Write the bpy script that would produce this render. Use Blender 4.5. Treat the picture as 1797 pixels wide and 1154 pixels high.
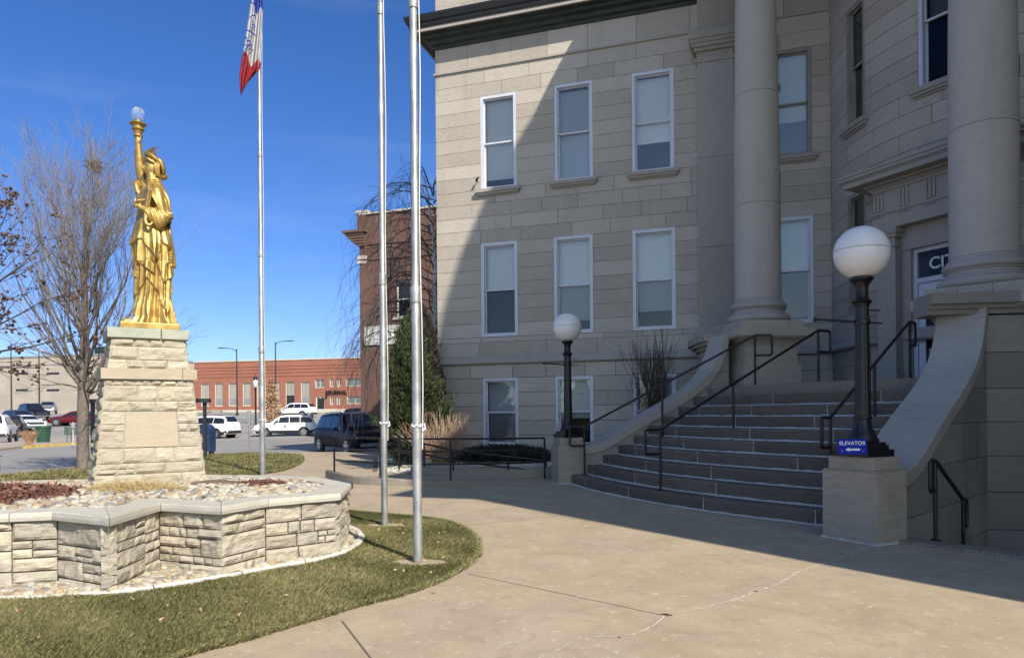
import bpy, bmesh, math, random
import numpy as np
from mathutils import Vector, Matrix, noise
sc = bpy.context.scene
for o in list(bpy.data.objects): bpy.data.objects.remove(o)
COL = sc.collection
rad = math.radians
# ---------------------------------------------------------------- camera, light, sky
EYE, FOC, PX0, PY0, ROLL = 1.5, 1260.0, 898.5, 724.0, 0.0087
cam = bpy.data.cameras.new('camera'); cam.sensor_width = 36; cam.lens = 36*FOC/1797
cam.shift_y = (PY0-577)/1797; cam.clip_start = .1; cam.clip_end = 2500
camo = bpy.data.objects.new('camera', cam); COL.objects.link(camo)
c_, s_ = RCO, RSI = math.cos(ROLL), math.sin(ROLL)
camo.matrix_world = Matrix(((c_, s_, 0, 0), (0, 0, -1, 0), (-s_, c_, 0, EYE), (0, 0, 0, 1)))
sc.camera = camo
SUN_EL, SUN_AZ = rad(40), math.atan2(.55, -.835)
w = bpy.data.worlds.new("World"); sc.world = w; w.use_nodes = True
nt = w.node_tree; nt.nodes.clear()
sky = nt.nodes.new('ShaderNodeTexSky'); sky.sky_type = 'NISHITA'; sky.sun_disc = False
sky.sun_elevation = SUN_EL; sky.sun_rotation = SUN_AZ; sky.altitude = 250; sky.air_density = 1.0; sky.dust_density = .25; sky.ozone_density = 3.2
tc = nt.nodes.new('ShaderNodeTexCoord'); mp = nt.nodes.new('ShaderNodeMapping'); mp.inputs['Scale'].default_value = (1.2, 1.2, 9); mp.inputs['Rotation'].default_value = (.12, .16, .3)
nz = nt.nodes.new('ShaderNodeTexNoise'); nz.inputs['Scale'].default_value = 1.7; nz.inputs['Detail'].default_value = 7; nz.inputs['Roughness'].default_value = .55; nz.inputs['Distortion'].default_value = .5
rp = nt.nodes.new('ShaderNodeMapRange'); rp.inputs[1].default_value = .53; rp.inputs[2].default_value = .86; rp.inputs[3].default_value = 0; rp.inputs[4].default_value = .1
mx = nt.nodes.new('ShaderNodeMix'); mx.data_type = 'RGBA'; mx.inputs[7].default_value = (7.5, 8.2, 9.2, 1)
bg = nt.nodes.new('ShaderNodeBackground'); bg.inputs[1].default_value = .1
wo = nt.nodes.new('ShaderNodeOutputWorld')
L = nt.links.new
L(tc.outputs['Generated'], mp.inputs[0]); L(mp.outputs[0], nz.inputs[0]); L(nz.outputs[0], rp.inputs[0]); L(rp.outputs[0], mx.inputs[0])
sx_ = nt.nodes.new('ShaderNodeSeparateXYZ'); L(tc.outputs['Generated'], sx_.inputs[0])
cr_ = nt.nodes.new('ShaderNodeValToRGB'); L(sx_.outputs[2], cr_.inputs[0]); el = cr_.color_ramp.elements
for i_, (p_, c3) in enumerate(((0, (.60, .82, 1.6)), (.08, (.66, .82, 1.32)), (.22, (.50, .74, 1.2)), (.5, (.37, .70, 1.16)), (1, (.36, .70, 1.15)))):
    e_ = el[i_] if i_ < 2 else el.new(p_); e_.position = p_; e_.color = (*c3, 1)
ml = nt.nodes.new('ShaderNodeMix'); ml.data_type = 'RGBA'; ml.blend_type = 'MULTIPLY'; ml.inputs[0].default_value = 1; L(sky.outputs[0], ml.inputs[6]); L(cr_.outputs[0], ml.inputs[7])
# sky toward the sun brightened and warmed: added fill for the shaded walls
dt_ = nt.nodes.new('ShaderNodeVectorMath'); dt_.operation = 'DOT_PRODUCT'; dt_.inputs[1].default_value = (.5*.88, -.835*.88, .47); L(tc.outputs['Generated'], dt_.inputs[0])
fill_ = nt.nodes.new('ShaderNodeMapRange'); fill_.interpolation_type = 'SMOOTHSTEP'; fill_.inputs[1].default_value = -.15; fill_.inputs[2].default_value = .8; L(dt_.outputs['Value'], fill_.inputs[0])
m2_ = nt.nodes.new('ShaderNodeMix'); m2_.data_type = 'RGBA'; L(fill_.outputs[0], m2_.inputs[0]); L(ml.outputs[2], m2_.inputs[6])
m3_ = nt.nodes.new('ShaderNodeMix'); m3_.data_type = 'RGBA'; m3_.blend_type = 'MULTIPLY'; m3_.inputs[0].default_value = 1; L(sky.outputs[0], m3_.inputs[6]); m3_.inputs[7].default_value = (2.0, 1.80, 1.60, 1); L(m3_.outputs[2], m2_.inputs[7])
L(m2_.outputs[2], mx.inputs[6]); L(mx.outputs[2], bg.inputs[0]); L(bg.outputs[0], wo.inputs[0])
sun = bpy.data.lights.new('sun', 'SUN'); sun.energy = 5.0; sun.angle = rad(.53); sun.color = (1, .92, .80)
suno = bpy.data.objects.new('sun', sun); COL.objects.link(suno)
SD = Vector((.55*math.cos(SUN_EL), -.835*math.cos(SUN_EL), math.sin(SUN_EL))).normalized()
suno.rotation_euler = SD.to_track_quat('Z', 'Y').to_euler(); suno.location = SD*60
sc.view_settings.view_transform = 'Standard'; sc.view_settings.look = 'None'; sc.view_settings.exposure = 0.36; sc.view_settings.gamma = 1
sc.render.engine = 'CYCLES'
sc.cycles.max_bounces = 6; sc.cycles.diffuse_bounces = 3; sc.cycles.transparent_max_bounces = 8; sc.cycles.use_denoising = True
# ---------------------------------------------------------------- pixel -> world (calibrated on the photo)
def ray(px, py):
    dx, dy = (px-PX0)/FOC, (PY0-py)/FOC
    return Vector((dx*RCO+dy*RSI, 1, dy*RCO-dx*RSI))
def G(px, py, z=0.0):
    d = ray(px, py); t = (z-EYE)/d.z; return Vector((d.x*t, t, z))
def P(px, py, Y):
    d = ray(px, py); return Vector((d.x*Y, Y, EYE+d.z*Y))
def hit(px, py, p0, n):
    d = ray(px, py); e = Vector((0, 0, EYE)); t = (p0-e).dot(n)/d.dot(n); return e+d*t
V = Vector
def v2(x, y, z=0.0): return Vector((x, y, z))
# ---------------------------------------------------------------- materials
MATS = {}
class NT:
    def __init__(s, name):
        s.m = bpy.data.materials.new(name); s.m.use_nodes = True; s.t = s.m.node_tree; s.t.nodes.clear()
        s.out = s.t.nodes.new('ShaderNodeOutputMaterial'); s.b = s.t.nodes.new('ShaderNodeBsdfPrincipled')
        s.t.links.new(s.b.outputs[0], s.out.inputs[0]); s.co = s.t.nodes.new('ShaderNodeTexCoord')
    def link(s, a, b): s.t.links.new(a, b)
    def n(s, typ, **k):
        x = s.t.nodes.new('ShaderNode'+typ)
        for a, b in k.items(): setattr(x, a, b)
        return x
    def noise(s, scale, detail=4, rough=.55, stretch=None, dist=0, rot=None):
        x = s.n('TexNoise'); x.inputs['Scale'].default_value = scale; x.inputs['Detail'].default_value = detail; x.inputs['Roughness'].default_value = rough; x.inputs['Distortion'].default_value = dist
        m = s.n('Mapping')
        if stretch: m.inputs['Scale'].default_value = stretch
        if rot: m.inputs['Rotation'].default_value = rot
        s.link(s.co.outputs['Object'], m.inputs[0]); s.link(m.outputs[0], x.inputs[0]); return x.outputs[0]
    def rng(s, v, a, b, c=0, d=1):
        x = s.n('MapRange'); x.inputs[1].default_value = a; x.inputs[2].default_value = b; x.inputs[3].default_value = c; x.inputs[4].default_value = d; s.link(v, x.inputs[0]); return x.outputs[0]
    def math(s, op, a, b):
        x = s.n('Math', operation=op)
        for i, q in enumerate((a, b)):
            if isinstance(q, (int, float)): x.inputs[i].default_value = q
            else: s.link(q, x.inputs[i])
        return x.outputs[0]
    def mix(s, f, a, b, blend='MIX'):
        x = s.n('Mix', data_type='RGBA', blend_type=blend)
        for i, q in ((0, f), (6, a), (7, b)):
            if isinstance(q, (int, float)): x.inputs[i].default_value = q
            elif isinstance(q, tuple): x.inputs[i].default_value = (*q, 1) if len(q) == 3 else q
            else: s.link(q, x.inputs[i])
        return x.outputs[2]
    def attr(s, name):
        x = s.n('Attribute'); x.attribute_name = name; return x.outputs['Fac']
    def bump(s, h, strength=.3, dist=.01):
        x = s.n('Bump'); x.inputs['Strength'].default_value = strength; x.inputs['Distance'].default_value = dist; s.link(h, x.inputs['Height']); s.link(x.outputs[0], s.b.inputs['Normal'])
    def col(s, c):
        if isinstance(c, tuple): s.b.inputs['Base Color'].default_value = (*c, 1)
        else: s.link(c, s.b.inputs['Base Color'])
    def set(s, **k):
        for a, b in k.items():
            i = s.b.inputs[a.replace('_', ' ')]
            if isinstance(b, (int, float, tuple)): i.default_value = b
            else: s.link(b, i)
def plain(name, c, rough=.6, metal=0, nscale=12, namp=.18, bump=0, spec=.5):
    t = NT(name); f = t.noise(nscale, 4)
    t.col(t.mix(t.rng(f, .3, .7), tuple(x*(1-namp) for x in c), tuple(min(1, x*(1+namp)) for x in c)))
    t.set(Roughness=rough, Metallic=metal, Specular_IOR_Level=spec)
    if bump: t.bump(f, bump, .01)
    MATS[name] = t.m; return t.m
def stone(name, c1, c2, c3, tone=.3, scale=1.0, bump=.25, stain=.35, stainc=(.09, .075, .055), streak=True, rough=.85, bd=.01, bedk=.4):
    t = NT(name); a = t.attr('tone')
    big = t.noise(.9*scale, 5, .6, dist=.6); fine = t.noise(22*scale, 6, .65); bed = t.noise(2.2*scale, 5, .6, stretch=(1, 1, 7), dist=1.2, rot=(.25, .2, .1))
    base = t.mix(t.rng(a, 0, 1), c1, c2)
    base = t.mix(t.rng(big, .35, .7, 0, .6), base, c3)
    base = t.mix(t.rng(bed, .42, .62, 0, bedk), base, tuple(x*.78 for x in c1))
    base = t.mix(t.rng(fine, .3, .75, 0, tone), base, tuple(min(1, x*1.35) for x in c2))
    tool = t.noise(5.0*scale, 5, .7, stretch=(1.0, 1.0, 3.2), dist=.8, rot=(.5, .45, .3)); base = t.mix(t.rng(tool, .50, .66, 0, .22), base, tuple(x*.70 for x in c1)); base = t.mix(t.rng(tool, .30, .42, .16, 0), base, tuple(min(1, x*1.2) for x in c2))
    if stain:
        st = t.noise(1.3*scale, 6, .6, stretch=(1.3, 1.3, .22) if streak else None, dist=.3)
        base = t.mix(t.rng(st, .56, .78, 0, stain), base, stainc)
    t.col(base); t.set(Roughness=rough, Specular_IOR_Level=.25)
    t.bump(t.math('ADD', t.math('MULTIPLY', fine, .6), bed), bump, bd)
    MATS[name] = t.m; return t.m
LIME = stone('limestone', (.345, .305, .25), (.515, .465, .395), (.42, .38, .325), stain=.38, stainc=(.22, .185, .145), bedk=.16)
LIMEO = LIME
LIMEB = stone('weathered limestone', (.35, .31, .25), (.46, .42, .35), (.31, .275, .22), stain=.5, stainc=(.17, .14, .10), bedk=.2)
LIMEG = stone('grey limestone trim', (.33, .30, .265), (.42, .39, .35), (.38, .355, .315), stain=.25, stainc=(.2, .17, .13), tone=.15, bedk=.12)
LIMED = stone('darker limestone', (.26, .235, .195), (.37, .34, .285), (.22, .20, .165), stain=.55, stainc=(.10, .088, .072), tone=.12, bedk=.15)  # limestone in darker tones with dark streaks, for podium and cheek walls
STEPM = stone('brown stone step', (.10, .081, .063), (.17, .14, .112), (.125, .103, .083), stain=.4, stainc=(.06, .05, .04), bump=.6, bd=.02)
COLM = stone('column limestone', (.39, .355, .30), (.47, .43, .37), (.42, .385, .33), bedk=.1, stain=.45, stainc=(.27, .24, .20), tone=.1, bump=.15)
PEDM = stone('rough ledge stone', (.30, .255, .18), (.51, .455, .345), (.35, .335, .30), scale=3, stain=.3, stainc=(.30, .24, .16), streak=False, bump=.7, bd=.012)
WALM = stone('planter stone', (.29, .255, .195), (.57, .505, .385), (.33, .32, .30), scale=3.2, stain=.45, stainc=(.17, .155, .14), streak=False, bump=.8, bd=.014)
CAPM = stone('planter cap stone', (.44, .41, .34), (.58, .545, .46), (.34, .33, .30), scale=2.5, stain=.3, stainc=(.25, .235, .21), streak=False, bump=.3)
GREENCAP = stone('green stained cap stone', (.30, .31, .25), (.42, .42, .34), (.17, .25, .19), scale=2.0, stain=.4, stainc=(.18, .28, .22), streak=False, bump=.3)
plain('mortar', (.13, .115, .095), .95, bump=.3, nscale=40); plain('light mortar', (.34, .32, .28), .95, bump=.5, nscale=40); plain('sealant', (.44, .43, .405), .8, nscale=20); plain('crack filler', (.55, .49, .40), .9, nscale=20); plain('edging stone', (.62, .585, .50), .85, nscale=9, bump=.4)
plain('dark joint', (.06, .052, .045), .95); plain('slab joint', (.13, .105, .08), .95)
plain('black paint', (.006, .0065, .0075), .38, nscale=30, namp=.3); plain('rail paint', (.008, .008, .009), .42, nscale=30)
plain('window frame', (.60, .62, .67), .45, nscale=3, namp=.05); plain('copper', (.020, .032, .027), .6, nscale=3, namp=.4, bump=.1); plain('gutter', (.012, .014, .015), .5, nscale=3, namp=.3)
plain('blind', (.42, .44, .42), .7, nscale=2, namp=.05); plain('dark room', (.02, .02, .022), .9); plain('white paint', (.75, .75, .72), .5, namp=.04)
plain('soil', (.14, .10, .07), .95, nscale=30, bump=.6, namp=.3); plain('asphalt', (.16, .16, .165), .9, nscale=.35, namp=.12); plain('yellow paint', (.50, .37, .10), .7, nscale=5, namp=.25)
plain('road paint', (.45, .45, .42), .8, nscale=5, namp=.2); plain('sidewalk', (.36, .30, .24), .9, nscale=2, namp=.12); plain('aged frame', (.27, .25, .22), .6, nscale=6); plain('birch twig', (.12, .10, .09), .9, nscale=6); plain('blue sign', (.014, .03, .34), .7, namp=.03, spec=.15); plain('white letter', (.8, .8, .8), .5, namp=.02)
plain('bark', (.17, .14, .12), .9, nscale=18, bump=.8, namp=.35); plain('pale twig', (.23, .20, .175), .85, nscale=6, namp=.3); plain('dark twig', (.085, .065, .055), .9, nscale=6); plain('red twig', (.42, .25, .17), .7, nscale=5, namp=.4)
plain('birch bark', (.55, .52, .47), .8, nscale=9, namp=.5, bump=.2); plain('tan twig', (.5, .39, .26), .8, nscale=6, namp=.3)
plain('green paint', (.025, .09, .05), .45, namp=.1); plain('rubber', (.012, .012, .012), .8); plain('chrome', (.55, .56, .58), .25, .9, namp=.05); plain('steel', (.5, .5, .49), .38, .85, nscale=7, namp=.2, bump=.15)
plain('dark steel', (.035, .04, .045), .5, .3); plain('grey paint', (.25, .26, .27), .6)
# ---------------------------------------------------------------- mesh builder
class MB:
    def __init__(s): s.v = []; s.f = []; s.t = []; s.m = []
    def add(s, vs, fs, tone=.5, mi=0):
        o = len(s.v); s.v += [tuple(q) for q in vs]
        for f in fs: s.f.append(tuple(i+o for i in f)); s.t.append(tone); s.m.append(mi)
        return s
    def hexa(s, c, tone=.5, mi=0):   # 8 corners: bottom 4 ccw, top 4 ccw
        return s.add(c, [(3, 2, 1, 0), (4, 5, 6, 7), (0, 1, 5, 4), (1, 2, 6, 5), (2, 3, 7, 6), (3, 0, 4, 7)], tone, mi)
    def box(s, c, dx, dy, dz, ex=None, ey=None, tone=.5, mi=0, ez=None):
        ex = ex or V((1, 0, 0)); ey = ey or V((0, 1, 0)); ez = ez or V((0, 0, 1)); c = V(c)
        q = [c+ex*a*dx/2+ey*b*dy/2+ez*k*dz/2 for k in (-1, 1) for a, b in ((-1, -1), (1, -1), (1, 1), (-1, 1))]
        return s.hexa(q, tone, mi)
    def prism(s, pts, z0, z1, tone=.5, mi=0):
        n = len(pts); vs = [(p[0], p[1], z0) for p in pts]+[(p[0], p[1], z1) for p in pts]
        fs = [tuple(range(n-1, -1, -1)), tuple(range(n, 2*n))]+[(i, (i+1) % n, n+(i+1) % n, n+i) for i in range(n)]
        return s.add(vs, fs, tone, mi)
    def tube(s, pts, r, seg=8, tone=.5, mi=0, cap=True, up=None):
        pts = [V(p) for p in pts]; rs = r if isinstance(r, (list, tuple)) else [r]*len(pts); vs = []; fs = []
        t0 = (pts[1]-pts[0]).normalized(); u = up or (V((0, 0, 1)) if abs(t0.z) < .9 else V((1, 0, 0)))
        a = t0.cross(u).normalized()
        for i, p in enumerate(pts):
            if i == 0: t = t0
            elif i == len(pts)-1: t = (pts[i]-pts[i-1]).normalized()
            else: t = ((pts[i+1]-pts[i]).normalized()+(pts[i]-pts[i-1]).normalized()).normalized()
            a = (a-t*a.dot(t)).normalized(); b = t.cross(a)
            for k in range(seg):
                th = 2*math.pi*k/seg; vs.append(p+(a*math.cos(th)+b*math.sin(th))*rs[i])
        for i in range(len(pts)-1):
            for k in range(seg): fs.append((i*seg+k, i*seg+(k+1) % seg, (i+1)*seg+(k+1) % seg, (i+1)*seg+k))
        if cap: fs.append(tuple(range(seg-1, -1, -1))); fs.append(tuple(range((len(pts)-1)*seg, len(pts)*seg)))
        return s.add(vs, fs, tone, mi)
    def lathe(s, prof, c=(0, 0, 0), seg=32, tone=.5, mi=0, flute=None, axis=None):
        vs = []; fs = []; c = V(c); n = len(prof)
        for i, (r, z) in enumerate(prof):
            for k in range(seg):
                th = 2*math.pi*k/seg; rr = r*(flute(th, z) if flute else 1); vs.append(c+V((rr*math.cos(th), rr*math.sin(th), z)))
        for i in range(n-1):
            for k in range(seg): fs.append((i*seg+k, i*seg+(k+1) % seg, (i+1)*seg+(k+1) % seg, (i+1)*seg+k))
        fs.append(tuple(range(seg-1, -1, -1))); fs.append(tuple(range((n-1)*seg, n*seg)))
        return s.add(vs, fs, tone, mi)
    def sweep(s, path, prof, closed=False, tone=.5, mi=0, flip=False):
        """path: list of xy points; prof: list of (d,z), d to the outside (right of travel)."""
        path = [V((p[0], p[1], 0)) for p in path]; n = len(path); m = len(prof); vs = []; fs = []
        for i, p in enumerate(path):
            a = path[i-1] if (i > 0 or closed) else None; b = path[(i+1) % n] if (i < n-1 or closed) else None
            def nr(q): q = q.normalized(); return V((q.y, -q.x, 0))
            n1 = nr(p-a) if a is not None else None; n2 = nr(b-p) if b is not None else None
            if n1 is None: o = n2
            elif n2 is None: o = n1
            else:
                o = n1+n2; o = o/max(.35, (1+n1.dot(n2)))
            for d, z in prof: vs.append(p+o*d+V((0, 0, z)))
        for i in range(n if closed else n-1):
            j = (i+1) % n
            for k in range(m-1): fs.append((i*m+k, j*m+k, j*m+k+1, i*m+k+1))
        if not closed: fs.append(tuple(range(m-1, -1, -1))); fs.append(tuple(range((n-1)*m, n*m)))
        return s.add(vs, fs, tone, mi)
    def build(s, name, mats, parent=None, smooth=False, **tags):
        me = bpy.data.meshes.new(name); me.from_pydata(s.v, [], s.f)
        if not isinstance(mats, (list, tuple)): mats = [mats]
        for m in mats: me.materials.append(MATS[m] if isinstance(m, str) else m)
        at = me.attributes.new('tone', 'FLOAT', 'FACE'); at.data.foreach_set('value', s.t)
        me.polygons.foreach_set('material_index', s.m)
        if smooth is True: me.polygons.foreach_set('use_smooth', [True]*len(s.f))
        me.update()
        if smooth == 'auto': me.polygons.foreach_set('use_smooth', [True]*len(s.f)); me.set_sharp_from_angle(angle=rad(38))
        bm = bmesh.new(); bm.from_mesh(me); bmesh.ops.recalc_face_normals(bm, faces=bm.faces); bm.to_mesh(me); bm.free()
        o = bpy.data.objects.new(name, me); COL.objects.link(o)
        if parent:
            o.parent = parent; o.matrix_parent_inverse = parent.matrix_world.inverted() if False else Matrix.Translation(-parent.location) if parent.type == 'EMPTY' and parent.get('_w') else Matrix()
        for k, v in tags.items(): o[k] = v
        return o
def empty(name, loc=(0, 0, 0), label=None, category=None, group=None, rot=0, world=True):
    """Thing root. world=True: child meshes are given in world coordinates."""
    o = bpy.data.objects.new(name, None); COL.objects.link(o); o.location = loc; o.rotation_euler = (0, 0, rot); o.empty_display_size = .2
    if world: o['_w'] = 1
    if label: o['label'] = label; o['category'] = category
    if group: o['group'] = group
    return o
def thing(name, mb, mat, label, category, group=None, smooth=False):
    o = mb.build(name, mat, None, smooth); o['label'] = label; o['category'] = category
    if group: o['group'] = group
    return o
def struct(name, mb, mat, smooth=False): return mb.build(name, mat, None, smooth, kind='structure')
def big_mesh(name, co, faces, mat, parent=None, tone=None, **tags):
    """co (N,3) array, faces (M,k) array"""
    me = bpy.data.meshes.new(name); n, k = faces.shape
    me.vertices.add(len(co)); me.vertices.foreach_set('co', np.asarray(co, dtype=np.float32).ravel())
    me.loops.add(n*k); me.loops.foreach_set('vertex_index', faces.astype(np.int32).ravel())
    me.polygons.add(n); me.polygons.foreach_set('loop_start', np.arange(0, n*k, k, dtype=np.int32)); me.polygons.foreach_set('loop_total', np.full(n, k, dtype=np.int32))
    me.materials.append(MATS[mat] if isinstance(mat, str) else mat)
    if tone is not None: at = me.attributes.new('tone', 'FLOAT', 'FACE'); at.data.foreach_set('value', np.asarray(tone, dtype=np.float32))
    me.update(calc_edges=True); me.validate()
    o = bpy.data.objects.new(name, me); COL.objects.link(o)
    if parent: o.parent = parent; o.matrix_parent_inverse = Matrix.Translation(-parent.location) if parent.get('_w') else Matrix()
    for a, b in tags.items(): o[a] = b
    return o
def copy_tree(root, loc=None, rot=None, **tags):
    c = root.copy(); COL.objects.link(c)
    if loc is not None: c.location = loc
    if rot is not None: c.rotation_euler = (0, 0, rot)
    for k, v in tags.items(): c[k] = v
    for ch in root.children:
        d = ch.copy(); COL.objects.link(d); d.parent = c
        for g in ch.children:
            e = g.copy(); COL.objects.link(e); e.parent = d
    return c
def text_mesh(s, size, depth, M, bold=0):
    """text as solid letters; M maps local (x right, y up, z out) to the target"""
    cu = bpy.data.curves.new('t', 'FONT'); cu.body = s; cu.size = size; cu.extrude = depth; cu.offset = bold; cu.align_x = 'CENTER'; cu.align_y = 'CENTER'
    o = bpy.data.objects.new('t', cu); COL.objects.link(o); dg = bpy.context.evaluated_depsgraph_get(); dg.update()
    me = bpy.data.meshes.new_from_object(o.evaluated_get(dg)); mb = MB()
    mb.add([M @ v.co for v in me.vertices], [tuple(p.vertices) for p in me.polygons]); bpy.data.objects.remove(o); bpy.data.curves.remove(cu); return mb
def frameM(p, ex, ey):
    ez = ex.cross(ey).normalized(); M = Matrix((ex, ey, ez)).transposed().to_4x4(); M.translation = p; return M

def smooth_pts(pts, n=6, closed=False):
    out = []; N = len(pts)
    for i in range(N if closed else N-1):
        p0 = pts[(i-1) % N] if closed or i > 0 else pts[0]; p1 = pts[i]; p2 = pts[(i+1) % N]; p3 = pts[(i+2) % N] if closed or i < N-2 else pts[-1]
        for k in range(n):
            u = k/n; out.append(.5*((2*p1)+(p2-p0)*u+(2*p0-5*p1+4*p2-p3)*u*u+(3*p1-p0-3*p2+p3)*u**3))
    if not closed: out.append(pts[-1])
    return out
# ================================================================= CITY HALL
a18 = rad(18)
R_ = V((math.cos(a18), -math.sin(a18), 0)); N_ = V((-math.sin(a18), -math.cos(a18), 0))   # along the left wing, and its normal
O_ = V((12.77, 17.09, 0)); WL = 15.8; A_ = O_-R_*WL
def wingp(s, z, d=0): return A_+R_*s+N_*d+V((0, 0, z))
def wing2p(t, z, d=0): return O_+N_*t-R_*d+V((0, 0, z))
RB = 4.70
def bayp(s, z, d=0):                       # s = arc length from the left junction
    th = rad(162)+s/RB; return O_+V((math.cos(th), math.sin(th), 0))*(RB+d)+V((0, 0, z))
def ws(px, py):
    p = hit(px, py, A_, N_)-A_; return p.dot(R_), p.z
AX = rad(207); n0 = V((math.cos(AX), math.sin(AX), 0)); t0 = V((-n0.y*-1*-1, n0.x, 0)); t0 = V((-math.sin(AX), math.cos(AX), 0))
if t0.y > 0: t0 = -t0                       # t0 runs to the right in the picture
hall = empty('city_hall', A_, 'limestone city hall with rows of sash windows and a columned curved corner entrance', 'building')
random.seed(4)
ZL = [12.6, 11.84, 11.37]+[11.37-.4*i for i in range(1, 19)]+[3.76, 3.61, 3.21]
ZB = [2.94, 2.54, 2.11, 1.70, 1.275, .84, .40, -.05]
def ashlar(mb, fn, s0, s1, levels, holes=(), wmin=.95, wmax=1.7, g=.006, dep=.03, seg=None, rnd=random, off=0, tones=(0, 1)):
    """separate stones with real open joints; holes = (s0,s1,z0,z1)"""
    for zt, zb in zip(levels[:-1], levels[1:]):
        cuts = sorted((h[0], h[1]) for h in holes if h[2] < zt-.02 and h[3] > zb+.02)
        runs = []; a = s0
        for c0, c1 in cuts:
            if c0 > a: runs.append((a, c0))
            a = max(a, c1)
        if a < s1: runs.append((a, s1))
        for (a, b) in runs:
            if b-a < .02: continue
            n = max(1, round((b-a)/rnd.uniform(wmin, wmax))); xs = [a+(b-a)*i/n for i in range(n+1)]
            for i in range(1, n): xs[i] += rnd.uniform(-.18, .18)*(b-a)/n
            for x0, x1 in zip(xs[:-1], xs[1:]):
                k = 1 if not seg else max(1, int((x1-x0)/seg)); tn = rnd.uniform(*tones)**1.2; pr = rnd.uniform(-.0015, .0015)+off
                gg = g/2
                for j in range(k):
                    u0 = x0+(x1-x0)*j/k+(gg if j == 0 else 0); u1 = x0+(x1-x0)*(j+1)/k-(gg if j == k-1 else 0)
                    q = [fn(u0, zb+gg, pr), fn(u1, zb+gg, pr), fn(u1, zt-gg, pr), fn(u0, zt-gg, pr)]
                    bq = [fn(u0, zb+gg, pr-dep), fn(u1, zb+gg, pr-dep), fn(u1, zt-gg, pr-dep), fn(u0, zt-gg, pr-dep)]
                    fs = [(0, 1, 2, 3), (1, 0, 4, 5), (3, 2, 6, 7)]
                    if j == 0: fs.append((0, 3, 7, 4))
                    if j == k-1: fs.append((2, 1, 5, 6))
                    mb.add(q+bq, fs, tn)
def sheet(mb, fn, s0, s1, z0, z1, holes, d, seg=50, mi=0):
    ss = sorted({s0, s1, *[x for h in holes for x in (h[0], h[1]) if s0 < x < s1], *[s0+(s1-s0)*i/seg for i in range(1, seg)]} if seg > 1 else {s0, s1, *[x for h in holes for x in (h[0], h[1])]})
    zz = sorted({z0, z1, *[x for h in holes for x in (h[2], h[3]) if z0 < x < z1]})
    for a, b in zip(ss[:-1], ss[1:]):
        for p, q in zip(zz[:-1], zz[1:]):
            cs, cz = (a+b)/2, (p+q)/2
            if any(h[0] < cs < h[1] and h[2] < cz < h[3] for h in holes): continue
            mb.add([fn(a, p, d), fn(b, p, d), fn(b, q, d), fn(a, q, d)], [(0, 1, 2, 3)], .5, mi)
# glass
def glassmat(name, tint=(.5, .55, .6), mixf=.25, gc=(.9, .95, 1)):
    m = bpy.data.materials.new(name); m.use_nodes = True; t = m.node_tree; t.nodes.clear()
    o = t.nodes.new('ShaderNodeOutputMaterial'); g = t.nodes.new('ShaderNodeBsdfGlossy'); g.inputs[1].default_value = .015; g.inputs[0].default_value = (*gc, 1)
    tr = t.nodes.new('ShaderNodeBsdfTransparent'); tr.inputs[0].default_value = (*tint, 1); mxs = t.nodes.new('ShaderNodeMixShader')
    fr = t.nodes.new('ShaderNodeFresnel'); fr.inputs[0].default_value = 1.5; ad = t.nodes.new('ShaderNodeMath'); ad.operation = 'ADD'; ad.inputs[1].default_value = mixf
    nz = t.nodes.new('ShaderNodeTexNoise'); nz.inputs['Scale'].default_value = 1.2; bp = t.nodes.new('ShaderNodeBump'); bp.inputs['Strength'].default_value = .12; bp.inputs['Distance'].default_value = .02
    t.links.new(nz.outputs[0], bp.inputs['Height']); t.links.new(bp.outputs[0], g.inputs['Normal'])
    t.links.new(fr.outputs[0], ad.inputs[0]); t.links.new(ad.outputs[0], mxs.inputs[0]); t.links.new(tr.outputs[0], mxs.inputs[1]); t.links.new(g.outputs[0], mxs.inputs[2]); t.links.new(mxs.outputs[0], o.inputs[0])
    MATS[name] = m; return m
glassmat('pane glass', (.90, .92, .93), .07); glassmat('dark pane glass', (.5, .52, .54), .0, (.22, .25, .25)); glassmat('screened glass', (.62, .64, .66), .02)
def blindmat(name, c):
    t = NT(name); wv = t.n('TexWave', bands_direction='Z'); wv.inputs['Scale'].default_value = 9; t.link(t.co.outputs['Object'], wv.inputs[0])
    t.col(t.mix(t.rng(wv.outputs['Fac'], 0, 1), tuple(x*.72 for x in c), c)); t.set(Roughness=.7); MATS[name] = t.m
blindmat('slat blind', (.78, .79, .76)); blindmat('grey slat blind', (.42, .45, .47))
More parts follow.
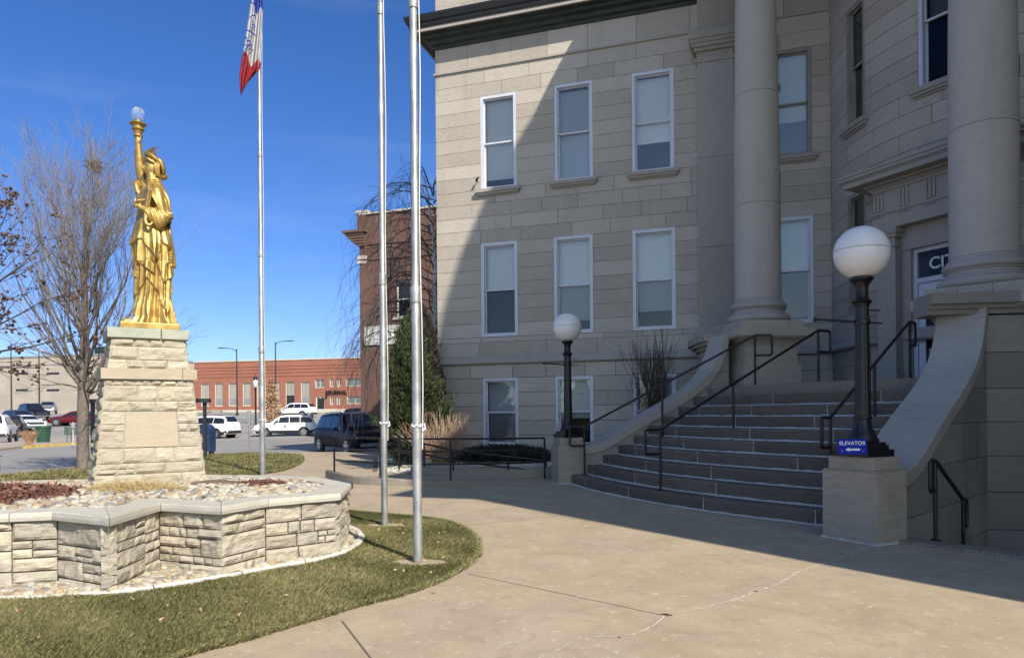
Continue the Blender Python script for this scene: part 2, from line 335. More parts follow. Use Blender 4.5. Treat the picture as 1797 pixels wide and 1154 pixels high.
def window(fn, s0, s1, z0, z1, sill=None, blinds=(('slat blind', .0, .9),), fw=.09, rail=True, reveal=.05, split=.5, boxed=.7, pane='pane glass', fmat='window frame'):
    """double-hung sash in a metal frame. fn(s,z,d)"""
    f = MB()
    def bar(a, b, p, q, d0, d1, mb=f): mb.hexa([fn(a, p, d0), fn(b, p, d0), fn(b, p, d1), fn(a, p, d1), fn(a, q, d0), fn(b, q, d0), fn(b, q, d1), fn(a, q, d1)])
    D = -reveal
    bar(s0, s0+fw, z0, z1, D-.16, D+.045); bar(s1-fw, s1, z0, z1, D-.16, D+.045); bar(s0+fw, s1-fw, z1-fw, z1, D-.16, D+.045); bar(s0+fw, s1-fw, z0, z0+fw*.8, D-.16, D+.045)
    fr = f.build('window', fmat, hall)
    i0, i1, j0, j1 = s0+fw, s1-fw, z0+fw*.8, z1-fw; zm = j0+(j1-j0)*split
    sa = MB(); e = .035; us = .045
    bar(i0, i0+e, zm, j1, D-.08, D-.04, sa); bar(i1-e, i1, zm, j1, D-.08, D-.04, sa); bar(i0+e, i1-e, j1-e, j1, D-.08, D-.04, sa); bar(i0+e, i1-e, zm-.02, zm+us-.02, D-.08, D-.03, sa)
    bar(i0, i0+e, j0, zm-.02, D-.13, D-.085, sa); bar(i1-e, i1, j0, zm-.02, D-.13, D-.085, sa); bar(i0+e, i1-e, j0, j0+us, D-.13, D-.085, sa)
    sa.build('sash', fmat, fr)
    g = MB(); g.add([fn(i0+e, zm, D-.06), fn(i1-e, zm, D-.06), fn(i1-e, j1-e, D-.06), fn(i0+e, j1-e, D-.06)], [(0, 1, 2, 3)])
    g.build('pane', pane, fr); g = MB()
    g.add([fn(i0+e, j0+us, D-.11), fn(i1-e, j0+us, D-.11), fn(i1-e, zm-.02, D-.11), fn(i0+e, zm-.02, D-.11)], [(0, 1, 2, 3)]); g.build('pane', 'screened glass' if z0 < 6 and pane == 'pane glass' else pane, fr)
    for bm_, lo, hi in blinds:
        b = MB(); d = D-.2; zl, zh = j0+(j1-j0)*lo, j0+(j1-j0)*hi
        b.hexa([fn(i0+.01, zl, d-.01), fn(i1-.01, zl, d-.01), fn(i1-.01, zl, d), fn(i0+.01, zl, d), fn(i0+.01, zh, d-.01), fn(i1-.01, zh, d-.01), fn(i1-.01, zh, d), fn(i0+.01, zh, d)])
        b.build('blind', bm_, fr)
    r = MB(); d = D-boxed
    r.add([fn(s0, z0, D-.15), fn(s1, z0, D-.15), fn(s1, z1, D-.15), fn(s0, z1, D-.15), fn(s0, z0, d), fn(s1, z0, d), fn(s1, z1, d), fn(s0, z1, d)], [(4, 5, 6, 7), (0, 1, 5, 4), (1, 2, 6, 5), (2, 3, 7, 6), (3, 0, 4, 7)])
    r.build('interior', 'dark room', fr)
    if sill:
        k = MB(); a, b = s0-.13, s1+.13
        for (p, q, dd) in ((z0-.10, z0-.003, .14), (z0-.16, z0-.10, .10), (z0-.20, z0-.16, .045)):
            x = .0 if dd == .14 else (.04 if dd == .1 else .07)
            n = max(1, int((b-a)/.25)) if fn is bayp else 1
            for j in range(n):
                u, v = a+x+(b-a-2*x)*j/n, a+x+(b-a-2*x)*(j+1)/n
                k.hexa([fn(u, p, -.03), fn(v, p, -.03), fn(v, p, dd), fn(u, p, dd), fn(u, q, -.03), fn(v, q, -.03), fn(v, q, dd), fn(u, q, dd)], .4)
        k.build('sill', LIMEG, fr)
UZ0, UZ1, LZ0, LZ1, BZ0, BZ1 = 8.17, 10.97, 3.77, 6.57, .52, 2.54
cols = [((843, 906), (845, 908.5), (848, 910)), ((973, 1040), (972.7, 1041), (975, 1041.5)), ((1109, 1183), (1110.6, 1186), (1111.5, 1186.6)), ((1358, 1425), (1360, 1428), (1362, 1429))]
wins = []
for c in cols:
    u = [ws(x, 250)[0] for x in c[0]]; l = [ws(x, 500)[0] for x in c[1]]; b = [ws(x, 700)[0] for x in c[2]]
    wins.append((u, l, b))
holes = []
for u, l, b in wins:
    holes += [(u[0], u[1], UZ0, UZ1), (l[0], l[1], LZ0, LZ1)]
    if b[0] < 9.4: holes.append((b[0], b[1], BZ0, BZ1))
SJ = WL-RB
wall = MB()
ashlar(wall, wingp, 0, SJ, ZL, holes, g=.010, wmin=1.05, wmax=1.9)
ashlar(wall, lambda s, z, d: wingp(s, z, d+.03), 0, SJ, ZB, holes, wmin=1.1, wmax=1.6, g=.014)
wall.build('wall', LIME, hall)
back = MB(); sheet(back, wingp, 0, SJ, -.05, 12.6, holes, -.012, 1)
back.build('mortar_joints', 'dark joint', hall)
# reveals are closed by the window frames; sidewall facing the street
side = MB()
def sidep(s, z, d=0): return A_-N_*s-R_*d+V((0, 0, z))
ashlar(side, sidep, 0, 22, ZL, (), wmin=1.2, wmax=2.2); ashlar(side, lambda s, z, d: sidep(s, z, d+.03), 0, 22, ZB, ())
side.build('side_wall', LIME, hall)
sb = MB(); sheet(sb, sidep, 0, 22, -.05, 12.6, [], -.012, 1); sb.build('mortar_joints', 'dark joint', hall)
# mouldings along the walls
path = [A_-N_*22, A_, O_-R_*RB]
def mold(prof, name, m, pth=path, par=None): return MB().sweep([(p.x, p.y) for p in pth], prof, tone=.5).build(name, m, par or hall)
mold([(-.04, 3.21), (.045, 3.21), (.05, 3.12), (.09, 3.09), (.12, 3.03), (.12, 2.98), (.06, 2.94), (-.04, 2.94)][::-1], 'water_table', LIMEG)
mold([(-.03, 11.80), (.05, 11.80), (.05, 11.86), (-.03, 11.86)], 'string_course', LIMEG)
# cornice
def cornice(pth):
    mold([(-.05, 12.58), (.04, 12.58), (.07, 12.66), (.14, 12.70), (.17, 12.80), (.30, 12.84), (.33, 12.90), (.50, 12.92), (-.05, 12.925)], 'bed_molding', 'copper', pth)
    mold([(.0, 12.928), (.56, 12.928), (.56, 13.03), (.0, 13.03)], 'cornice', LIMEG, pth)
    mold([(.0, 13.033), (.59, 13.033), (.62, 13.10), (.62, 13.14), (.66, 13.18), (.71, 13.30), (.72, 13.36), (.60, 13.38), (-.05, 13.45)], 'gutter', 'gutter', pth)
cornice([A_-N_*22, A_, O_-R_*(RB+3.0)])
att = MB()
for fn, L0 in ((wingp, SJ+1), (sidep, 22)): ashlar(att, (lambda f: lambda s, z, d: f(s, z, d-.02))(fn), 0, L0, [16.0, 15.2, 14.4, 13.9, 13.3], ())
att.build('attic_wall', LIME, hall)
ab = MB(); ab.prism([tuple((A_+R_*.04-N_*.04).xy), tuple((A_+R_*12-N_*.04).xy), tuple((A_+R_*12-N_*16).xy), tuple((A_+R_*.04-N_*21.9).xy)], 12.6, 15.98); ab.build('attic_core', 'dark joint', hall)
# body fill so light never enters
core = MB(); core.prism([tuple((A_+R_*.95-N_*.95).xy), tuple((O_-R_*4.0-N_*.95).xy), tuple((O_+R_*3-N_*3).xy), tuple((O_+R_*3-N_*21).xy), tuple((A_+R_*.95-N_*21).xy)], -.1, 12.6); core.build('interior_core', 'dark room', hall)
BL = {(0, 0): (('slat blind', .10, 1),), (0, 1): (('grey slat blind', .0, .98),), (0, 2): (('slat blind', .30, .99),), (0, 3): (('blind', .34, 1),),
      (1, 0): (('slat blind', .52, 1),), (1, 1): (('slat blind', .12, 1),), (1, 2): (('slat blind', .18, 1),), (1, 3): (('blind', .05, 1),),
      (2, 0): (('grey slat blind', .0, 1),), (2, 1): (('slat blind', .4, 1),), (2, 2): (('grey slat blind', .5, 1),)}
for i, (u, l, b) in enumerate(wins):
    window(wingp, u[0], u[1], UZ0, UZ1, True, BL[(0, i)], fmat='aged frame' if i == 3 else 'window frame'); window(wingp, l[0], l[1], LZ0, LZ1, False, BL[(1, i)], reveal=.03)
    if b[0] < 9.4: window(wingp, b[0], b[1], BZ0, BZ1, False, BL[(2, i)], reveal=.02)
# ---- convex entrance bay
BLn = RB*rad(90)
SC = RB*rad(50)          # the door and the window over it
bw = [(.55, 1.55), (SC-.47, SC+.60), (BLn-1.55, BLn-.55)]
def sx(px, py=300):   # arc length of a pixel column on the bay
    d = ray(px, py); a = d.x**2+1; b = -2*(d.x*O_.x+O_.y); c = O_.x**2+O_.y**2-RB**2; t = (-b-math.sqrt(max(0, b*b-4*a*c)))/(2*a)
    return (math.atan2(t-O_.y, d.x*t-O_.x) % (2*math.pi)-rad(162))*RB
bw[0] = (sx(1487), sx(1519)); bw[2] = (BLn-.9, BLn-.25)
bh = [(a, b, UZ0, UZ1) for a, b in bw]+[(bw[0][0], bw[0][1], LZ0, LZ1), (bw[2][0], bw[2][1], LZ0, LZ1), (SC-.9, SC+.9, 1.9, 5.9)]
bay = MB(); ashlar(bay, bayp, 0, BLn, ZL+ZB[:3], bh, g=.012, seg=.22, wmin=1.0, wmax=1.5); bay.build('bay_wall', LIME, hall)
bb = MB(); sheet(bb, bayp, 0, BLn, 1.6, 12.6, bh, -.012, 40); bb.build('mortar_joints', 'dark joint', hall)
for i, (a, b) in enumerate(bw):
    window(bayp, a, b, UZ0, UZ1, True, (('grey slat blind', .55, 1),), pane='dark pane glass', fmat='window frame' if i else 'aged frame')
    if i != 1: window(bayp, a, b, LZ0, LZ1, False, (('grey slat blind', .5, 1),), pane='dark pane glass', fmat='aged frame')
arc = [bayp(BLn*i/30, 0) for i in range(31)]
mold([(-.04, 3.21), (.045, 3.21), (.05, 3.12), (.09, 3.09), (.12, 3.03), (.12, 2.98), (.06, 2.94), (-.04, 2.94)][::-1], 'water_table', LIMEG, arc)
# ---- right wing (off to the right of the picture, casts the big shadow)
RWL = 17.55
rw = MB(); ashlar(rw, wing2p, RB, RWL, ZL, (), wmin=1.2, wmax=2); ashlar(rw, lambda s, z, d: wing2p(s, z, d+.03), RB, RWL, ZB, ())
def endp(s, z, d=0): return O_+N_*(RWL+d)+R_*s+V((0, 0, z))
ashlar(rw, endp, 0, 12, ZL, ()); ashlar(rw, endp, 0, 12, ZB, ()); rw.build('right_wing_wall', LIME, hall)
e1 = O_+N_*(RWL-.012); e0 = O_+N_*RB+R_*.012
rwc = MB(); rwc.prism([tuple((O_+N_*3+R_*.05).xy), tuple((O_+N_*(RWL-.05)+R_*.05).xy), tuple((O_+N_*(RWL-.05)+R_*12).xy), tuple((O_+N_*3+R_*12).xy)], -.1, 15.9); rwc.build('right_wing_core', 'dark joint', hall)
cornice([O_+N_*(RB+3), O_+N_*RWL, O_+N_*RWL+R_*12])
# ================================================================= PORTICO, STAIRS
CL, CR = V((5.57, 16.2, 0)), V((7.80, 11.83, 0))
RIS, TRD, R0, LAND = .2, .344, 11.7, 2.0
def polar(r, deg, z=0): return O_+V((math.cos(rad(deg))*r, math.sin(rad(deg))*r, z))
# pilaster on the wing wall and its capital
ps0, ps1 = ws(1225.5, 300)[0], ws(1289, 300)[0]
def wbox(mb, s0, s1, z0, z1, d0, d1, tone=.5, fn=wingp): mb.hexa([fn(s0, z0, d0), fn(s1, z0, d0), fn(s1, z0, d1), fn(s0, z0, d1), fn(s0, z1, d0), fn(s1, z1, d0), fn(s1, z1, d1), fn(s0, z1, d1)], tone)
def make_pilaster(fn, s0, s1):
    p = MB(); zs = [3.5, 5.9, 8.3, 10.85]
    for a, b in zip(zs[:-1], zs[1:]): wbox(p, s0, s1, a+.004, b-.004, -.05, .26, random.random(), fn)
    po = p.build('pilaster', LIMEG, hall)
    q = MB()
    for a, b, e, d in ((3.62, 3.75, .05, .31), (3.48, 3.62, .1, .36), (3.22, 3.48, .14, .4)): wbox(q, s0-e, s1+e, a+.001, b, -.04, d, .5, fn)
    q.build('base', LIMEG, po)
    q = MB()
    for a, b, e, d in ((10.85, 10.95, .02, .285), (10.95, 11.13, .0, .27), (11.13, 11.22, .08, .35), (11.22, 11.32, .14, .41), (11.32, 11.42, .17, .44), (11.42, 11.62, .2, .47)): wbox(q, s0-e, s1+e, a+.001, b, -.04, d, .3, fn)
    q.build('capital', LIMEB, po)
make_pilaster(wingp, ps0, ps1)
make_pilaster(lambda s, z, d=0: wing2p(s, z, d), WL-ps1, WL-ps0)
# columns
def make_column(c, deg):
    e1 = V((math.cos(rad(deg)), math.sin(rad(deg)), 0)); e2 = V((-e1.y, e1.x, 0))
    co = MB(); H0, H1 = 3.98, 11.0
    def rr(z): u = (z-H0)/(H1-H0); return .5*(1-.14*max(0, (u-.25)/.75)**1.6)
    zs = [H0, 6.08, 8.55, 11.0]
    for i, (a, b) in enumerate(zip(zs[:-1], zs[1:])):
        pr = [(rr(a)-.012, a), (rr(a)-.001, a+.008)]+[(rr(a+(b-a)*k/6), a+(b-a)*k/6) for k in range(1, 6)]+[(rr(b)-.001, b-.008), (rr(b)-.012, b)]
        co.lathe(pr, c, 72, tone=random.random())
    col = co.build('column', COLM, hall, 'auto')
    b = MB(); prof = [(.72, 3.46)]
    def torus(r0, zc, h, out, n=8): return [(r0+out*math.cos(math.pi*(k/n-.5)), zc+h/2*math.sin(math.pi*(k/n-.5))) for k in range(n+1)]
    prof = torus(.60, 3.545, .17, .09)+[(.61, 3.632), (.61, 3.655), (.575, 3.67), (.555, 3.70), (.56, 3.73), (.59, 3.745), (.59, 3.76)]+torus(.555, 3.825, .12, .055)+[(.55, 3.89), (.55, 3.92), (.52, 3.935), (.502, 3.98)]
    b.lathe(prof, c, 72); b.build('base', LIMEG, col, 'auto')
    cp = MB(); cp.lathe([(.43, 10.99), (.46, 11.0), (.46, 11.05), (.435, 11.07), (.44, 11.2), (.48, 11.22), (.56, 11.34), (.58, 11.38)], c, 48); cp.box(c+V((0, 0, 11.5)), 1.25, 1.25, .2, e1, e2); cp.build('capital', LIMEG, col, 'auto')
    pd = MB()
    def sq(h, z0, z1, t=.5): pd.box(c+V((0, 0, (z0+z1)/2)), 2*h, 2*h, z1-z0-.002, e1, e2, t)
    # plinth in three stones, cap, cavetto, die, base
    for k in range(3):
        w_ = 1.44/3; pd.box(c+e2*(-.72+w_*(k+.5))+V((0, 0, 3.365)), 1.44, w_-.007, .18, e1, e2, random.random())
    for k in range(2):
        w_ = 1.76/2; pd.box(c+e2*(-.88+w_*(k+.5))+V((0, 0, 3.185)), 1.76, w_-.007, .17, e1, e2, random.random())
    n = 6
    for k in range(n):
        a = k/n; h = .62+.22*(1-math.sqrt(1-((k+1)/n)**2)) ; sq(h, 2.93+.165*a, 2.93+.165*(k+1)/n+.003, .2)
    sq(.60, 2.50, 2.93, .4); sq(.66, LAND-.3, 2.50, .15)
    pd.build('pedestal', LIMEB, col)
make_column(CL, 187); make_column(CR, 226.6)
# rounded podium ends beyond the columns
def ring(mb, r0, r1, a0, a1, z0, z1, n=24, tone=.5):
    for i in range(n):
        p, q = a0+(a1-a0)*i/n, a0+(a1-a0)*(i+1)/n
        mb.hexa([polar(r0, p, z0), polar(r1, p, z0), polar(r1, q, z0), polar(r0, q, z0), polar(r0, p, z1), polar(r1, p, z1), polar(r1, q, z1), polar(r0, q, z1)], tone)
pod = MB()
for (r, z0, z1) in ((8.38, 3.10, 3.27), (8.30, 3.03, 3.10), (8.2, 2.95, 3.03), (8.12, -.1, 2.95)):
    ring(pod, 6.6, r, 173, 184.6, z0+.001, z1, 8, random.random())
# quarter-round end of the wall towards the wing
pe = polar(7.35, 173)
for (r, z0, z1) in ((1.03, 3.10, 3.27), (.95, 3.03, 3.10), (.85, 2.95, 3.03), (.77, -.1, 2.95)): pod.lathe([(r, z0+.001), (r, z1)], pe, 40, random.random())
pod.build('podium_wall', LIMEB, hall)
# podium wall right of the right column: faces the stairwell
c0 = CR+V((math.cos(rad(226.6)), math.sin(rad(226.6)), 0))*.7+V((.4, -.43, 0))*.55
pr = MB(); pdir = V((.985, -.13, 0)).normalized(); pnn = V((-pdir.y*-1, -pdir.x, 0)); pnn = V((pdir.y, -pdir.x, 0))
if pnn.y > 0: pnn = -pnn
PWO = V((7.32, 10.98, 0))
def podp(s, z, d=0): return PWO+pdir*s+pnn*d+V((0, 0, z))
ashlar(pr, podp, -.06, 5.2, [2.93, 2.36, 1.81, 1.30, .78, .23, -.35, -.9, -1.5, -2.1], (), wmin=.75, wmax=1.1, g=.012, dep=.04, rnd=random.Random(8))
for a, b, d in ((3.10, 3.27, .17), (3.03, 3.10, .10), (2.95, 3.03, .05)): wbox(pr, -.9, 5.2, a, b-.002, -.5, d, .4, podp)
pr.build('podium_wall', LIMED, hall)
pj = MB(); pj.hexa([podp(.02, -2.1, -.35), podp(5.2, -2.1, -.35), podp(5.2, -2.1, -.012), podp(.02, -2.1, -.012), podp(.02, 3.09, -.35), podp(5.2, 3.09, -.35), podp(5.2, 3.09, -.012), podp(.02, 3.09, -.012)]); pj.build('mortar_joints', 'dark joint', hall)
# stairs
st = empty('entrance_stairs', polar(11, 207), 'wide curved flight of brown stone steps rising to the columned entrance', 'stairs')
rs = random.Random(11)
for k in range(9):
    r1 = R0-TRD*k; m = MB(); j = MB(); a = 188.3; aE = 225.2; z1 = RIS*(k+1)
    first = True
    while a < aE-.1:
        L_ = rs.uniform(1.5, 2.1)/r1*57.3
        if first: L_ *= rs.uniform(.35, 1); first = False
        b = min(aE, a+L_)
        if aE-b < 3: b = aE
        tn = rs.random(); n = max(2, int((b-a)/.9)); gp = .032
        for i in range(n):
            p, q = a+(b-a)*i/n+(gp if i == 0 else 0), a+(b-a)*(i+1)/n-(gp if i == n-1 else 0)
            vs = []
            prof = [(r1-TRD-.12, z1-RIS+.03), (r1-.012, z1-RIS+.0), (r1, z1-RIS+.03), (r1+.006, z1-.03), (r1-.006, z1-.006), (r1-.03, z1), (r1-TRD-.12, z1-.004)]
            for an in (p, q): vs += [polar(x, an, z+.0) for x, z in prof]
            N = len(prof); fs = [(x, x+1, N+x+1, N+x) for x in range(N-1)]
            if i == 0: fs.append(tuple(range(N)))
            if i == n-1: fs.append(tuple(range(2*N-1, N-1, -1)))
            m.add(vs, fs, tn)
        if b < aE: 
            j.hexa([polar(r1-TRD-.1, b-gp*1.2, z1-RIS), polar(r1+.0045, b-gp*1.2, z1-RIS), polar(r1+.0045, b+gp*1.2, z1-RIS), polar(r1-TRD-.1, b+gp*1.2, z1-RIS), polar(r1-TRD-.1, b-gp*1.2, z1-.002), polar(r1+.002, b-gp*1.2, z1-.002), polar(r1+.002, b+gp*1.2, z1-.002), polar(r1-TRD-.1, b+gp*1.2, z1-.002)])
        a = b
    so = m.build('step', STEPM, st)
    # sealant bead at the back of the tread below / on the ground
    n = 260; vs = []; fs = []; rb = random.Random(k); wob = 0
    for i in range(n+1):
        an = 188.3+(aE-188.3)*i/n; wob = wob*.8+rb.uniform(-.006, .006)
        for dr, dz in ((.0, .022+wob*.6), (.024+wob, .004), (.026+wob, -.01), (-.01, -.01)): vs.append(polar(r1+.004+dr, an, z1-RIS+max(-.012, dz)))
    for i in range(n):
        for q in range(3): fs.append((i*4+q, i*4+q+1, i*4+5+q, i*4+4+q))
    j.add(vs, fs); j.build('sealant', 'sealant', so)
# landing with an exposed aggregate edge
AGG = NT('aggregate'); vz = AGG.n('TexVoronoi'); vz.inputs['Scale'].default_value = 55; AGG.link(AGG.co.outputs['Object'], vz.inputs[0])
sp = AGG.n('SeparateColor'); AGG.link(vz.outputs['Color'], sp.inputs[0])
AGG.col(AGG.mix(sp.outputs[0], AGG.mix(sp.outputs[1], (.12, .09, .065), (.30, .24, .18)), (.22, .20, .17))); AGG.bump(vz.outputs['Distance'], .5, .01); AGG.set(Roughness=.9); MATS['aggregate'] = AGG.m
la = MB(); ring(la, .5, R0-TRD*9, 188, 226, LAND-.22, LAND, 60); la.build('landing', 'aggregate', st)
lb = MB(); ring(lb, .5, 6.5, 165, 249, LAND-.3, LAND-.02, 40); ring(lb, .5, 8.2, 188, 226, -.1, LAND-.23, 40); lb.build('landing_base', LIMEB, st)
# cheek walls with concave copings
def cheek(p0, p1, zbot, half=.31, name='cheek_wall'):
    d = (p1-p0).normalized(); e = V((-d.y, d.x, 0)); Ln = (p1-p0).length
    def zc(u):   # coping height along the run, u in 0..1
        lin = .80+(1.95-.80)*min(1, u/.70)
        return lin-.03*math.sin(math.pi*min(1, u/.5)) if u < .55 else (lin if u < .55 else None)
    pts = []
    KZ = [(0, .80), (.07, .815), (.17, .95), (.41, 1.40), (.60, 1.73), (.73, 1.99), (.82, 2.22), (.88, 2.47), (.92, 2.75), (.945, 3.02), (.955, 3.2)]
    sm = smooth_pts([V((a, b, 0)) for a, b in KZ], 4); n = len(sm)
    for q in sm: pts.append((q.x*Ln, q.y))
    mb = MB(); th = .17
    vs = []; n = len(pts)
    nrm = []
    for i, (s_, z) in enumerate(pts):
        a = pts[max(0, i-1)]; b = pts[min(n-1, i+1)]; t = V((b[0]-a[0], 0, b[1]-a[1])).normalized(); nn = V((-t.z, 0, t.x)); nrm.append(nn)
    cuts = [0, int(n*.36), int(n*.66), n-1]
    for ci in range(3):
        vs = []; fs = []; i0, i1 = cuts[ci], cuts[ci+1]
        for i in range(i0, i1+1):
            s_, z = pts[i]; nn = nrm[i]; g = .006 if i == i0 else (-.006 if i == i1 else 0)
            top = p0+d*(s_+g)+V((0, 0, z)); bo = p0+d*(s_+g-nn.x*th)+V((0, 0, z-nn.z*th))
            for q, ww in ((bo, half+.03), (top-V((nn.x*d.x, nn.x*d.y, nn.z))*.012, half+.03), (top, half+.018)):
                vs.append(q+e*ww)
            for q, ww in ((top, half+.018), (top-V((nn.x*d.x, nn.x*d.y, nn.z))*.012, half+.03), (bo, half+.03)): vs.append(q-e*ww)
        N = 6; m_ = i1-i0+1
        for i in range(m_-1):
            for k in range(N): fs.append((i*N+k, i*N+(k+1) % N, (i+1)*N+(k+1) % N, (i+1)*N+k))
        fs.append(tuple(range(N))); fs.append(tuple(range((m_-1)*N, m_*N))[::-1]); mb.add(vs, fs, random.random())
    w = MB()
    # body stones under the coping, clipped course by course
    lev = [z for z in (-2.1, -1.5, -.9, -.35, .23, .78, 1.30, 1.81, 2.36, 2.93) if z >= zbot]
    rr = random.Random(5)
    def body(s_): # underside of coping at distance s
        if s_ >= pts[-1][0]: return 3.0
        i = max(k for k in range(n-1) if pts[k][0] <= s_+1e-6); f = (s_-pts[i][0])/(pts[i+1][0]-pts[i][0]+1e-6); z = pts[i][1]*(1-f)+pts[i+1][1]*f; nn = nrm[i]; return max(.3, z-th/max(.34, nn.z)+.02)
    for zb, zt in zip(lev[:-1], lev[1:]):
        xs = [0]; 
        while xs[-1] < Ln: xs.append(min(Ln, xs[-1]+rr.uniform(.7, 1.05)))
        if len(xs) > 2 and xs[-1]-xs[-2] < .25: xs.pop(-2)
        for a, b in zip(xs[:-1], xs[1:]):
            tn = rr.random(); m_ = 10; top = [(a+.004+(b-a-.008)*i/m_) for i in range(m_+1)]
            hz = [min(zt-.005, body(x)) for x in top]
            if max(hz) <= zb+.02: continue
            vs = []; fs = []
            for x, z in zip(top, hz):
                z = max(z, zb+.005)
                for sd in (half, -half):
                    vs.append(p0+d*x+e*sd+V((0, 0, zb+.005))); vs.append(p0+d*x+e*sd+V((0, 0, z)))
            for i in range(m_):
                if hz[i] <= zb+.006 and hz[i+1] <= zb+.006: continue
                o = i*4; fs += [(o, o+4, o+5, o+1), (o+3, o+7, o+6, o+2), (o+1, o+5, o+7, o+3)]
            fs += [(0, 1, 3, 2), (m_*4, m_*4+2, m_*4+3, m_*4+1)]; w.add(vs, fs, tn)
    o = w.build(name, LIMED, st)
    mb.build('coping', LIMEG, o)
    jn = MB(); vs = []; fs = []; hh = half-.012; m_ = 40
    for i in range(m_+1):
        x = .01+(Ln-.02)*i/m_; z = body(x)-.03
        for sd in (hh, -hh): vs.append(p0+d*x+e*sd+V((0, 0, zbot))); vs.append(p0+d*x+e*sd+V((0, 0, z)))
    for i in range(m_): o2 = i*4; fs += [(o2, o2+4, o2+5, o2+1), (o2+3, o2+7, o2+6, o2+2), (o2+1, o2+5, o2+7, o2+3)]
    jn.add(vs, fs); jn.build('mortar_joints', 'dark joint', o)
cheek(V((1.45, 15.42, 0)), CL+V((math.cos(rad(187)), math.sin(rad(187)), 0))*.86, -.4)
cheek(V((4.22, 8.42, 0)), CR+V((math.cos(rad(226.6)), math.sin(rad(226.6)), 0))*.86+V((-.08, .08, 0)), -2.1)
def pier(c, deg, wx, wy):
    e1 = V((math.cos(rad(deg)), math.sin(rad(deg)), 0)); e2 = V((-e1.y, e1.x, 0)); m = MB()
    me = []; 
    b = .02
    for (hx, hy, z0, z1) in ((wx/2, wy/2, -.1, .80), (wx/2-.012, wy/2-.012, .80, .815)):
        m.box(c+V((0, 0, (z0+z1)/2)), 2*hx, 2*hy, z1-z0, e1, e2)
    m.box(c+V((0, 0, .885)), wx*.84, wy*.84, .14, e1, e2, .3); m.box(c+V((0, 0, .96)), wx*.82, wy*.82, .012, e1, e2, .3)
    o = m.build('pier', PIERM, st)
    bv = o.modifiers.new('b', 'BEVEL'); bv.width = .018; bv.segments = 3
    rr = random.Random(3); q = MB(); pts = []
    cs = [e1*wx/2+e2*wy/2, e1*wx/2-e2*wy/2, -e1*wx/2-e2*wy/2, -e1*wx/2+e2*wy/2]
    for i in range(4):
        a, bb = c+cs[i], c+cs[(i+1) % 4]
        for k in range(14): pts.append(a.lerp(bb, k/14))
    vs = []; fs = []; n = len(pts)
    for i, p in enumerate(pts):
        o_ = (p-c).normalized(); w_ = rr.uniform(.008, .03); h_ = rr.uniform(.01, .035)
        vs += [p-o_*.02+V((0, 0, h_)), p+o_*.01+V((0, 0, h_*.7)), p+o_*w_+V((0, 0, .003)), p+o_*w_+V((0, 0, -.05))]
    for i in range(n):
        j = (i+1) % n
        for k in range(3): fs.append((i*4+k, j*4+k, j*4+k+1, i*4+k+1))
    q.add(vs, fs); q.build('mortar_smear', 'sealant', o)
PIERM = stone('stained concrete pier', (.30, .25, .185), (.39, .34, .265), (.34, .31, .265), stain=.6, stainc=(.15, .12, .085), tone=.15, bump=.35)
pier(V((4.07, 8.33, 0)), 207, .52, .71); pier(V((1.20, 15.40, 0)), 190, .60, .66)
# ring of arches over the columns (only its foot shows)
en = MB()
def arch(a0, a1, r0, r1, z0, ztop, rise):
    n = 28
    for i in range(n):
        p, q = a0+(a1-a0)*i/n, a0+(a1-a0)*(i+1)/n
        def zz(x): u = abs((x-(a0+a1)/2)/((a1-a0)/2)); return z0+rise*math.sqrt(max(0, 1-u**2.0))
        za, zb = zz(p), zz(q)
        en.hexa([polar(r0, p, za), polar(r1, p, za), polar(r1, q, zb), polar(r0, q, zb), polar(r0, p, ztop), polar(r1, p, ztop), polar(r1, q, ztop), polar(r0, q, ztop)], .3)
AR0, AR1 = 7.02, 8.02
for a0, a1 in ((162, 184.5), (189.5, 224), (229, 252)): arch(a0, a1, AR0, AR1, 11.62, 15.2, 2.6 if a1-a0 < 25 else 2.9)
for a0, a1 in ((184.5, 189.5), (224, 229)): ring(en, AR0, AR1, a0, a1, 11.61, 15.2, 3)
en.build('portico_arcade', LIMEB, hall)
ro = MB(); ring(ro, .5, 8.25, 162, 252, 15.2, 15.6, 40); ring(ro, .5, 8.5, 162, 252, 15.6, 15.9, 40); ro.build('portico_roof', LIMEG, hall)
# ---- door
DC = polar(RB, 212); dn, dt = n0, t0
def dp(s, z, d=0): return DC+dt*s+dn*d+V((0, 0, z))
de = MB()
def db(mb, s0, s1, z0, z1, d0, d1, tone=.5): wbox(mb, s0, s1, z0, z1, d0, d1, tone, dp)
for sg in (-1, 1):
    def S(a, b): return (a, b) if sg > 0 else (-b, -a)
    for (a, b, d) in ((.80, 1.22, .34),): db(de, *S(a, b), LAND, 4.95, -.6, d, .4)
    db(de, *S(.74, 1.28), LAND, LAND+.16, -.6, .40, .3); db(de, *S(.77, 1.25), LAND+.16, LAND+.28, -.6, .37, .3)
    db(de, *S(.77, 1.25), 4.95, 5.03, -.6, .38, .3); db(de, *S(.80, 1.22), 5.03, 5.14, -.6, .35, .3); db(de, *S(.74, 1.28), 5.14, 5.22, -.6, .41, .3); db(de, *S(.71, 1.31), 5.22, 5.34, -.6, .44, .3)
    db(de, *S(.62, .80), LAND, 5.0, -.6, .10, .5)
db(de, -.80, .80, 4.86, 5.34, -.6, .14, .5); db(de, -1.28, 1.28, 5.342, 5.66, -.6, .40, .5); db(de, -1.31, 1.31, 5.662, 5.71, -.6, .43, .5)
db(de, -1.27, 1.27, 5.712, 6.14, -.6, .38, .6)
dso = de.build('door_surround', LIMEG, hall)
tg = MB(); k = 0
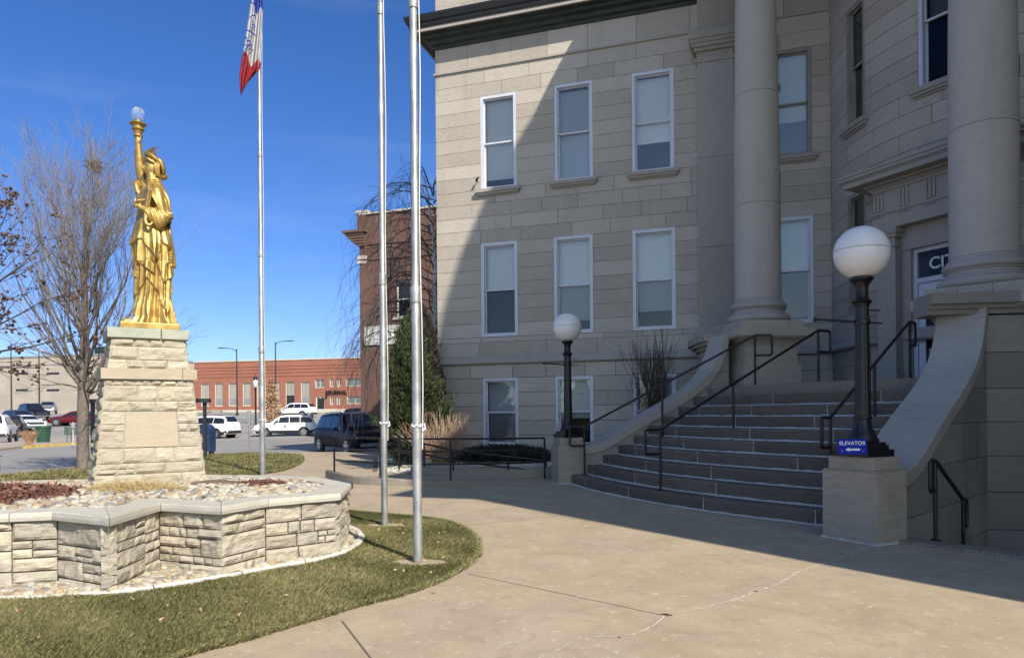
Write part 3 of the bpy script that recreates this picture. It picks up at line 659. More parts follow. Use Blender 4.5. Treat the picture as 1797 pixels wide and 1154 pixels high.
for i in range(5):
    c_x = -1.14+i*.57
    for q in (-1, 0, 1): db(tg, c_x+q*.085-.028, c_x+q*.085+.028, 5.73, 6.12, .37, .405, .5)
    for q in range(6): db(tg, c_x-.125+q*.045, c_x-.10+q*.045, 5.60, 5.655, .39, .425, .5)
for i in range(56): db(tg, -1.36+i*.049, -1.335+i*.049, 6.20, 6.26, .38, .46, .5)
tg.build('frieze_carving', LIMEG, dso)
co = MB()
for z0, z1, e, d in ((6.14, 6.19, .02, .42), (6.19, 6.27, .08, .44), (6.27, 6.31, .12, .52), (6.31, 6.33, .42, .80), (6.332, 6.42, .42, .80), (6.42, 6.45, .44, .83), (6.45, 6.52, .50, .88), (6.52, 6.56, .53, .91)): db(co, -1.27-e, 1.27+e, z0, z1-.001, -.7, d, .45)
co.build('door_cornice', LIMEG, dso)
dr = MB(); DF = -.02
for a, b, z0, z1 in ((-.62, -.54, LAND, 4.86), (.54, .62, LAND, 4.86), (-.54, .54, 4.78, 4.86), (-.54, .54, 4.14, 4.24)): db(dr, a, b, z0, z1, DF-.1, DF+.03)
do = dr.build('door', 'window frame', hall)
lf = MB()
for a, b, z0, z1 in ((-.535, -.39, LAND+.02, 4.13), (.39, .535, LAND+.02, 4.13), (-.39, .39, 3.97, 4.13), (-.39, .39, LAND+.02, LAND+.3), (-.39, .39, 3.0, 3.15)): db(lf, a, b, z0, z1, DF-.06, DF-.01)
lf.build('door_leaf', 'window frame', do)
gl = MB(); 
for a, b, z0, z1 in ((-.39, .39, 3.15, 3.97), (-.39, .39, LAND+.3, 3.0), (-.54, .54, 4.24, 4.78)): gl.add([dp(a, z0, DF-.03), dp(b, z0, DF-.03), dp(b, z1, DF-.03), dp(a, z1, DF-.03)], [(0, 1, 2, 3)])
gl.build('pane', 'dark pane glass', do)
hd = MB(); hd.tube([dp(-.45, 2.9, DF), dp(-.45, 2.9, DF+.06), dp(-.45, 3.2, DF+.06), dp(-.45, 3.2, DF)], .012, 6); hd.build('handle', 'chrome', do)
dl = MB(); dl.hexa([dp(-.62, LAND, -1.2), dp(.62, LAND, -1.2), dp(.62, LAND, -1.18), dp(-.62, LAND, -1.18), dp(-.62, 5, -1.2), dp(.62, 5, -1.2), dp(.62, 5, -1.18), dp(-.62, 5, -1.18)]); dl.build('vestibule', 'dark room', do)
text_mesh('CITY', .34, .006, frameM(dp(.06, 4.5, DF-.015), dt, V((0, 0, 1))), .004).build('lettering', 'white letter', do)
# ---- clock tower behind the right wing (its dome throws the curved shadow)
TC = V((.835*16.4+.55*3.4*-1*-1, 0, 0))
def from_ah(a, h): return V((.835*a-.55*h, .55*a+.835*h, 0))
TC = from_ah(16.3, -3.4)
tw = MB(); RT = 6.2; ZT = 21.9
prof = [(RT, 15.9), (RT, ZT)]+[(RT*math.cos(x*math.pi/2/16), ZT+5.4*math.sin(x*math.pi/2/16)) for x in range(1, 16)]+[(.4, ZT+5.5)]
tw.lathe(prof, TC, 48); tw.build('clock_tower', LIMEG, hall, 'auto')
# ================================================================= GROUND
# concrete of the plaza
t = NT('plaza concrete'); big = t.noise(.35, 5, .6); mid = t.noise(1.6, 6, .65, dist=.5); fine = t.noise(60, 5, .7); sp = t.noise(9, 7, .75); st = t.noise(.8, 5, .6, stretch=(1, .4, 1), dist=1)
b = t.mix(t.rng(mid, .3, .72), (.36, .28, .18), (.50, .41, .28)); b = t.mix(t.rng(big, .4, .7, 0, .5), b, (.37, .31, .23)); b = t.mix(t.rng(fine, .3, .75, 0, .4), b, (.30, .24, .17))
b = t.mix(t.rng(sp, .58, .66, 0, .7), b, (.64, .57, .44)); sp2 = t.noise(26, 3, .6); b = t.mix(t.rng(sp2, .67, .71, 0, .85), b, (.72, .67, .56)); dk = t.noise(2.6, 7, .7, dist=1.5); b = t.mix(t.rng(dk, .52, .72, 0, .65), b, (.27, .215, .15)); gr = t.noise(140, 3, .7); b = t.mix(t.rng(gr, .52, .62, 0, .5), b, (.20, .155, .11)); b = t.mix(t.rng(gr, .30, .40, .45, 0), b, (.66, .60, .50)); b = t.mix(t.rng(st, .55, .8, 0, .4), b, (.24, .195, .145))
t.col(b); t.set(Roughness=.88, Specular_IOR_Level=.3); t.bump(t.math('ADD', fine, t.math('MULTIPLY', sp, .5)), .35, .006); MATS['plaza concrete'] = t.m
# grass soil
t = NT('lawn'); n1 = t.noise(1.1, 5, .6); n2 = t.noise(45, 5, .7, stretch=(1, 1, .3)); n3 = t.noise(6, 5, .7)
b = t.mix(t.rng(n1, .35, .7), (.075, .085, .022), (.13, .125, .045)); b = t.mix(t.rng(n2, .35, .7, 0, .7), b, (.03, .035, .012)); b = t.mix(t.rng(n3, .5, .75, 0, .55), b, (.22, .19, .10))
t.col(b); t.set(Roughness=.95, Specular_IOR_Level=.1); t.bump(n2, .8, .03); MATS['lawn'] = t.m
# asphalt
t = NT('street asphalt'); n1 = t.noise(.12, 5, .6, dist=.4); n2 = t.noise(30, 5, .7); n3 = t.noise(.5, 6, .6, stretch=(.25, 1.6, 1))
b = t.mix(t.rng(n1, .35, .68), (.24, .225, .205), (.35, .33, .30)); b = t.mix(t.rng(n2, .3, .7, 0, .3), b, (.15, .145, .135)); b = t.mix(t.rng(n3, .5, .75, 0, .4), b, (.17, .165, .155))
t.col(b); t.set(Roughness=.9); t.bump(n2, .3, .01); MATS['street asphalt'] = t.m
def gz(x, y):                    # the ground climbs gently beyond the crossing
    u = max(0, y-52)/38; return -.16+min(1.0, u)**1.4*2.05+max(0, (y-90))*.004
STW = [V((4.52, 8.30, 0)), V((5.55, 6.95, 0)), V((13, 6.0, 0)), V((13, 12, 0)), V((7.3, 10.95, 0))]   # stairwell outline
def inpoly(x, y, P_):
    c = False; n = len(P_)
    for i in range(n):
        a, b_ = P_[i], P_[(i+1) % n]
        if (a[1] > y) != (b_[1] > y) and x < (b_[0]-a[0])*(y-a[1])/(b_[1]-a[1])+a[0]: c = not c
    return c
# one ground sheet to the horizon (asphalt), with the stairwell left open
xs = sorted(set([-1500, -700, -300, -150]+[-100+4*i for i in range(18)]+[-30+2*i for i in range(16)]+[2+.5*i for i in range(24)]+[14+4*i for i in range(12)]+[70, 120, 300, 700, 1500]))
ys = sorted(set([-300, -100, -40, -20, -10, -4, 0, 2, 4]+[5+.5*i for i in range(16)]+[13+2*i for i in range(45)]+[105, 120, 150, 200, 400, 900, 2000]))
gm = MB(); idx = {}
for i, x in enumerate(xs):
    for j, y in enumerate(ys): idx[i, j] = len(gm.v); gm.v.append((x, y, gz(x, min(y, 200))))
for i in range(len(xs)-1):
    for j in range(len(ys)-1):
        cx, cy = (xs[i]+xs[i+1])/2, (ys[j]+ys[j+1])/2
        if 4.5 < cx < 13.2 and 5.5 < cy < 12.2: continue
        gm.f.append((idx[i, j], idx[i+1, j], idx[i+1, j+1], idx[i, j+1])); gm.t.append(.5); gm.m.append(0)
struct('ground', gm, 'street asphalt')
# plaza slab: everything this side of the hall; control joints are real grooves
def polysheet(pts, z, mat, name, thick=.2, top_only=False):
    m = MB(); m.prism([(p[0], p[1]) for p in pts], z-thick, z); return struct(name, m, mat)
def poly_mesh(pts, z0, z1):
    bm = bmesh.new(); vs = [bm.verts.new((p[0], p[1], z1)) for p in pts]; f = bm.faces.new(vs)
    if f.normal.z < 0: f.normal_flip()
    r = bmesh.ops.extrude_face_region(bm, geom=[f]); 
    for v in r['geom']:
        if isinstance(v, bmesh.types.BMVert): v.co.z = z0
    bmesh.ops.triangulate(bm, faces=[q for q in bm.faces if len(q.verts) > 4]); bmesh.ops.recalc_face_normals(bm, faces=bm.faces)
    me = bpy.data.meshes.new('p'); bm.to_mesh(me); bm.free(); return me
def struct_poly(name, pts, z0, z1, mat, **kw):
    o = bpy.data.objects.new(name, poly_mesh(pts, z0, z1)); COL.objects.link(o); o.data.materials.append(MATS[mat]); o['kind'] = 'structure'
    for k, v in kw.items(): o[k] = v
    return o
# front lawn edge on the plaza side
LE = smooth_pts([G(250, 1185), G(330, 1150), G(450, 1118), G(600, 1072), G(720, 1040), G(795, 1008), G(828, 985), G(838, 965), G(832, 945), G(808, 926), G(770, 914), G(700, 906), G(640, 901), G(595, 897)], 5)
plaza = [V((-14, -6, 0)), V((14, -6, 0)), V((14, 6.0, 0)), V((5.62, 6.80, 0)), V((4.42, 8.18, 0)), V((4.6, 8.6, 0)), V((5.5, 12, 0)), V((3, 16.5, 0)), V((-2.2, 16.9, 0)), V((-2.4, 23, 0)), V((-3.5, 28.4, 0)), V((-11.6, 28.6, 0)), V((-13.2, 20, 0)), V((-14.5, 12, 0))]
struct_poly('plaza', plaza, -.3, 0, 'plaza concrete')
# grooves between the slabs
jt = MB()
def groove(a, b, w_=.010, wob=0, n=1, z=.0025):
    rr = random.Random(int(a.x*100)); pts = [a.lerp(b, i/n)+V((rr.uniform(-wob, wob), rr.uniform(-wob, wob), 0)) for i in range(n+1)]
    for p, q in zip(pts[:-1], pts[1:]):
        d = (q-p).normalized(); e = V((-d.y, d.x, 0))*w_/2; zz = V((0, 0, z)); jt.add([p-e+zz, q-e+zz, q+e+zz, p+e+zz], [(0, 1, 2, 3)])
groove(G(600, 1089), G(655, 1160), .014); groove(G(820, 1006), G(1160, 1078), .008, .006, 14)
groove(G(787, 925), G(975, 905), .007); groove(G(975, 905), G(1130, 881), .007); groove(G(975, 905), G(815, 862), .007); groove(G(975, 905), G(1797, 1016), .005)
groove(G(770, 914), G(975, 905), .004)
struct('pavement_joint', jt, 'slab joint')
ck = MB()
def crack(pp, w_, seed):
    rr = random.Random(seed); pts = []
    for a, b in zip(pp[:-1], pp[1:]):
        n = max(3, int((b-a).length/.05))
        for i in range(n): pts.append(a.lerp(b, i/n)+V((rr.uniform(-.012, .012), rr.uniform(-.012, .012), 0)))
    for p, q in zip(pts[:-1], pts[1:]):
        d = (q-p); e = V((-d.y, d.x, 0)).normalized()*w_*rr.uniform(.3, 1.2)/2; zz = V((0, 0, .0028)); ck.add([p-e+zz, q-e+zz, q+e+zz, p+e+zz], [(0, 1, 2, 3)])
crack([G(1590, 935), G(1530, 958), G(1470, 980), G(1400, 1003), G(1365, 1025), G(1325, 1038), G(1290, 1052), G(1230, 1067), G(1170, 1077)], .018, 1)
crack([G(1400, 1003), G(1360, 1012), G(1300, 1035), G(1215, 1062)], .007, 3); crack([G(1170, 1077), G(1145, 1098), G(1110, 1113), G(1060, 1117), G(1020, 1118)], .012, 2); crack([G(1020, 1118), G(965, 1145), G(930, 1165)], .008, 5)
struct('crack_filler', ck, 'crack filler')
# front lawn (slightly proud of the slab, soil edge)
lawn = [V((p.x, p.y, 0)) for p in LE]+[V((-2.9, 9.9, 0)), V((-5.5, 10.6, 0)), V((-9.5, 9.5, 0)), V((-9.5, 3.2, 0))]
# terrain with gentle swell for the lawn: sits 2 cm under the slab edge, built above it
struct_poly('lawn', lawn, -.1, .022, 'lawn')
# lawn behind the planter and the verge along the street
L2 = smooth_pts([G(300, 842), G(400, 836), G(462, 832), G(510, 822), G(534, 808), G(528, 799), G(500, 796.5), G(430, 796), G(360, 799)], 5)
lawn2 = [V((p.x, p.y, 0)) for p in L2]+[V((-12.0, 26, 0)), V((-12.7, 20.2, 0)), V((-14.2, 12.5, 0)), V((-9.7, 11.5, 0)), V((-6, 14.2, 0))]
struct_poly('lawn', lawn2, -.1, .02, 'lawn')
# kerbs: the block of the hall
kb = MB(); kp = [V((-16, 4, 0)), V((-14.5, 12, 0)), V((-13.2, 20, 0)), V((-12.4, 26.2, 0)), V((-11.6, 27.8, 0)), V((-10, 28.6, 0)), V((-3.5, 28.6, 0))]
kb.sweep([(p.x, p.y) for p in kp], [(-.0, -.2), (.0, .006), (-.13, .006), (-.15, -.0), (-.16, -.2)][::-1]); struct('kerb', kb, 'sidewalk')
# far side of the street: pavement, yellow kerb, parking lot
fk = [G(0, 791, -.16), G(40, 786.5, -.16), G(133, 780.5, -.16), G(250, 773, -.16), G(405, 764, -.16), G(440, 760, -.16), G(490, 757, -.16)]
fs_ = MB()
far = [V((p.x, p.y, 0)) for p in fk]
outer = [V((p.x, p.y, 0)) for p in (G(-40, 779, -.1), G(10, 777, -.1), G(95, 772, -.1), G(225, 765, -.1), G(385, 758, -.1), G(430, 756, -.1), G(480, 755, -.1))]
for i in range(len(far)-2):
    a, b, c, d = far[i], far[i+1], outer[i+1], outer[i]; z = -.03
    fs_.hexa([V((a.x, a.y, -.3)), V((b.x, b.y, -.3)), V((c.x, c.y, -.3)), V((d.x, d.y, -.3)), V((a.x, a.y, z)), V((b.x, b.y, z)), V((c.x, c.y, z)), V((d.x, d.y, z))])
a = far[0]+(far[0]-far[1]).normalized()*12; c = outer[0]+(far[0]-far[1]).normalized()*12
fs_.hexa([V((a.x, a.y, -.3)), V((far[0].x, far[0].y, -.3)), V((outer[0].x, outer[0].y, -.3)), V((c.x, c.y, -.3)), V((a.x, a.y, -.03)), V((far[0].x, far[0].y, -.03)), V((outer[0].x, outer[0].y, -.03)), V((c.x, c.y, -.03))])
struct('pavement', fs_, 'sidewalk')
yk = MB()
for (u, v) in ((1, 2), (2, 3), (3, 4)):
    p, q = far[u], far[v]
    d = (q-p).normalized(); e = V((d.y, -d.x, 0))
    yk.hexa([V((p.x, p.y, -.17)), V((q.x, q.y, -.17)), V((q.x, q.y, -.17))+e*.03, V((p.x, p.y, -.17))+e*.03, V((p.x, p.y, -.02))-e*.2, V((q.x, q.y, -.02))-e*.2, V((q.x, q.y, -.022))+e*.02, V((p.x, p.y, -.022))+e*.02])
struct('yellow_kerb', yk, 'yellow paint')
# planting islands and verge of the parking lot
isl = MB(); rr = random.Random(2)
def slab(p, q, w_, h=.13, mb=isl):
    d = (q-p).normalized(); e = V((-d.y, d.x, 0)); z = gz(0, p.y)
    c = [p-e*w_/2, q-e*w_/2, q+e*w_/2, p+e*w_/2]; mb.hexa([V((k.x, k.y, z-.1)) for k in c]+[V((k.x, k.y, z+h)) for k in c])
slab(G(60, 741), G(200, 737), 1.2); slab(G(60, 735), G(160, 731), 3.0)
struct('parking_island', isl, 'sidewalk')
rp_ = MB()
def stripe(a, b, w_=.12):
    d = (b-a).normalized(); e = V((-d.y, d.x, 0))*w_/2; rp_.add([V((p.x, p.y, gz(0, p.y)+.006)) for p in (a-e, b-e, b+e, a+e)], [(0, 1, 2, 3)])
stripe(G(10, 811, -.16), G(155, 800, -.16)); stripe(G(155, 800, -.16), G(330, 785, -.16)); stripe(G(0, 773, -.16), G(35, 771.5, -.16)); stripe(G(80, 752, -.16), G(110, 751, -.16), .1)
stripe(G(365, 770, -.16), G(560, 790, -.16), .1)
struct('road_marking', rp_, 'road paint')
# block beyond the crossing (brick building) and forecourt of the long brick building
bk = MB(); bk.prism([tuple(G(602, 757, -.16).xy), tuple((G(602, 757, -.16)+V((40, -6, 0))).xy), (45, 60), (-17, 92), (-19.5, 92)], -.3, -.02); struct('pavement', bk, 'sidewalk')
# soffits of the stairwell
sw = MB(); sw.prism([(4.1, 7.9), (13.5, 5.4), (13.5, 12.5), (7.0, 11.3)], -2.2, -2.1); 
for k in range(9):
    a = V((4.35, 8.25, 0))+V((.72, .69, 0))*(.35+.3*k); b_ = V((.62, -.78, 0)); q = [a, a+b_*2.2, a+b_*2.2+V((.72, .69, 0))*.32, a+V((.72, .69, 0))*.32]
    sw.hexa([V((p.x, p.y, -2.1)) for p in q]+[V((p.x, p.y, -.17*(k+1))) for p in q])
struct('stairwell_steps', sw, 'plaza concrete')
sk = MB(); A1, B1, C1 = V((4.38, 8.36, 0)), V((5.52, 6.90, 0)), V((13.5, 5.9, 0))
sk.sweep([(A1.x, A1.y), (B1.x, B1.y), (C1.x, C1.y)], [(.24, -.02), (.235, .035), (-.03, .035), (-.03, -2.1), (.1, -2.1)]); struct('stairwell_kerb', sk, 'aggregate')
# ---- ramp beside the stairs
ra = [G(571, 840), G(620, 849), G(700, 852.5), G(790, 852), G(880, 848), G(968, 843)]; ra = smooth_pts(ra, 5); nR = len(ra)
rw_ = MB(); hs = [.17*(1-i/(nR-1))+.035 for i in range(nR)]; vs = []; fs = []
for p, h in zip(ra, hs):
    for dy, z in ((0, -.1), (0, h-.01), (.012, h), (.22, h), (.22, -.1)): vs.append((p.x, p.y+dy, z))
for i in range(nR-1):
    for k in range(4): fs.append((i*5+k, (i+1)*5+k, (i+1)*5+k+1, i*5+k+1))
fs.append((0, 1, 2, 3, 4)); rw_.add(vs, fs); 
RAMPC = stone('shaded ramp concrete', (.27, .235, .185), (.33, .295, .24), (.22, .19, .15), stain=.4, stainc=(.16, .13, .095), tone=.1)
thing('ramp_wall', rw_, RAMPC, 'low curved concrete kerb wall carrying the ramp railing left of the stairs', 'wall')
rf = MB(); vs = []; fs = []
for i, (p, h) in enumerate(zip(ra, hs)):
    vs.append((p.x, p.y+.2, max(.012, h-.05))); vs.append((p.x, 16.5+.9*(1-i/(nR-1)), max(.012, h-.05)))
for i in range(nR-1): fs.append((i*2, i*2+2, i*2+3, i*2+1))
rf.add(vs, fs); struct('ramp', rf, 'plaza concrete')
bw_ = MB(); bp = [(-2.35, 19.2), (-2.35, 16.55), (-.8, 16.35), (1.0, 16.2)]
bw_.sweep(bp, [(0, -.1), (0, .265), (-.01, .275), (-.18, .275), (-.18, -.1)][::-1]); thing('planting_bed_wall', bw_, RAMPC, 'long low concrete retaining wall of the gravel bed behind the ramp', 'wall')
struct_poly('planting_bed', [V(p+(0,)) for p in ((-2.2, 19.2), (-2.2, 16.7), (-.8, 16.5), (3.6, 16.1), (5.2, 17.5), (6, 19.4), (-2.2, 22))], -.1, .22, 'soil')

# small debris on the plaza and the chipped hole at the joint
db_ = MB(); rr = random.Random(17)
for px_, py_, s_q in ((1166, 1078, .035), (1172, 1079, .03), (1326, 1037, .022), (760, 1040, .018), (1087, 1118, .012)):
    q = G(px_, py_); pts = [(q.x+math.cos(a*.9)*s_q*rr.uniform(.6, 1.3), q.y+math.sin(a*.9)*s_q*rr.uniform(.5, 1)) for a in range(7)]; db_.prism(pts, .0, .004)
struct('pavement_chip', db_, 'soil')
# ================================================================= STONE PLANTER WITH THE PEDESTAL
OUT = [(-1.84, 7.49), (-2.42, 7.02), (-2.64, 6.50), (-3.36, 6.82), (-3.32, 5.90), (-3.97, 6.26), (-4.30, 6.16), (-6.1, 5.75), (-6.5, 6.4), (-7.4, 6.3), (-8.4, 7.2), (-7.9, 8.5), (-6.3, 9.3), (-5.2, 9.45), (-4.4, 9.95), (-3.5, 9.75), (-2.55, 9.35), (-1.97, 8.62)]
OUT = [V((x, y, 0)) for x, y in OUT][::-1]      # counter-clockwise -> right normal is outside
# orientation check
ar = sum(OUT[i].x*OUT[(i+1) % len(OUT)].y-OUT[(i+1) % len(OUT)].x*OUT[i].y for i in range(len(OUT)))
if ar < 0: OUT = OUT[::-1]
def rough_block(mb, P0, ex, n_, w_, h_, z, dep, rnd, tone, amp=.028, cell=.035, j=.007):
    """rock-faced stone: front face displaced outward, pitched edges"""
    nx = max(3, int(w_/cell)); nz = max(3, int(h_/cell)); vs = []; fs = []; sd = V((rnd.uniform(0, 50), rnd.uniform(0, 50), rnd.uniform(0, 50)))
    b0 = rnd.uniform(.4, 1.0)*amp; tlx = rnd.uniform(-1, 1)*amp*.6; tlz = rnd.uniform(-1, 1)*amp*.5
    for k in range(nz+1):
        for i in range(nx+1):
            u, v = i/nx, k/nz; x = j+(w_-2*j)*u; y = j+(h_-2*j)*v
            ed = min(1, min(x-j, w_-j-x)/.03)*min(1, min(y-j, h_-j-y)/.022)
            q = sd+V((x*4.5, y*7, 0)); d = noise.noise(q)*.9+noise.noise(q*2.7)*.5+abs(noise.noise(q*1.3+V((9, 9, 9))))*-.8+noise.noise(q*7)*.16
            d = round(d*3.2)/3.2*.45+d*.55
            o = (b0+d*amp+tlx*(u-.5)+tlz*(v-.5))*max(0, ed)
            wx = 0 if 0 < i < nx and 0 < k < nz else noise.noise(q*4)*.006
            vs.append(P0+ex*(x+wx)+V((0, 0, z+y))+n_*max(-.004, o))
    W = nx+1
    for k in range(nz):
        for i in range(nx): fs.append((k*W+i, k*W+i+1, (k+1)*W+i+1, (k+1)*W+i))
    o = len(vs); ring_ = [i for i in range(W)]+[k*W+nx for k in range(1, nz+1)]+[nz*W+i for i in range(nx-1, -1, -1)]+[k*W for k in range(nz-1, 0, -1)]
    for i in ring_: vs.append(vs[i]-n_*dep)
    for a in range(len(ring_)): b = (a+1) % len(ring_); fs.append((ring_[a], ring_[b], o+b, o+a))
    mb.add(vs, fs, tone)
def ashlar_random(mb, P0, ex, n_, W_, H_, z0, rnd, hmin=.05, hmax=.17, wfac=(1.2, 3.2), amp=.028, dep=.06, cell=.035, hole=None, j=.007):
    """random ashlar: rectangles split recursively"""
    def rec(x, z, w_, h_, dpt):
        if hole and x < hole[1] and x+w_ > hole[0] and z < hole[3] and z+h_ > hole[2]:
            pass
        if h_ > hmax*1.35 and h_ >= hmin*2.1:
            s = rnd.uniform(.28, .72)*h_; s = max(hmin, min(h_-hmin, s)); rec(x, z, w_, s, dpt+1); rec(x, z+s, w_, h_-s, dpt+1); return
        if w_ > h_*wfac[1] or (w_ > h_*wfac[0]*1.8 and rnd.random() < .6):
            s = rnd.uniform(.35, .65)*w_; rec(x, z, s, h_, dpt+1); rec(x+s, z, w_-s, h_, dpt+1); return
        if h_ > hmin*2.1 and w_ > .1 and rnd.random() < .14:
            s = rnd.uniform(.4, .6)*h_; rec(x, z, w_, s, dpt+1); rec(x, z+s, w_, h_-s, dpt+1); return
        if w_ > .012 and h_ > .012: rough_block(mb, P0+ex*x, ex, n_, w_, h_, z0+z, dep, rnd, rnd.random(), amp, cell, j)
    if hole:
        a, b, c, d = hole; rec(0, 0, W_, c, 0); rec(0, d, W_, H_-d, 0); rec(0, c, a, d-c, 0); rec(b, c, W_-b, d-c, 0)
    else: 
        x = 0
        while x < W_-.001:
            s = min(W_-x, rnd.uniform(.5, .9)); s = W_-x if W_-x-s < .25 else s
            rec(x, 0, s, H_, 0); x += s
rnd = random.Random(21); PH = .61
pl = empty('planter_wall', OUT[0], 'zigzag planter wall of rough grey ledge stone with flat cap stones around the gold statue', 'planter')
blk = MB(); jn = MB(); n = len(OUT)
jn.prism([(p.x, p.y) for p in [OUT[i]+((OUT[i]-V((-4.6, 7.9, 0))).normalized()*-.03) for i in range(n)]], -.1, PH-.02)
for i in range(n):
    a, b = OUT[i], OUT[(i+1) % n]; d = (b-a).normalized(); no = V((d.y, -d.x, 0)); L0 = (b-a).length
    far_ = (a.y+b.y)/2 > 8.9 or a.x < -6
    ashlar_random(blk, a, d, no, L0, PH+.04, -.04, rnd, .06, .165, (1.2, 3.6), .026, .07, .05 if far_ else .026)
blk.build('stone_wall', WALM, pl); jn.build('mortar_core', 'mortar', pl)
# cap stones, mitred ring, split every so often
cap = MB(); rr = random.Random(7)
def offs(i, o):
    a, b, c = OUT[i-1], OUT[i], OUT[(i+1) % n]; d1 = (b-a).normalized(); d2 = (c-b).normalized(); n1 = V((d1.y, -d1.x, 0)); n2 = V((d2.y, -d2.x, 0)); m = (n1+n2)/max(.45, 1+n1.dot(n2)); return b+m*o
for i in range(n):
    j = (i+1) % n; o0, o1, i0, i1 = offs(i, .05), offs(j, .05), offs(i, -.27), offs(j, -.27); L0 = (OUT[j]-OUT[i]).length; k = max(1, round(L0/.9))
    for q in range(k):
        u, v = q/k, (q+1)/k; g = .004/L0; u += g; v -= g; m_ = 6; vs = []; fs = []
        hz = rr.uniform(-.004, .004)
        for s in range(m_+1):
            t_ = u+(v-u)*s/m_; po = o0.lerp(o1, t_); pi = i0.lerp(i1, t_); w1 = noise.noise(po*6)*.014; out_ = (po-pi).normalized()
            for p, z in ((pi, PH-.005), (po+out_*w1, PH-.0), (po+out_*(w1+.006), PH+.03+noise.noise(po*9)*.01), (po+out_*w1, PH+.064+hz), (po-out_*.01, PH+.072+hz), (pi, PH+.072+hz)): vs.append((p.x, p.y, z))
        for s in range(m_):
            for e in range(6): fs.append((s*6+e, s*6+(e+1) % 6, (s+1)*6+(e+1) % 6, (s+1)*6+e))
        fs.append(tuple(range(6))); fs.append(tuple(range(m_*6, m_*6+6))[::-1]); cap.add(vs, fs, rr.random())
cap.build('cap_stones', CAPM, pl)
soil = MB(); soil.prism([(p.x, p.y) for p in [offs(i, -.1) for i in range(n)]], PH-.1, PH+.02); soil.build('planting_soil', 'soil', pl)
# ---- pebbles
def pebbles(name, pts, sizes, label, cat, seed, mat='pebble'):
    """pts: list of (x,y,z). One mesh of small faceted stones."""
    rg = np.random.default_rng(seed); bm = bmesh.new(); bmesh.ops.create_icosphere(bm, subdivisions=2, radius=1); bv = np.array([v.co for v in bm.verts]); bf = np.array([[v.index for v in f.verts] for f in bm.faces]); bm.free()
    pts = np.array(pts); N = len(pts); nv = len(bv)
    s = rg.uniform(*sizes, N)[:, None]*np.stack([rg.uniform(.8, 1.5, N), rg.uniform(.7, 1.1, N), rg.uniform(.4, .75, N)], 1)
    yaw = rg.uniform(0, 6.28, N); tl = rg.uniform(-.35, .35, N)
    q = bv[None]*(1+rg.normal(0, .05, (N, nv, 1)))*s[:, None]
    x = q[..., 0]*np.cos(tl)[:, None]-q[..., 2]*np.sin(tl)[:, None]; z = q[..., 0]*np.sin(tl)[:, None]+q[..., 2]*np.cos(tl)[:, None]; y = q[..., 1]
    X = x*np.cos(yaw)[:, None]-y*np.sin(yaw)[:, None]; Y = x*np.sin(yaw)[:, None]+y*np.cos(yaw)[:, None]
    co = np.stack([X, Y, z], 2)+pts[:, None]; f = bf[None]+np.arange(N)[:, None, None]*nv
    o = big_mesh(name, co.reshape(-1, 3), f.reshape(-1, 3), mat, None, np.repeat(rg.random(N), len(bf)), kind='stuff'); o['label'] = label; o['category'] = cat
    o.data.polygons.foreach_set('use_smooth', [True]*len(o.data.polygons)); return o
t = NT('pebble'); a = t.attr('tone'); cr = t.n('ValToRGB'); e = cr.color_ramp; e.interpolation = 'CONSTANT'
cs = [(0, (.60, .52, .38)), (.18, (.68, .63, .52)), (.36, (.50, .38, .24)), (.48, (.55, .53, .50)), (.62, (.72, .66, .50)), (.76, (.34, .26, .21)), (.84, (.30, .31, .33)), (.92, (.58, .40, .24))]
for i, (p, c) in enumerate(cs):
    el = e.elements[i] if i < 2 else e.elements.new(p); el.position = p; el.color = (*c, 1)
t.link(a, cr.inputs[0]); f_ = t.noise(40, 4); t.col(t.mix(1.0, t.mix(t.rng(f_, .3, .7, 0, .4), cr.outputs[0], (.30, .25, .19)), (.72, .72, .70), 'MULTIPLY')); t.set(Roughness=.7); MATS['pebble'] = t.m
t = NT('pale pebble'); a = t.attr('tone'); t.col(t.mix(a, (.32, .29, .23), (.60, .56, .47))); t.set(Roughness=.8); MATS['pale pebble'] = t.m
INN = [tuple(offs(i, -.3)) for i in range(n)]
rg = random.Random(5); pp = []
PC = V((-4.72, 9.26, 0))
for _ in range(9000):
    x, y = rg.uniform(-8, -2), rg.uniform(5.9, 9.8)
    if not inpoly(x, y, INN): continue
    if (V((x, y, 0))-PC).length < .60: continue
    if x < -4.75 and y < 8.3 and rg.random() < .93: continue
    z = PH+.03+.05*max(0, noise.noise(V((x*2, y*2, 0)))); pp.append((x, y, z+rg.uniform(0, .03)))
pp = pp[:1900]
pebbles('pebbles', pp, (.022, .06), 'cream and tan river stones filling the planter around the pedestal', 'river stones', 1)
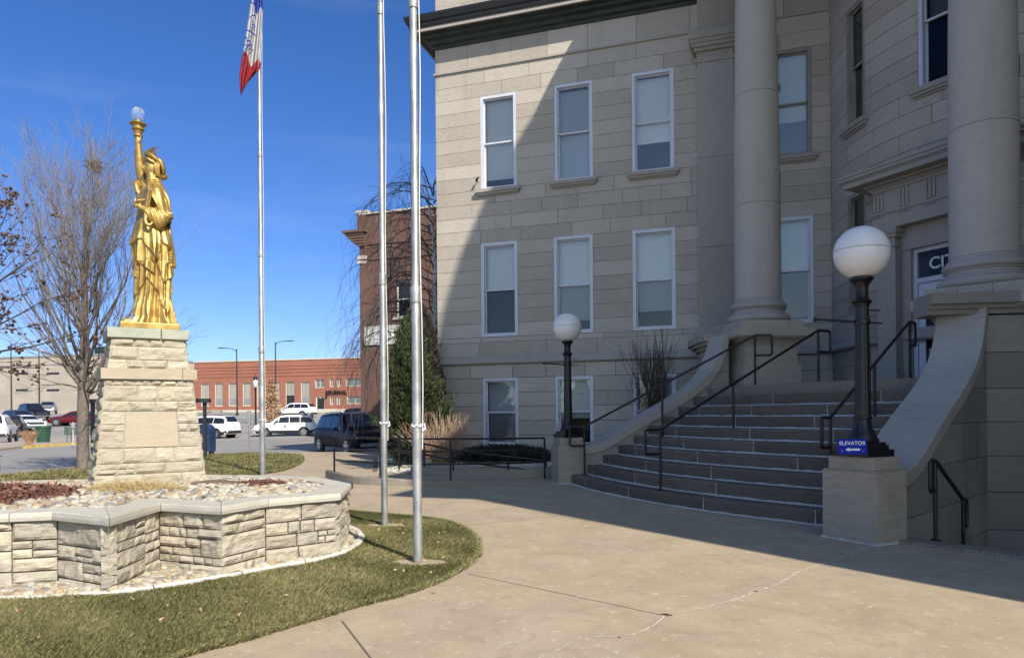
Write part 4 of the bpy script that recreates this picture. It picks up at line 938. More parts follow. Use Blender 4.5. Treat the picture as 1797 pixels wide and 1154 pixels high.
# edging strip: low pale stones on the lawn following the wall, pebbles between
EP = smooth_pts([G(-60, 1068), G(0, 1058), G(60, 1056), G(140, 1051), G(215, 1046), G(300, 1034), G(400, 1018), G(480, 1003), G(560, 988), G(610, 972), G(632, 953), G(628, 938), G(610, 930)], 8)
eg = empty('edging_stones', EP[0], 'curved strip of low white edging stones laid flush in the grass below the planter', 'edging')
acc = 0; i = 0; rr = random.Random(3); seg = []
cur = [EP[0]]; L_ = 0; tgt = .7
for p, q in zip(EP[:-1], EP[1:]):
    cur.append(q); L_ += (q-p).length
    if L_ > tgt: seg.append(cur); cur = [q]; L_ = 0; tgt = rr.uniform(.45, 1.0)
if len(cur) > 1: seg.append(cur)
for s in seg:
    m = MB(); a, b = s[0], s[-1]; s = [p+(b-a).normalized()*(.008 if k == 0 else (-.008 if k == len(s)-1 else 0)) for k, p in enumerate(s)]
    w_ = rr.uniform(.065, .085); h_ = rr.uniform(.055, .07)
    m.sweep([(p.x+noise.noise(p*8)*.01, p.y+noise.noise(p*7)*.01) for p in s], [(w_/2, .0), (w_/2+.005, h_*.8), (w_/2-.012, h_), (-w_/2+.012, h_-.003), (-w_/2, h_*.8), (-w_/2, 0)], tone=rr.random())
    m.build('edging_stone', 'edging stone', eg)
pp = []; rg = random.Random(8)
for _ in range(5200):
    k = rg.randrange(len(EP)-1); p = EP[k].lerp(EP[k+1], rg.random()); u = rg.random(); c = V((-4.5, 8.0, 0)); q = p+(c-p).normalized()*(.05+u*.62)
    if inpoly(q.x, q.y, [tuple(x) for x in OUT]): continue
    pp.append((q.x, q.y, .03+rg.uniform(0, .03)))
pebbles('pebbles', pp[:1900], (.018, .045), 'mixed tan and grey pebbles between the edging strip and the planter wall', 'pebbles', 2)
bed = MB(); bed.prism([(p.x, p.y) for p in EP]+[(-3.0, 8.4), (-6, 7)], .0, .03); 
struct_poly('pebble_bed', [p for p in EP]+[V((-3.0, 8.4, 0)), V((-7, 7, 0))], .0, .032, 'soil')
# ---- pedestal
SF = V((.54, -.842, 0)).normalized(); SR = V((.842, .54, 0)).normalized()     # front normal, to the right
pe_ = empty('statue_pedestal', PC, 'tapered rough stone pedestal with a blank plaque stone standing in the planter', 'pedestal')
rnd = random.Random(12); pb = MB(); pj = MB()
def tier(z0, z1, h0, h1, hole=None):
    nsl = max(1, int((z1-z0)/.45))
    for f, e in ((SF, SR), (SR, -SF), (-SF, -SR), (-SR, SF)):
        # battered face: blocks on a leaning plane
        tb = MB(); ashlar_random(tb, V((0, 0, 0)), V((1, 0, 0)), V((0, -1, 0)), 2*h0, z1-z0, 0, rnd, .06, .16, (1.6, 3.6), .026, .05, .028, hole if f is SF else None, .005)
        vv = []
        for (x, y, z) in tb.v:
            u = z/(z1-z0); h = h0+(h1-h0)*u; vv.append(PC+e*((x/h0-1)*h)+f*(h-y)+V((0, 0, z0+z)))
        o = len(pb.v); pb.v += [tuple(q) for q in vv]; pb.f += [tuple(i+o for i in ff) for ff in tb.f]; pb.t += tb.t; pb.m += tb.m
    c = [PC+SR*a*(h-.012)+SF*b*(h-.012)+V((0, 0, z)) for h, z in ((h0, z0), (h1, z1)) for a, b in ((-1, 1), (1, 1), (1, -1), (-1, -1))]
    pj.hexa(c)
tier(.50, 1.95, .635, .485, (.30, .98, .62, 1.06))
tier(2.08, 2.46, .455, .405)
PLQ = MB(); 
def pface(x, z, d):  # lower tier front face point
    u = (z-.5)/1.45; h = .635+(.485-.635)*u; return PC+SR*((x/.635-1)*h)+SF*(h+d)+V((0, 0, z))
PLQ.hexa([pface(.31, 1.125, -.05), pface(.97, 1.125, -.05), pface(.97, 1.125, .012), pface(.31, 1.125, .012), pface(.31, 1.555, -.05), pface(.97, 1.555, -.05), pface(.97, 1.555, .012), pface(.31, 1.555, .012)])
pb.build('stone_courses', PEDM, pe_); pj.build('mortar_core', 'light mortar', pe_)
PLM = stone('smooth plaque stone', (.38, .32, .235), (.45, .385, .29), (.41, .355, .27), scale=1.5, stain=0, tone=.1, bump=.15); PLQ.build('plaque', PLM, pe_)
bd_ = MB(); 
for a, b in ((-.53, .36), (.366, .53)): bd_.box(PC+SR*(a+b)/2+V((0, 0, 2.015)), b-a, 1.06, .13, SR, SF, random.random())
bd_.build('band_course', PLM, pe_)
cp_ = MB()
for a, b in ((-.455, .13), (.137, .455)): cp_.box(PC+SR*(a+b)/2+V((0, 0, 2.518)), b-a, .91, .125, SR, SF, random.random())
o = cp_.build('cap', GREENCAP, pe_); bv = o.modifiers.new('b', 'BEVEL'); bv.width = .01; bv.segments = 2
# ================================================================= GOLD STATUE
t = NT('gold paint'); n1 = t.noise(6, 5, .6); n2 = t.noise(35, 4, .6)
t.col(t.mix(t.rng(n1, .3, .7), (.29, .185, .05), (.58, .40, .135))); t.set(Metallic=.66, Roughness=t.rng(n2, .3, .7, .36, .55)); t.bump(n2, .12, .004); MATS['gold paint'] = t.m
SZ = 2.582
sta = empty('statue', PC+V((0, 0, SZ)), 'gold painted statue of a robed crowned woman raising a torch and holding a tablet', 'statue')
FW, LF = -SR, SF
def sp(f, l, h): return PC+FW*(f-.082)+LF*l+V((0, 0, SZ+.09+h*1.045))
base = MB(); base.box(PC+SR*.028+V((0, 0, SZ+.045)), .68, .68, .085, SR, SF); o = base.build('base_plate', 'gold paint', sta); bv = o.modifiers.new('b', 'BEVEL'); bv.width = .012; bv.segments = 3
def interp(keys, x):
    for a, b in zip(keys[:-1], keys[1:]):
        if x <= b[0]: u = (x-a[0])/(b[0]-a[0]); u = u*u*(3-2*u) if len(a) > 2 else u; return [p+(q-p)*u for p, q in zip(a[1:], b[1:])]
    return list(keys[-1][1:])
KB_ = [(0, .0, .28, .27), (.1, -.01, .24, .25), (.42, -.02, .198, .215), (.79, -.015, .188, .21), (1.15, -.01, .185, .20), (1.37, .0, .172, .19), (1.56, -.01, .165, .205), (1.66, -.025, .15, .20), (1.72, -.045, .11, .14), (1.79, -.06, .062, .066), (1.90, -.05, .052, .052)]
HA = [(0, .60), (24, .56), (30, .75), (39, .73), (88, .59), (92, .80), (112, .50), (169, .64), (182, .60), (250, .66), (330, .72), (360, .60)]
HBm = [(0, .34), (20, .36), (60, .56), (100, .38), (104, .24), (128, .10), (140, .27), (150, .40), (176, .38), (184, .45), (270, .30), (360, .34)]
HT = [(0, .98), (52, 1.02), (60, .96), (100, .755), (106, 1.02), (140, .92), (150, .73), (185, .70), (250, .85), (360, .98)]
def ridge(x): return 1-abs(math.sin(x))**.75*1.0
rs_ = random.Random(9); fr = [(rs_.uniform(0, 6), rs_.uniform(-.6, .6)) for _ in range(6)]
body = MB(); NH, NS = 250, 200; vs = []; fs = []
for i in range(NH+1):
    h = 1.90*i/NH; cf, rf, rl = interp(KB_, h)
    for k in range(NS):
        th = 2*math.pi*k/NS; dg = math.degrees(th) % 360
        lay = 0
        if h < 1.3:
            for H_, o_ in ((HA, .022), (HBm, .021), (HT, .023)):
                hh = interp(H_, dg)[0]; lay += o_*max(0, min(1, (h-hh)/.012+.5))
            # cloth swells slightly toward its hem
                if 0 < h-hh < .12: lay += .006*(1-(h-hh)/.12)
            lay *= max(0, min(1, (1.33-h)/.35)) if h > .98 else 1
        A = .050*(1-h/1.25)**.7+.015 if h < 1.25 else .012
        ph = sum(math.sin(2*th+a)*.25+b*math.sin(h*4+a) for a, b in fr[:2])
        lo_ = 1 if h > .75 else 2
        fo = .62*ridge(th*4.0+ph+.35*math.sin(h*3)+lo_*.6)+.38*ridge(th*8.5+ph*1.7+1+.5*math.sin(h*5+2))
        if h > 1.22:    # diagonal drapery over shoulder and back
            u = min(1, (h-1.22)/.12); dgf = ridge(th*3.2+h*9.5+.4*math.sin(h*7)); dg2 = ridge(th*5.5+h*13+1.0)
            fo = fo*(1-u)+u*(.65*dgf+.35*dg2); A = .012+.016*u*max(0, min(1, (1.74-h)/.1))
        if h > 1.74: A = .004
        r_ = (fo-.5)*2*A*.8+lay
        c, s = math.cos(th), math.sin(th); q = (abs(c)**2.3+abs(s)**2.3)**(-1/2.3)
        vs.append(sp(cf+c*q*(rf)+c*r_, s*q*rl+s*r_, h))
for i in range(NH):
    for k in range(NS): fs.append((i*NS+k, i*NS+(k+1) % NS, (i+1)*NS+(k+1) % NS, (i+1)*NS+k))
fs.append(tuple(range(NS-1, -1, -1))); fs.append(tuple(range(NH*NS, NH*NS+NS))); body.add(vs, fs)
def blob(mb, c, r, fold=0, k=7, ax=0, n=40):
    """ellipsoid (f,l,h radii) with optional folds radiating"""
    vs = []; fs = []
    for i in range(n+1):
        p = math.pi*i/n
        for j in range(n):
            th = 2*math.pi*j/n; x, y, z = math.sin(p)*math.cos(th), math.sin(p)*math.sin(th), math.cos(p)
            if fold: m = 1+fold*(ridge(math.atan2(z if ax == 0 else y, x+.001)*k/2+ax)-.5)
            else: m = 1
            vs.append(sp(c[0]+x*r[0]*m, c[1]+y*r[1]*m, c[2]+z*r[2]*m))
    for i in range(n):
        for j in range(n): fs.append((i*n+j, i*n+(j+1) % n, (i+1)*n+(j+1) % n, (i+1)*n+j))
    mb.add(vs, fs)
def limb(mb, pts, rr_, seg=18):
    if len(pts) > 2 and len(pts) < 12:
        P_ = [V(p) for p in pts]; Q = smooth_pts(P_, 4)
        if isinstance(rr_, (list, tuple)): rr_ = [rr_[min(len(rr_)-1, i//4)]*(1-(i % 4)/4)+rr_[min(len(rr_)-1, i//4+1)]*((i % 4)/4) for i in range(len(Q))]
        pts = Q
    mb.tube([sp(*p) for p in pts], rr_, seg)
# left sleeve: shoulder, upper arm, hanging sleeve with radiating folds
limb(body, [(-.04, .10, 1.67), (-.045, .18, 1.61), (-.07, .215, 1.48), (-.09, .225, 1.36)], [.07, .07, .068, .066])
# wide sleeve hanging from the forearm: a fluted bag, open toward the wrist
vs = []; fs = []; n1_, n2_ = 60, 90
for i in range(n1_+1):
    u = i/n1_; cx = .075-.265*u; top = 1.405-.02*u; dep = .215*math.sin(math.pi*(.13+.80*u))**.75+.02; wid = .050+.030*math.sin(math.pi*u)
    for j in range(n2_):
        th = 2*math.pi*j/n2_; c, s = math.cos(th), math.sin(th); v = (1-c)/2
        fold = (abs(math.sin((u*5.2-v*1.5)*math.pi))**.6-.5)*.030*(.35+v)*(1 if s > 0 else .3)
        vs.append(sp(cx+.045*v*(.5-u)*2, .235+s*(wid+fold), top-dep*v+(.02*math.sin(u*9)*v)))
for i in range(n1_):
    for j in range(n2_): fs.append((i*n2_+j, i*n2_+(j+1) % n2_, (i+1)*n2_+(j+1) % n2_, (i+1)*n2_+j))
fs.append(tuple(range(n2_-1, -1, -1))); fs.append(tuple(range(n1_*n2_, n1_*n2_+n2_))); body.add(vs, fs)
limb(body, [(.085, .262, 1.31), (.098, .275, 1.24), (.085, .285, 1.185), (.05, .29, 1.175), (.02, .285, 1.21)], [.018, .024, .026, .022, .016], 12)
limb(body, [(-.02, .24, 1.35), (.06, .235, 1.36), (.13, .215, 1.385), (.165, .20, 1.41)], [.06, .048, .036, .032])      # forearm
for q in range(10):      # cloak folds from the neck over the shoulder down to the elbow
    u = q/9; a = V((.035-.10*u, .075-.015*u, 1.765)); b = V((.055-.20*u, .205-.03*u, 1.63-.01*u)); c_q = V((.0-.185*u, .285-.085*u, 1.50)); d_q = V((-.075-.12*u, .285-.10*u, 1.34+.02*math.sin(q))); e_q = V((-.10-.10*u, .27-.09*u, 1.24))
    limb(body, smooth_pts([a, b, c_q, d_q, e_q], 3), [.010+.006*(q % 2)]*13, 8)
for q in range(7):       # long folds down the back
    u = q/6; limb(body, smooth_pts([V((-.10, .09-.03*u, 1.70)), V((-.185, .13-.12*u, 1.5)), V((-.20, .14-.13*u, 1.2)), V((-.20, .15-.14*u, .95))], 4), [.012]*13, 8)
# hand under the tablet with curled fingers
blob(body, (.185, .195, 1.425), (.035, .026, .042))
for q in range(4): limb(body, [(.195-.012*q, .205, 1.435-.006*q), (.19-.022*q, .235, 1.455+.004*q), (.165-.024*q, .245, 1.478+.004*q)], [.0125, .0115, .009], 8)
limb(body, [(.195, .18, 1.44), (.205, .17, 1.475), (.195, .165, 1.505)], [.013, .012, .009], 8)
# right arm raised, bare below a rolled sleeve
limb(body, [(-.02, -.12, 1.62), (.01, -.17, 1.70), (.06, -.185, 1.80), (.088, -.18, 1.90), (.108, -.165, 2.0), (.12, -.145, 2.10), (.127, -.13, 2.18), (.132, -.12, 2.255)], [.09, .085, .072, .067, .063, .055, .042, .038])
for q in range(4): limb(body, [(.07+.025*q, -.10-.01*q, 1.56+.03*q), (.125+.010*q, -.14, 1.62+.035*q), (.145+.004*q, -.18, 1.70+.03*q), (.08, -.25, 1.74+.02*q), (.0, -.24, 1.72+.01*q)], [.03, .034, .034, .03, .03], 10)
# right hand closed round the handle
blob(body, (.134, -.115, 2.295), (.040, .042, .060))
for q in range(4): limb(body, [(.107, -.135, 2.335-.022*q), (.140, -.148, 2.335-.022*q), (.164, -.125, 2.332-.022*q), (.157, -.095, 2.330-.022*q), (.134, -.088, 2.328-.022*q)], [.013, .0135, .013, .0115, .010], 8)
limb(body, [(.117, -.10, 2.290), (.107, -.082, 2.320), (.115, -.075, 2.355)], [.014, .013, .010], 8)
# head: ovoid shaped with nose, brow, lips, chin
vs = []; fs = []; n_ = 64
def gau(a, b, s): return math.exp(-((a-b)/s)**2)
for i in range(n_+1):
    p = math.pi*i/n_
    for j in range(n_):
        th = 2*math.pi*j/n_; x, y, z = math.sin(p)*math.cos(th), math.sin(p)*math.sin(th), math.cos(p)
        z_ = z*.135; x_ = x*(.108 if x > 0 else .115); y_ = y*.083*(1-.22*max(0, -z)); fr_ = max(0, x)**1.5
        if x > 0:
            x_ += 1.35*fr_*(.030*gau(y_, 0, .014)*gau(z_, -.015, .026)*1.0 + .014*gau(y_, 0, .012)*gau(z_, .012, .03) + .010*gau(abs(y_), .028, .02)*gau(z_, .040, .012) - .016*gau(abs(y_), .032, .015)*gau(z_, .022, .014) + .011*gau(y_, 0, .022)*gau(z_, -.060, .008) + .010*gau(y_, 0, .020)*gau(z_, -.074, .007)+.020*gau(y_, 0, .028)*gau(z_, -.110, .022)-.006*gau(z_, -.067, .004)*gau(y_, 0, .02))
            x_ += fr_*(.004*gau(abs(y_), .031, .012)*gau(z_, .022, .007))
        vs.append(sp(-.022+x_*.92, y_*.95, 1.945+z_*.95))
for i in range(n_):
    for j in range(n_): fs.append((i*n_+j, i*n_+(j+1) % n_, (i+1)*n_+(j+1) % n_, (i+1)*n_+j))
body.add(vs, fs)
limb(body, [(-.02, 0, 1.72), (-.01, 0, 1.80), (.0, 0, 1.88)], [.085, .064, .060]); limb(body, [(-.07, 0, 1.80), (-.03, .075, 1.79), (.04, .05, 1.785), (.055, 0, 1.78), (.04, -.05, 1.785), (-.03, -.075, 1.79), (-.07, 0, 1.80)], .014, 8)
# feet
for sg in (.08, -.08):
    blob(body, (.27, sg, .03), (.09, .042, .035))
    for q in range(5): blob(body, (.345-.008*q, sg-.03+.015*q, .018), (.022, .009, .014), n=10)
ob = body.build('figure', 'gold paint', sta)
rm = ob.modifiers.new('r', 'REMESH'); rm.mode = 'VOXEL'; rm.voxel_size = .0048; rm.use_smooth_shade = True
sm_ = ob.modifiers.new('s', 'SMOOTH'); sm_.factor = .5; sm_.iterations = 2
# hair
HS = -.035
sp0 = sp
def sp(f, l, h): return sp0(-.030+f*.88, l, h-.008)
hr = MB()
for sg in (1, -1):
    for q in range(7): a = q/6; limb(hr, [(.105-.02*q, sg*.030+sg*.01*q, 2.065+.01*math.sin(q)), (.08-.022*q, sg*(.068+.004*q), 2.045-.005*q), (.03-.016*q, sg*(.088), 2.01-.006*q)], [.018, .021, .018], 8)
    for q in range(3): limb(hr, [(-.01-.024*q, sg*.088, 2.0), (-.008-.024*q, sg*.094, 1.95), (-.02-.02*q, sg*.090, 1.89-.01*q), (-.022-.02*q, sg*.080, 1.84)], [.019, .017, .013, .007], 8)
for q in range(9): a = (q-4)*.32; limb(hr, [(.0, math.sin(a)*.06, 2.075), (-.07, math.sin(a)*.09, 2.04), (-.115, math.sin(a)*.085, 1.96), (-.13, math.sin(a)*.05, 1.89)], [.024, .03, .03, .02], 8)
blob(hr, (-.135, 0, 1.875), (.052, .055, .048), .12, 9); blob(hr, (-.02, 0, 2.0), (.10, .088, .10))
h_ = hr.build('hair', 'gold paint', ob, True); h_.matrix_parent_inverse = Matrix.Translation(-sta.location)*1.0 if False else Matrix.Identity(4)
# diadem with rays
cr = MB(); ctr = V((-.005, 0, 2.05)); til = rad(36); ux = V((math.cos(til), 0, math.sin(til))); uz = V((-math.sin(til), 0, math.cos(til)))
def cpnt(a, r, z): q = ctr+ux*(math.cos(a)*r)+V((0, 1, 0))*(math.sin(a)*r*.80)+uz*z; return sp(q.x, q.y, q.z)
vs = []; fs = []; S = 48; prof = [(.118, -.03), (.136, -.03), (.150, .0), (.158, .012), (.150, .022), (.128, .026), (.09, .055), (.0001, .075)]
for i in range(S):
    for r, z in prof: vs.append(cpnt(2*math.pi*i/S, r, z))
m_ = len(prof)
for i in range(S):
    for k in range(m_-1): fs.append((i*m_+k, ((i+1) % S)*m_+k, ((i+1) % S)*m_+k+1, i*m_+k+1))
cr.add(vs, fs); co_ = cr.build('diadem', 'gold paint', ob, True)
for q in range(7):
    a = (q-3)*.40; p0_ = ctr+ux*(math.cos(a)*.148)+V((0, math.sin(a)*.12, 0))+uz*.012; d = (V((-.72, math.sin(a)*.75, .35))).normalized()*.19
    ry = MB(); w_ = .024; sd = V((0, math.cos(a), 0))*w_+uz*0; e2 = d.cross(sd).normalized()*.014; p1 = p0_+d
    c4 = [p0_+sd, p0_+e2, p0_-sd, p0_-e2]; ry.add([sp(*c) for c in c4]+[sp(*p1)], [(0, 1, 4), (1, 2, 4), (2, 3, 4), (3, 0, 4), (3, 2, 1, 0)]); ry.build('ray', 'gold paint', co_)
sp = sp0
# tablet
tb = MB(); ta = V((.55, .30, .78)).normalized(); tb_n = V((.35, .80, -.40)); tb_n = (tb_n-ta*tb_n.dot(ta)).normalized(); tc_ = ta.cross(tb_n)
cc = V((.09, .185, 1.475)); ta2 = V((-.16, .10, 1)).normalized(); nn = V((.93, .34, .22)).normalized(); nn = (nn-ta2*nn.dot(ta2)).normalized(); ex = ta2.cross(nn).normalized()
q = []
for k in (-1, 1):
    for a, b in ((-1, -1), (1, -1), (1, 1), (-1, 1)): w3 = cc+ex*a*.10+nn*b*.026+ta2*k*.145; q.append(sp(w3.x, w3.y, w3.z))
tb.hexa(q); o = tb.build('tablet', 'gold paint', ob); bv = o.modifiers.new('b', 'BEVEL'); bv.width = .006; bv.segments = 2
# torch
tp = sp(.134, -.115, 0); H0 = 0
to = MB(); TZ = lambda pr: [(r, (2.715-(2.84-z)*.80)*1.045) for r, z in pr]
to.lathe(TZ([(.006, 2.16), (.016, 2.17), (.022, 2.19), (.016, 2.21), (.019, 2.26), (.024, 2.34), (.038, 2.36), (.05, 2.375), (.058, 2.385), (.058, 2.40), (.044, 2.41), (.052, 2.45), (.062, 2.475), (.074, 2.482), (.078, 2.49), (.074, 2.50), (.062, 2.505), (.066, 2.54), (.066, 2.555), (.072, 2.56), (.098, 2.565), (.103, 2.575), (.095, 2.585), (.05, 2.60), (.042, 2.605), (.042, 2.635)]), tp, 28)
tto = to.build('torch', 'gold paint', ob, 'auto')
m = bpy.data.materials.new('clear bulb'); m.use_nodes = True; b = m.node_tree.nodes['Principled BSDF']; b.inputs['Base Color'].default_value = (.82, .88, .95, 1); b.inputs['Transmission Weight'].default_value = .85; b.inputs['Roughness'].default_value = .06; b.inputs['IOR'].default_value = 1.2; b.inputs['Alpha'].default_value = .75; MATS['clear bulb'] = m
bu = MB(); bu.lathe(TZ([(.035, 2.62), (.055, 2.64), (.076, 2.68), (.084, 2.72), (.080, 2.765), (.066, 2.80), (.042, 2.828), (.012, 2.84)]), tp, 32, flute=lambda th, z: 1+.03*math.sin(th*16)*math.sin(z*160)); bu.build('bulb', 'clear bulb', tto, True)
for o_ in (h_, co_, tto):
    pass
# children of mesh parts keep world-space coordinates: give every part the same inverse
for ch in ob.children_recursive: ch.matrix_parent_inverse = Matrix.Identity(4)
# ================================================================= LAMPS, RAILS, POLES, SIGN
def lamp(c, z0, label, arm=True):
    L_ = empty('street_lamp', c+V((0, 0, z0)), label, 'lamp post', 'globe lamps on the stair piers')
    e1, e2 = n0, t0; b = MB(); q = c+V((0, 0, z0))
    b.box(q+V((0, 0, .04)), .46, .46, .08, e1, e2); b.box(q+V((0, 0, .105)), .38, .38, .05, e1, e2); b.box(q+V((0, 0, .145)), .34, .34, .03, e1, e2)
    b.lathe([(.165, .16), (.172, .18), (.165, .20), (.15, .205), (.15, .22), (.145, .235), (.125, .27), (.10, .33), (.09, .39), (.088, .42), (.098, .425), (.102, .44), (.098, .455), (.09, .46)], q, 40, flute=lambda th, z: 1+(.035*math.cos(th*16) if .22 < z < .41 else 0))
    b.build('base', 'black paint', L_, 'auto')
    s = MB(); s.lathe([(.088, .46)]+[(.088-.018*k/10, .46+1.27*k/10) for k in range(11)], q, 96, flute=lambda th, z: 1+.05*abs(math.sin(th*8))); s.lathe([(.075, 1.73), (.085, 1.735), (.085, 1.75), (.10, 1.77), (.115, 1.785), (.10, 1.80), (.08, 1.82), (.07, 1.84), (.07, 1.95), (.085, 1.99), (.11, 2.02), (.13, 2.04), (.13, 2.055), (.10, 2.06)], q, 32); s.build('shaft', 'black paint', L_, 'auto')
    g = MB(); R = .305; zc = 2.06+R*.965
    g.lathe([(R*math.sin(math.pi*k/48), zc-R*math.cos(math.pi*k/48)) for k in range(6, 49)][:-1]+[(.002, zc+R)], q, 64); go = g.build('globe', 'opal globe', L_, True)
    sm = MB(); sm.lathe([(R+.0005, zc-.004+.02), (R+.002, zc+.02), (R+.0005, zc+.024)], q, 64); sm.build('seam', 'globe seam', go)
    if arm:
        a = MB(); p = q+V((0, 0, 1.55)); d = (-t0*.0-n0*-1*0+V((-1, .15, 0))).normalized()
        a.tube([p, p+d*.50+V((0, 0, .045))], .014, 8); a.tube([p+d*.50+V((0, 0, .045)), p+d*.535+V((0, 0, .048))], .024, 8); a.tube([p, p-d*.22-V((0, 0, .02))], .010, 6); a.tube([p+V((0, 0, .13)), p-d*.2+V((0, 0, .13))], .008, 6); a.lathe([(.085, 1.52), (.09, 1.53), (.09, 1.57), (.085, 1.58)], q, 24); a.build('banner_arm', 'black paint', L_)
    return L_
t = NT('opal globe'); n1 = t.noise(3, 5, .6); gz_ = t.n('SeparateXYZ'); t.link(t.co.outputs['Object'], gz_.inputs[0])
t.col(t.mix(t.rng(n1, .5, .75, 0, .25), (.80, .79, .77), (.62, .58, .50))); t.set(Roughness=.22, Subsurface_Weight=.15); MATS['opal globe'] = t.m
plain('globe seam', (.35, .34, .33), .6)
lamp(V((4.07, 8.33, 0)), .966, 'large black fluted lamp post with a white globe on the pier right of the stairs'); lamp(V((1.20, 15.40, 0)), .966, 'black fluted lamp post with a white globe on the far pier left of the stairs')
# elevator sign
sg = empty('elevator_sign', P(1495, 783, 7.98), 'small blue ELEVATOR sign with a white arrow propped at the lamp base', 'sign')
sc_ = P(1495.5, 783, 7.93); ex = V((1, -.12, 0)).normalized(); ez = V((0, 0, 1)); ey_ = ez.cross(ex); b = MB(); b.box(sc_, .305, .012, .165, ex, ey_); o = b.build('panel', 'blue sign', sg)
Mx = frameM(sc_-ey_*.0, ex, ez)
Mt = frameM(sc_+ex.cross(ez)*.0075+ez*.036, ex, ez); text_mesh('ELEVATOR', .058, .0012, Mt, .0008).build('lettering', 'white letter', sg)
ar_ = MB(); f = sc_+ex.cross(ez)*.0078-ez*.033
for pts in ([(-.075, 0), (-.035, .024), (-.035, .011), (.08, .011), (.08, -.011), (-.035, -.011), (-.035, -.024)],):
    ar_.add([f+ex*x+ez*z for x, z in pts], [tuple(range(len(pts)))])
ar_.build('arrow', 'white letter', sg)
for x in (-.11, .11): s_b = MB(); s_b.box(f+ex*x-ez*.015, .006, .002, .006, ex, ey_); s_b.build('screw', 'chrome', sg)
def small_box(px, py, Y, label, name, cat, dims, mat):
    m = MB(); m.box(P(px, py, Y), *dims); thing(name, m, mat, label, cat)
el2 = MB(); el2.box(P(979.5, 749, 15.1), .075, .03, .17); thing('outlet_box', el2, 'grey paint', 'small grey electrical box on the pier under the far globe lamp', 'box')
RT_ = .0235
def rail(name, label, bot, top, midu, zb, zt, zm, loopdir, hgt=1.0, lb=.30, ld=.40, flat_top=.32):
    """stair handrail with squared returns at both ends"""
    r = empty(name, bot, label, 'handrail', 'black pipe handrails of the entrance')
    d = (top-bot).normalized(); m = MB(); z0, z1 = zb+hgt, zt+hgt
    B, T = V((bot.x, bot.y, 0)), V((top.x, top.y, 0)); up = V((0, 0, 1))
    def corner(pts, rr=.05):
        out = [pts[0]]
        for a, b_, c in zip(pts[:-2], pts[1:-1], pts[2:]):
            u = (a-b_).normalized()*min(rr, (a-b_).length/2.1); v = (c-b_).normalized()*min(rr, (c-b_).length/2.1)
            for k in range(5): w_ = k/4; out.append((b_+u)*(1-w_)**2+b_*2*w_*(1-w_)+(b_+v)*w_*w_)
        return out+[pts[-1]]
    m.tube(corner([B+up*(z0-ld), B-d*lb+up*(z0-ld), B-d*lb+up*z0, B+up*z0, T+up*z1, T+d*flat_top+up*z1, T+d*flat_top+up*(z1-ld), T+up*(z1-ld)]), RT_, 10)
    m.build('handrail', 'rail paint', r, 'auto')
    for (p, zf, zr) in ((B, zb, z0), (T, zt, z1)) + tuple((B.lerp(T, u), z_, z0+(z1-z0)*u) for u, z_ in zip(midu, zm)):
        po = MB(); po.tube([p+up*(zf-.01), p+up*zr], RT_, 10); po.lathe([(.06, zf), (.06, zf+.012), (.03, zf+.018)], p, 16); po.build('post', 'rail paint', r, 'auto')
rail('handrail', 'long black pipe handrail along the left side of the stairs', V((1.50, 14.93, 0)), V((4.85, 14.3, 0)), (.467,), .2, 2.0, (1.0,), None)
rail('handrail', 'long black pipe handrail climbing the middle of the stairs', polar(11.55, 206.7), V((5.78, 13.53, 0)), (.43,), .2, 2.0, (1.0,), None)
rail('handrail', 'black pipe handrail on the right side of the stairs beside the large lamp', polar(11.2, 221), polar(7.65, 218.9), (.5,), .4, 2.0, (1.2,), None)
rd = V((.73, .68, 0)).normalized(); rail('handrail', 'short black pipe handrail leading down the stairwell at the far right', V((4.72, 8.02, 0)), V((4.72, 8.02, 0))+rd*1.02, (), 0.03, -.50, (), None, .90, .16, .34, .14)
# ramp railings
def railing(pts, name, label, cat, rails, posts, group=None):
    r = empty(name, pts[0][0], label, cat, group)
    for dz in rails: m = MB(); m.tube([p+V((0, 0, z+dz)) for p, z in pts], .021, 8); m.build('rail', 'rail paint', r, 'auto')
    for p, zt, zb in posts: m = MB(); m.tube([p+V((0, 0, zb)), p+V((0, 0, zt))], .022, 8); m.build('post', 'rail paint', r, 'auto')
def rampP(px): # point on the kerb at pixel column
    best = min(range(nR), key=lambda i: abs((ra[i].x/ra[i].y*FOC+PX0)-px)); return ra[best]+V((0, .1, 0)), hs[best]
cols_ = [580, 610, 657, 700, 740, 789, 840, 900, 953]
RP = [rampP(c)+(c,) for c in cols_]
zt_ = lambda c: 1.005+(0.94-1.005)*(c-580)/373
railing([(p, zt_(c)) for p, h, c in RP], 'ramp_railing', 'three-bar black railing on the curved kerb in front of the ramp', 'railing', (0, -.26, -.53), [(p, zt_(c), h-.02) for p, h, c in RP if c in (580, 657, 789, 953)])
bp_ = [P(700, 776, 16.75), P(744, 778, 16.55), P(795, 789, 16.42), P(850, 796, 16.3), P(892, 801, 16.3), P(958, 808, 16.25)]
railing([(V((p.x, p.y, 0)), p.z) for p in bp_], 'ramp_railing', 'black railing sloping down behind the ramp in front of the gravel bed', 'railing', (0, -.24), [(V((p.x, p.y, 0)), p.z, .2) for p in (bp_[0], bp_[1], bp_[2], bp_[4], bp_[5])])
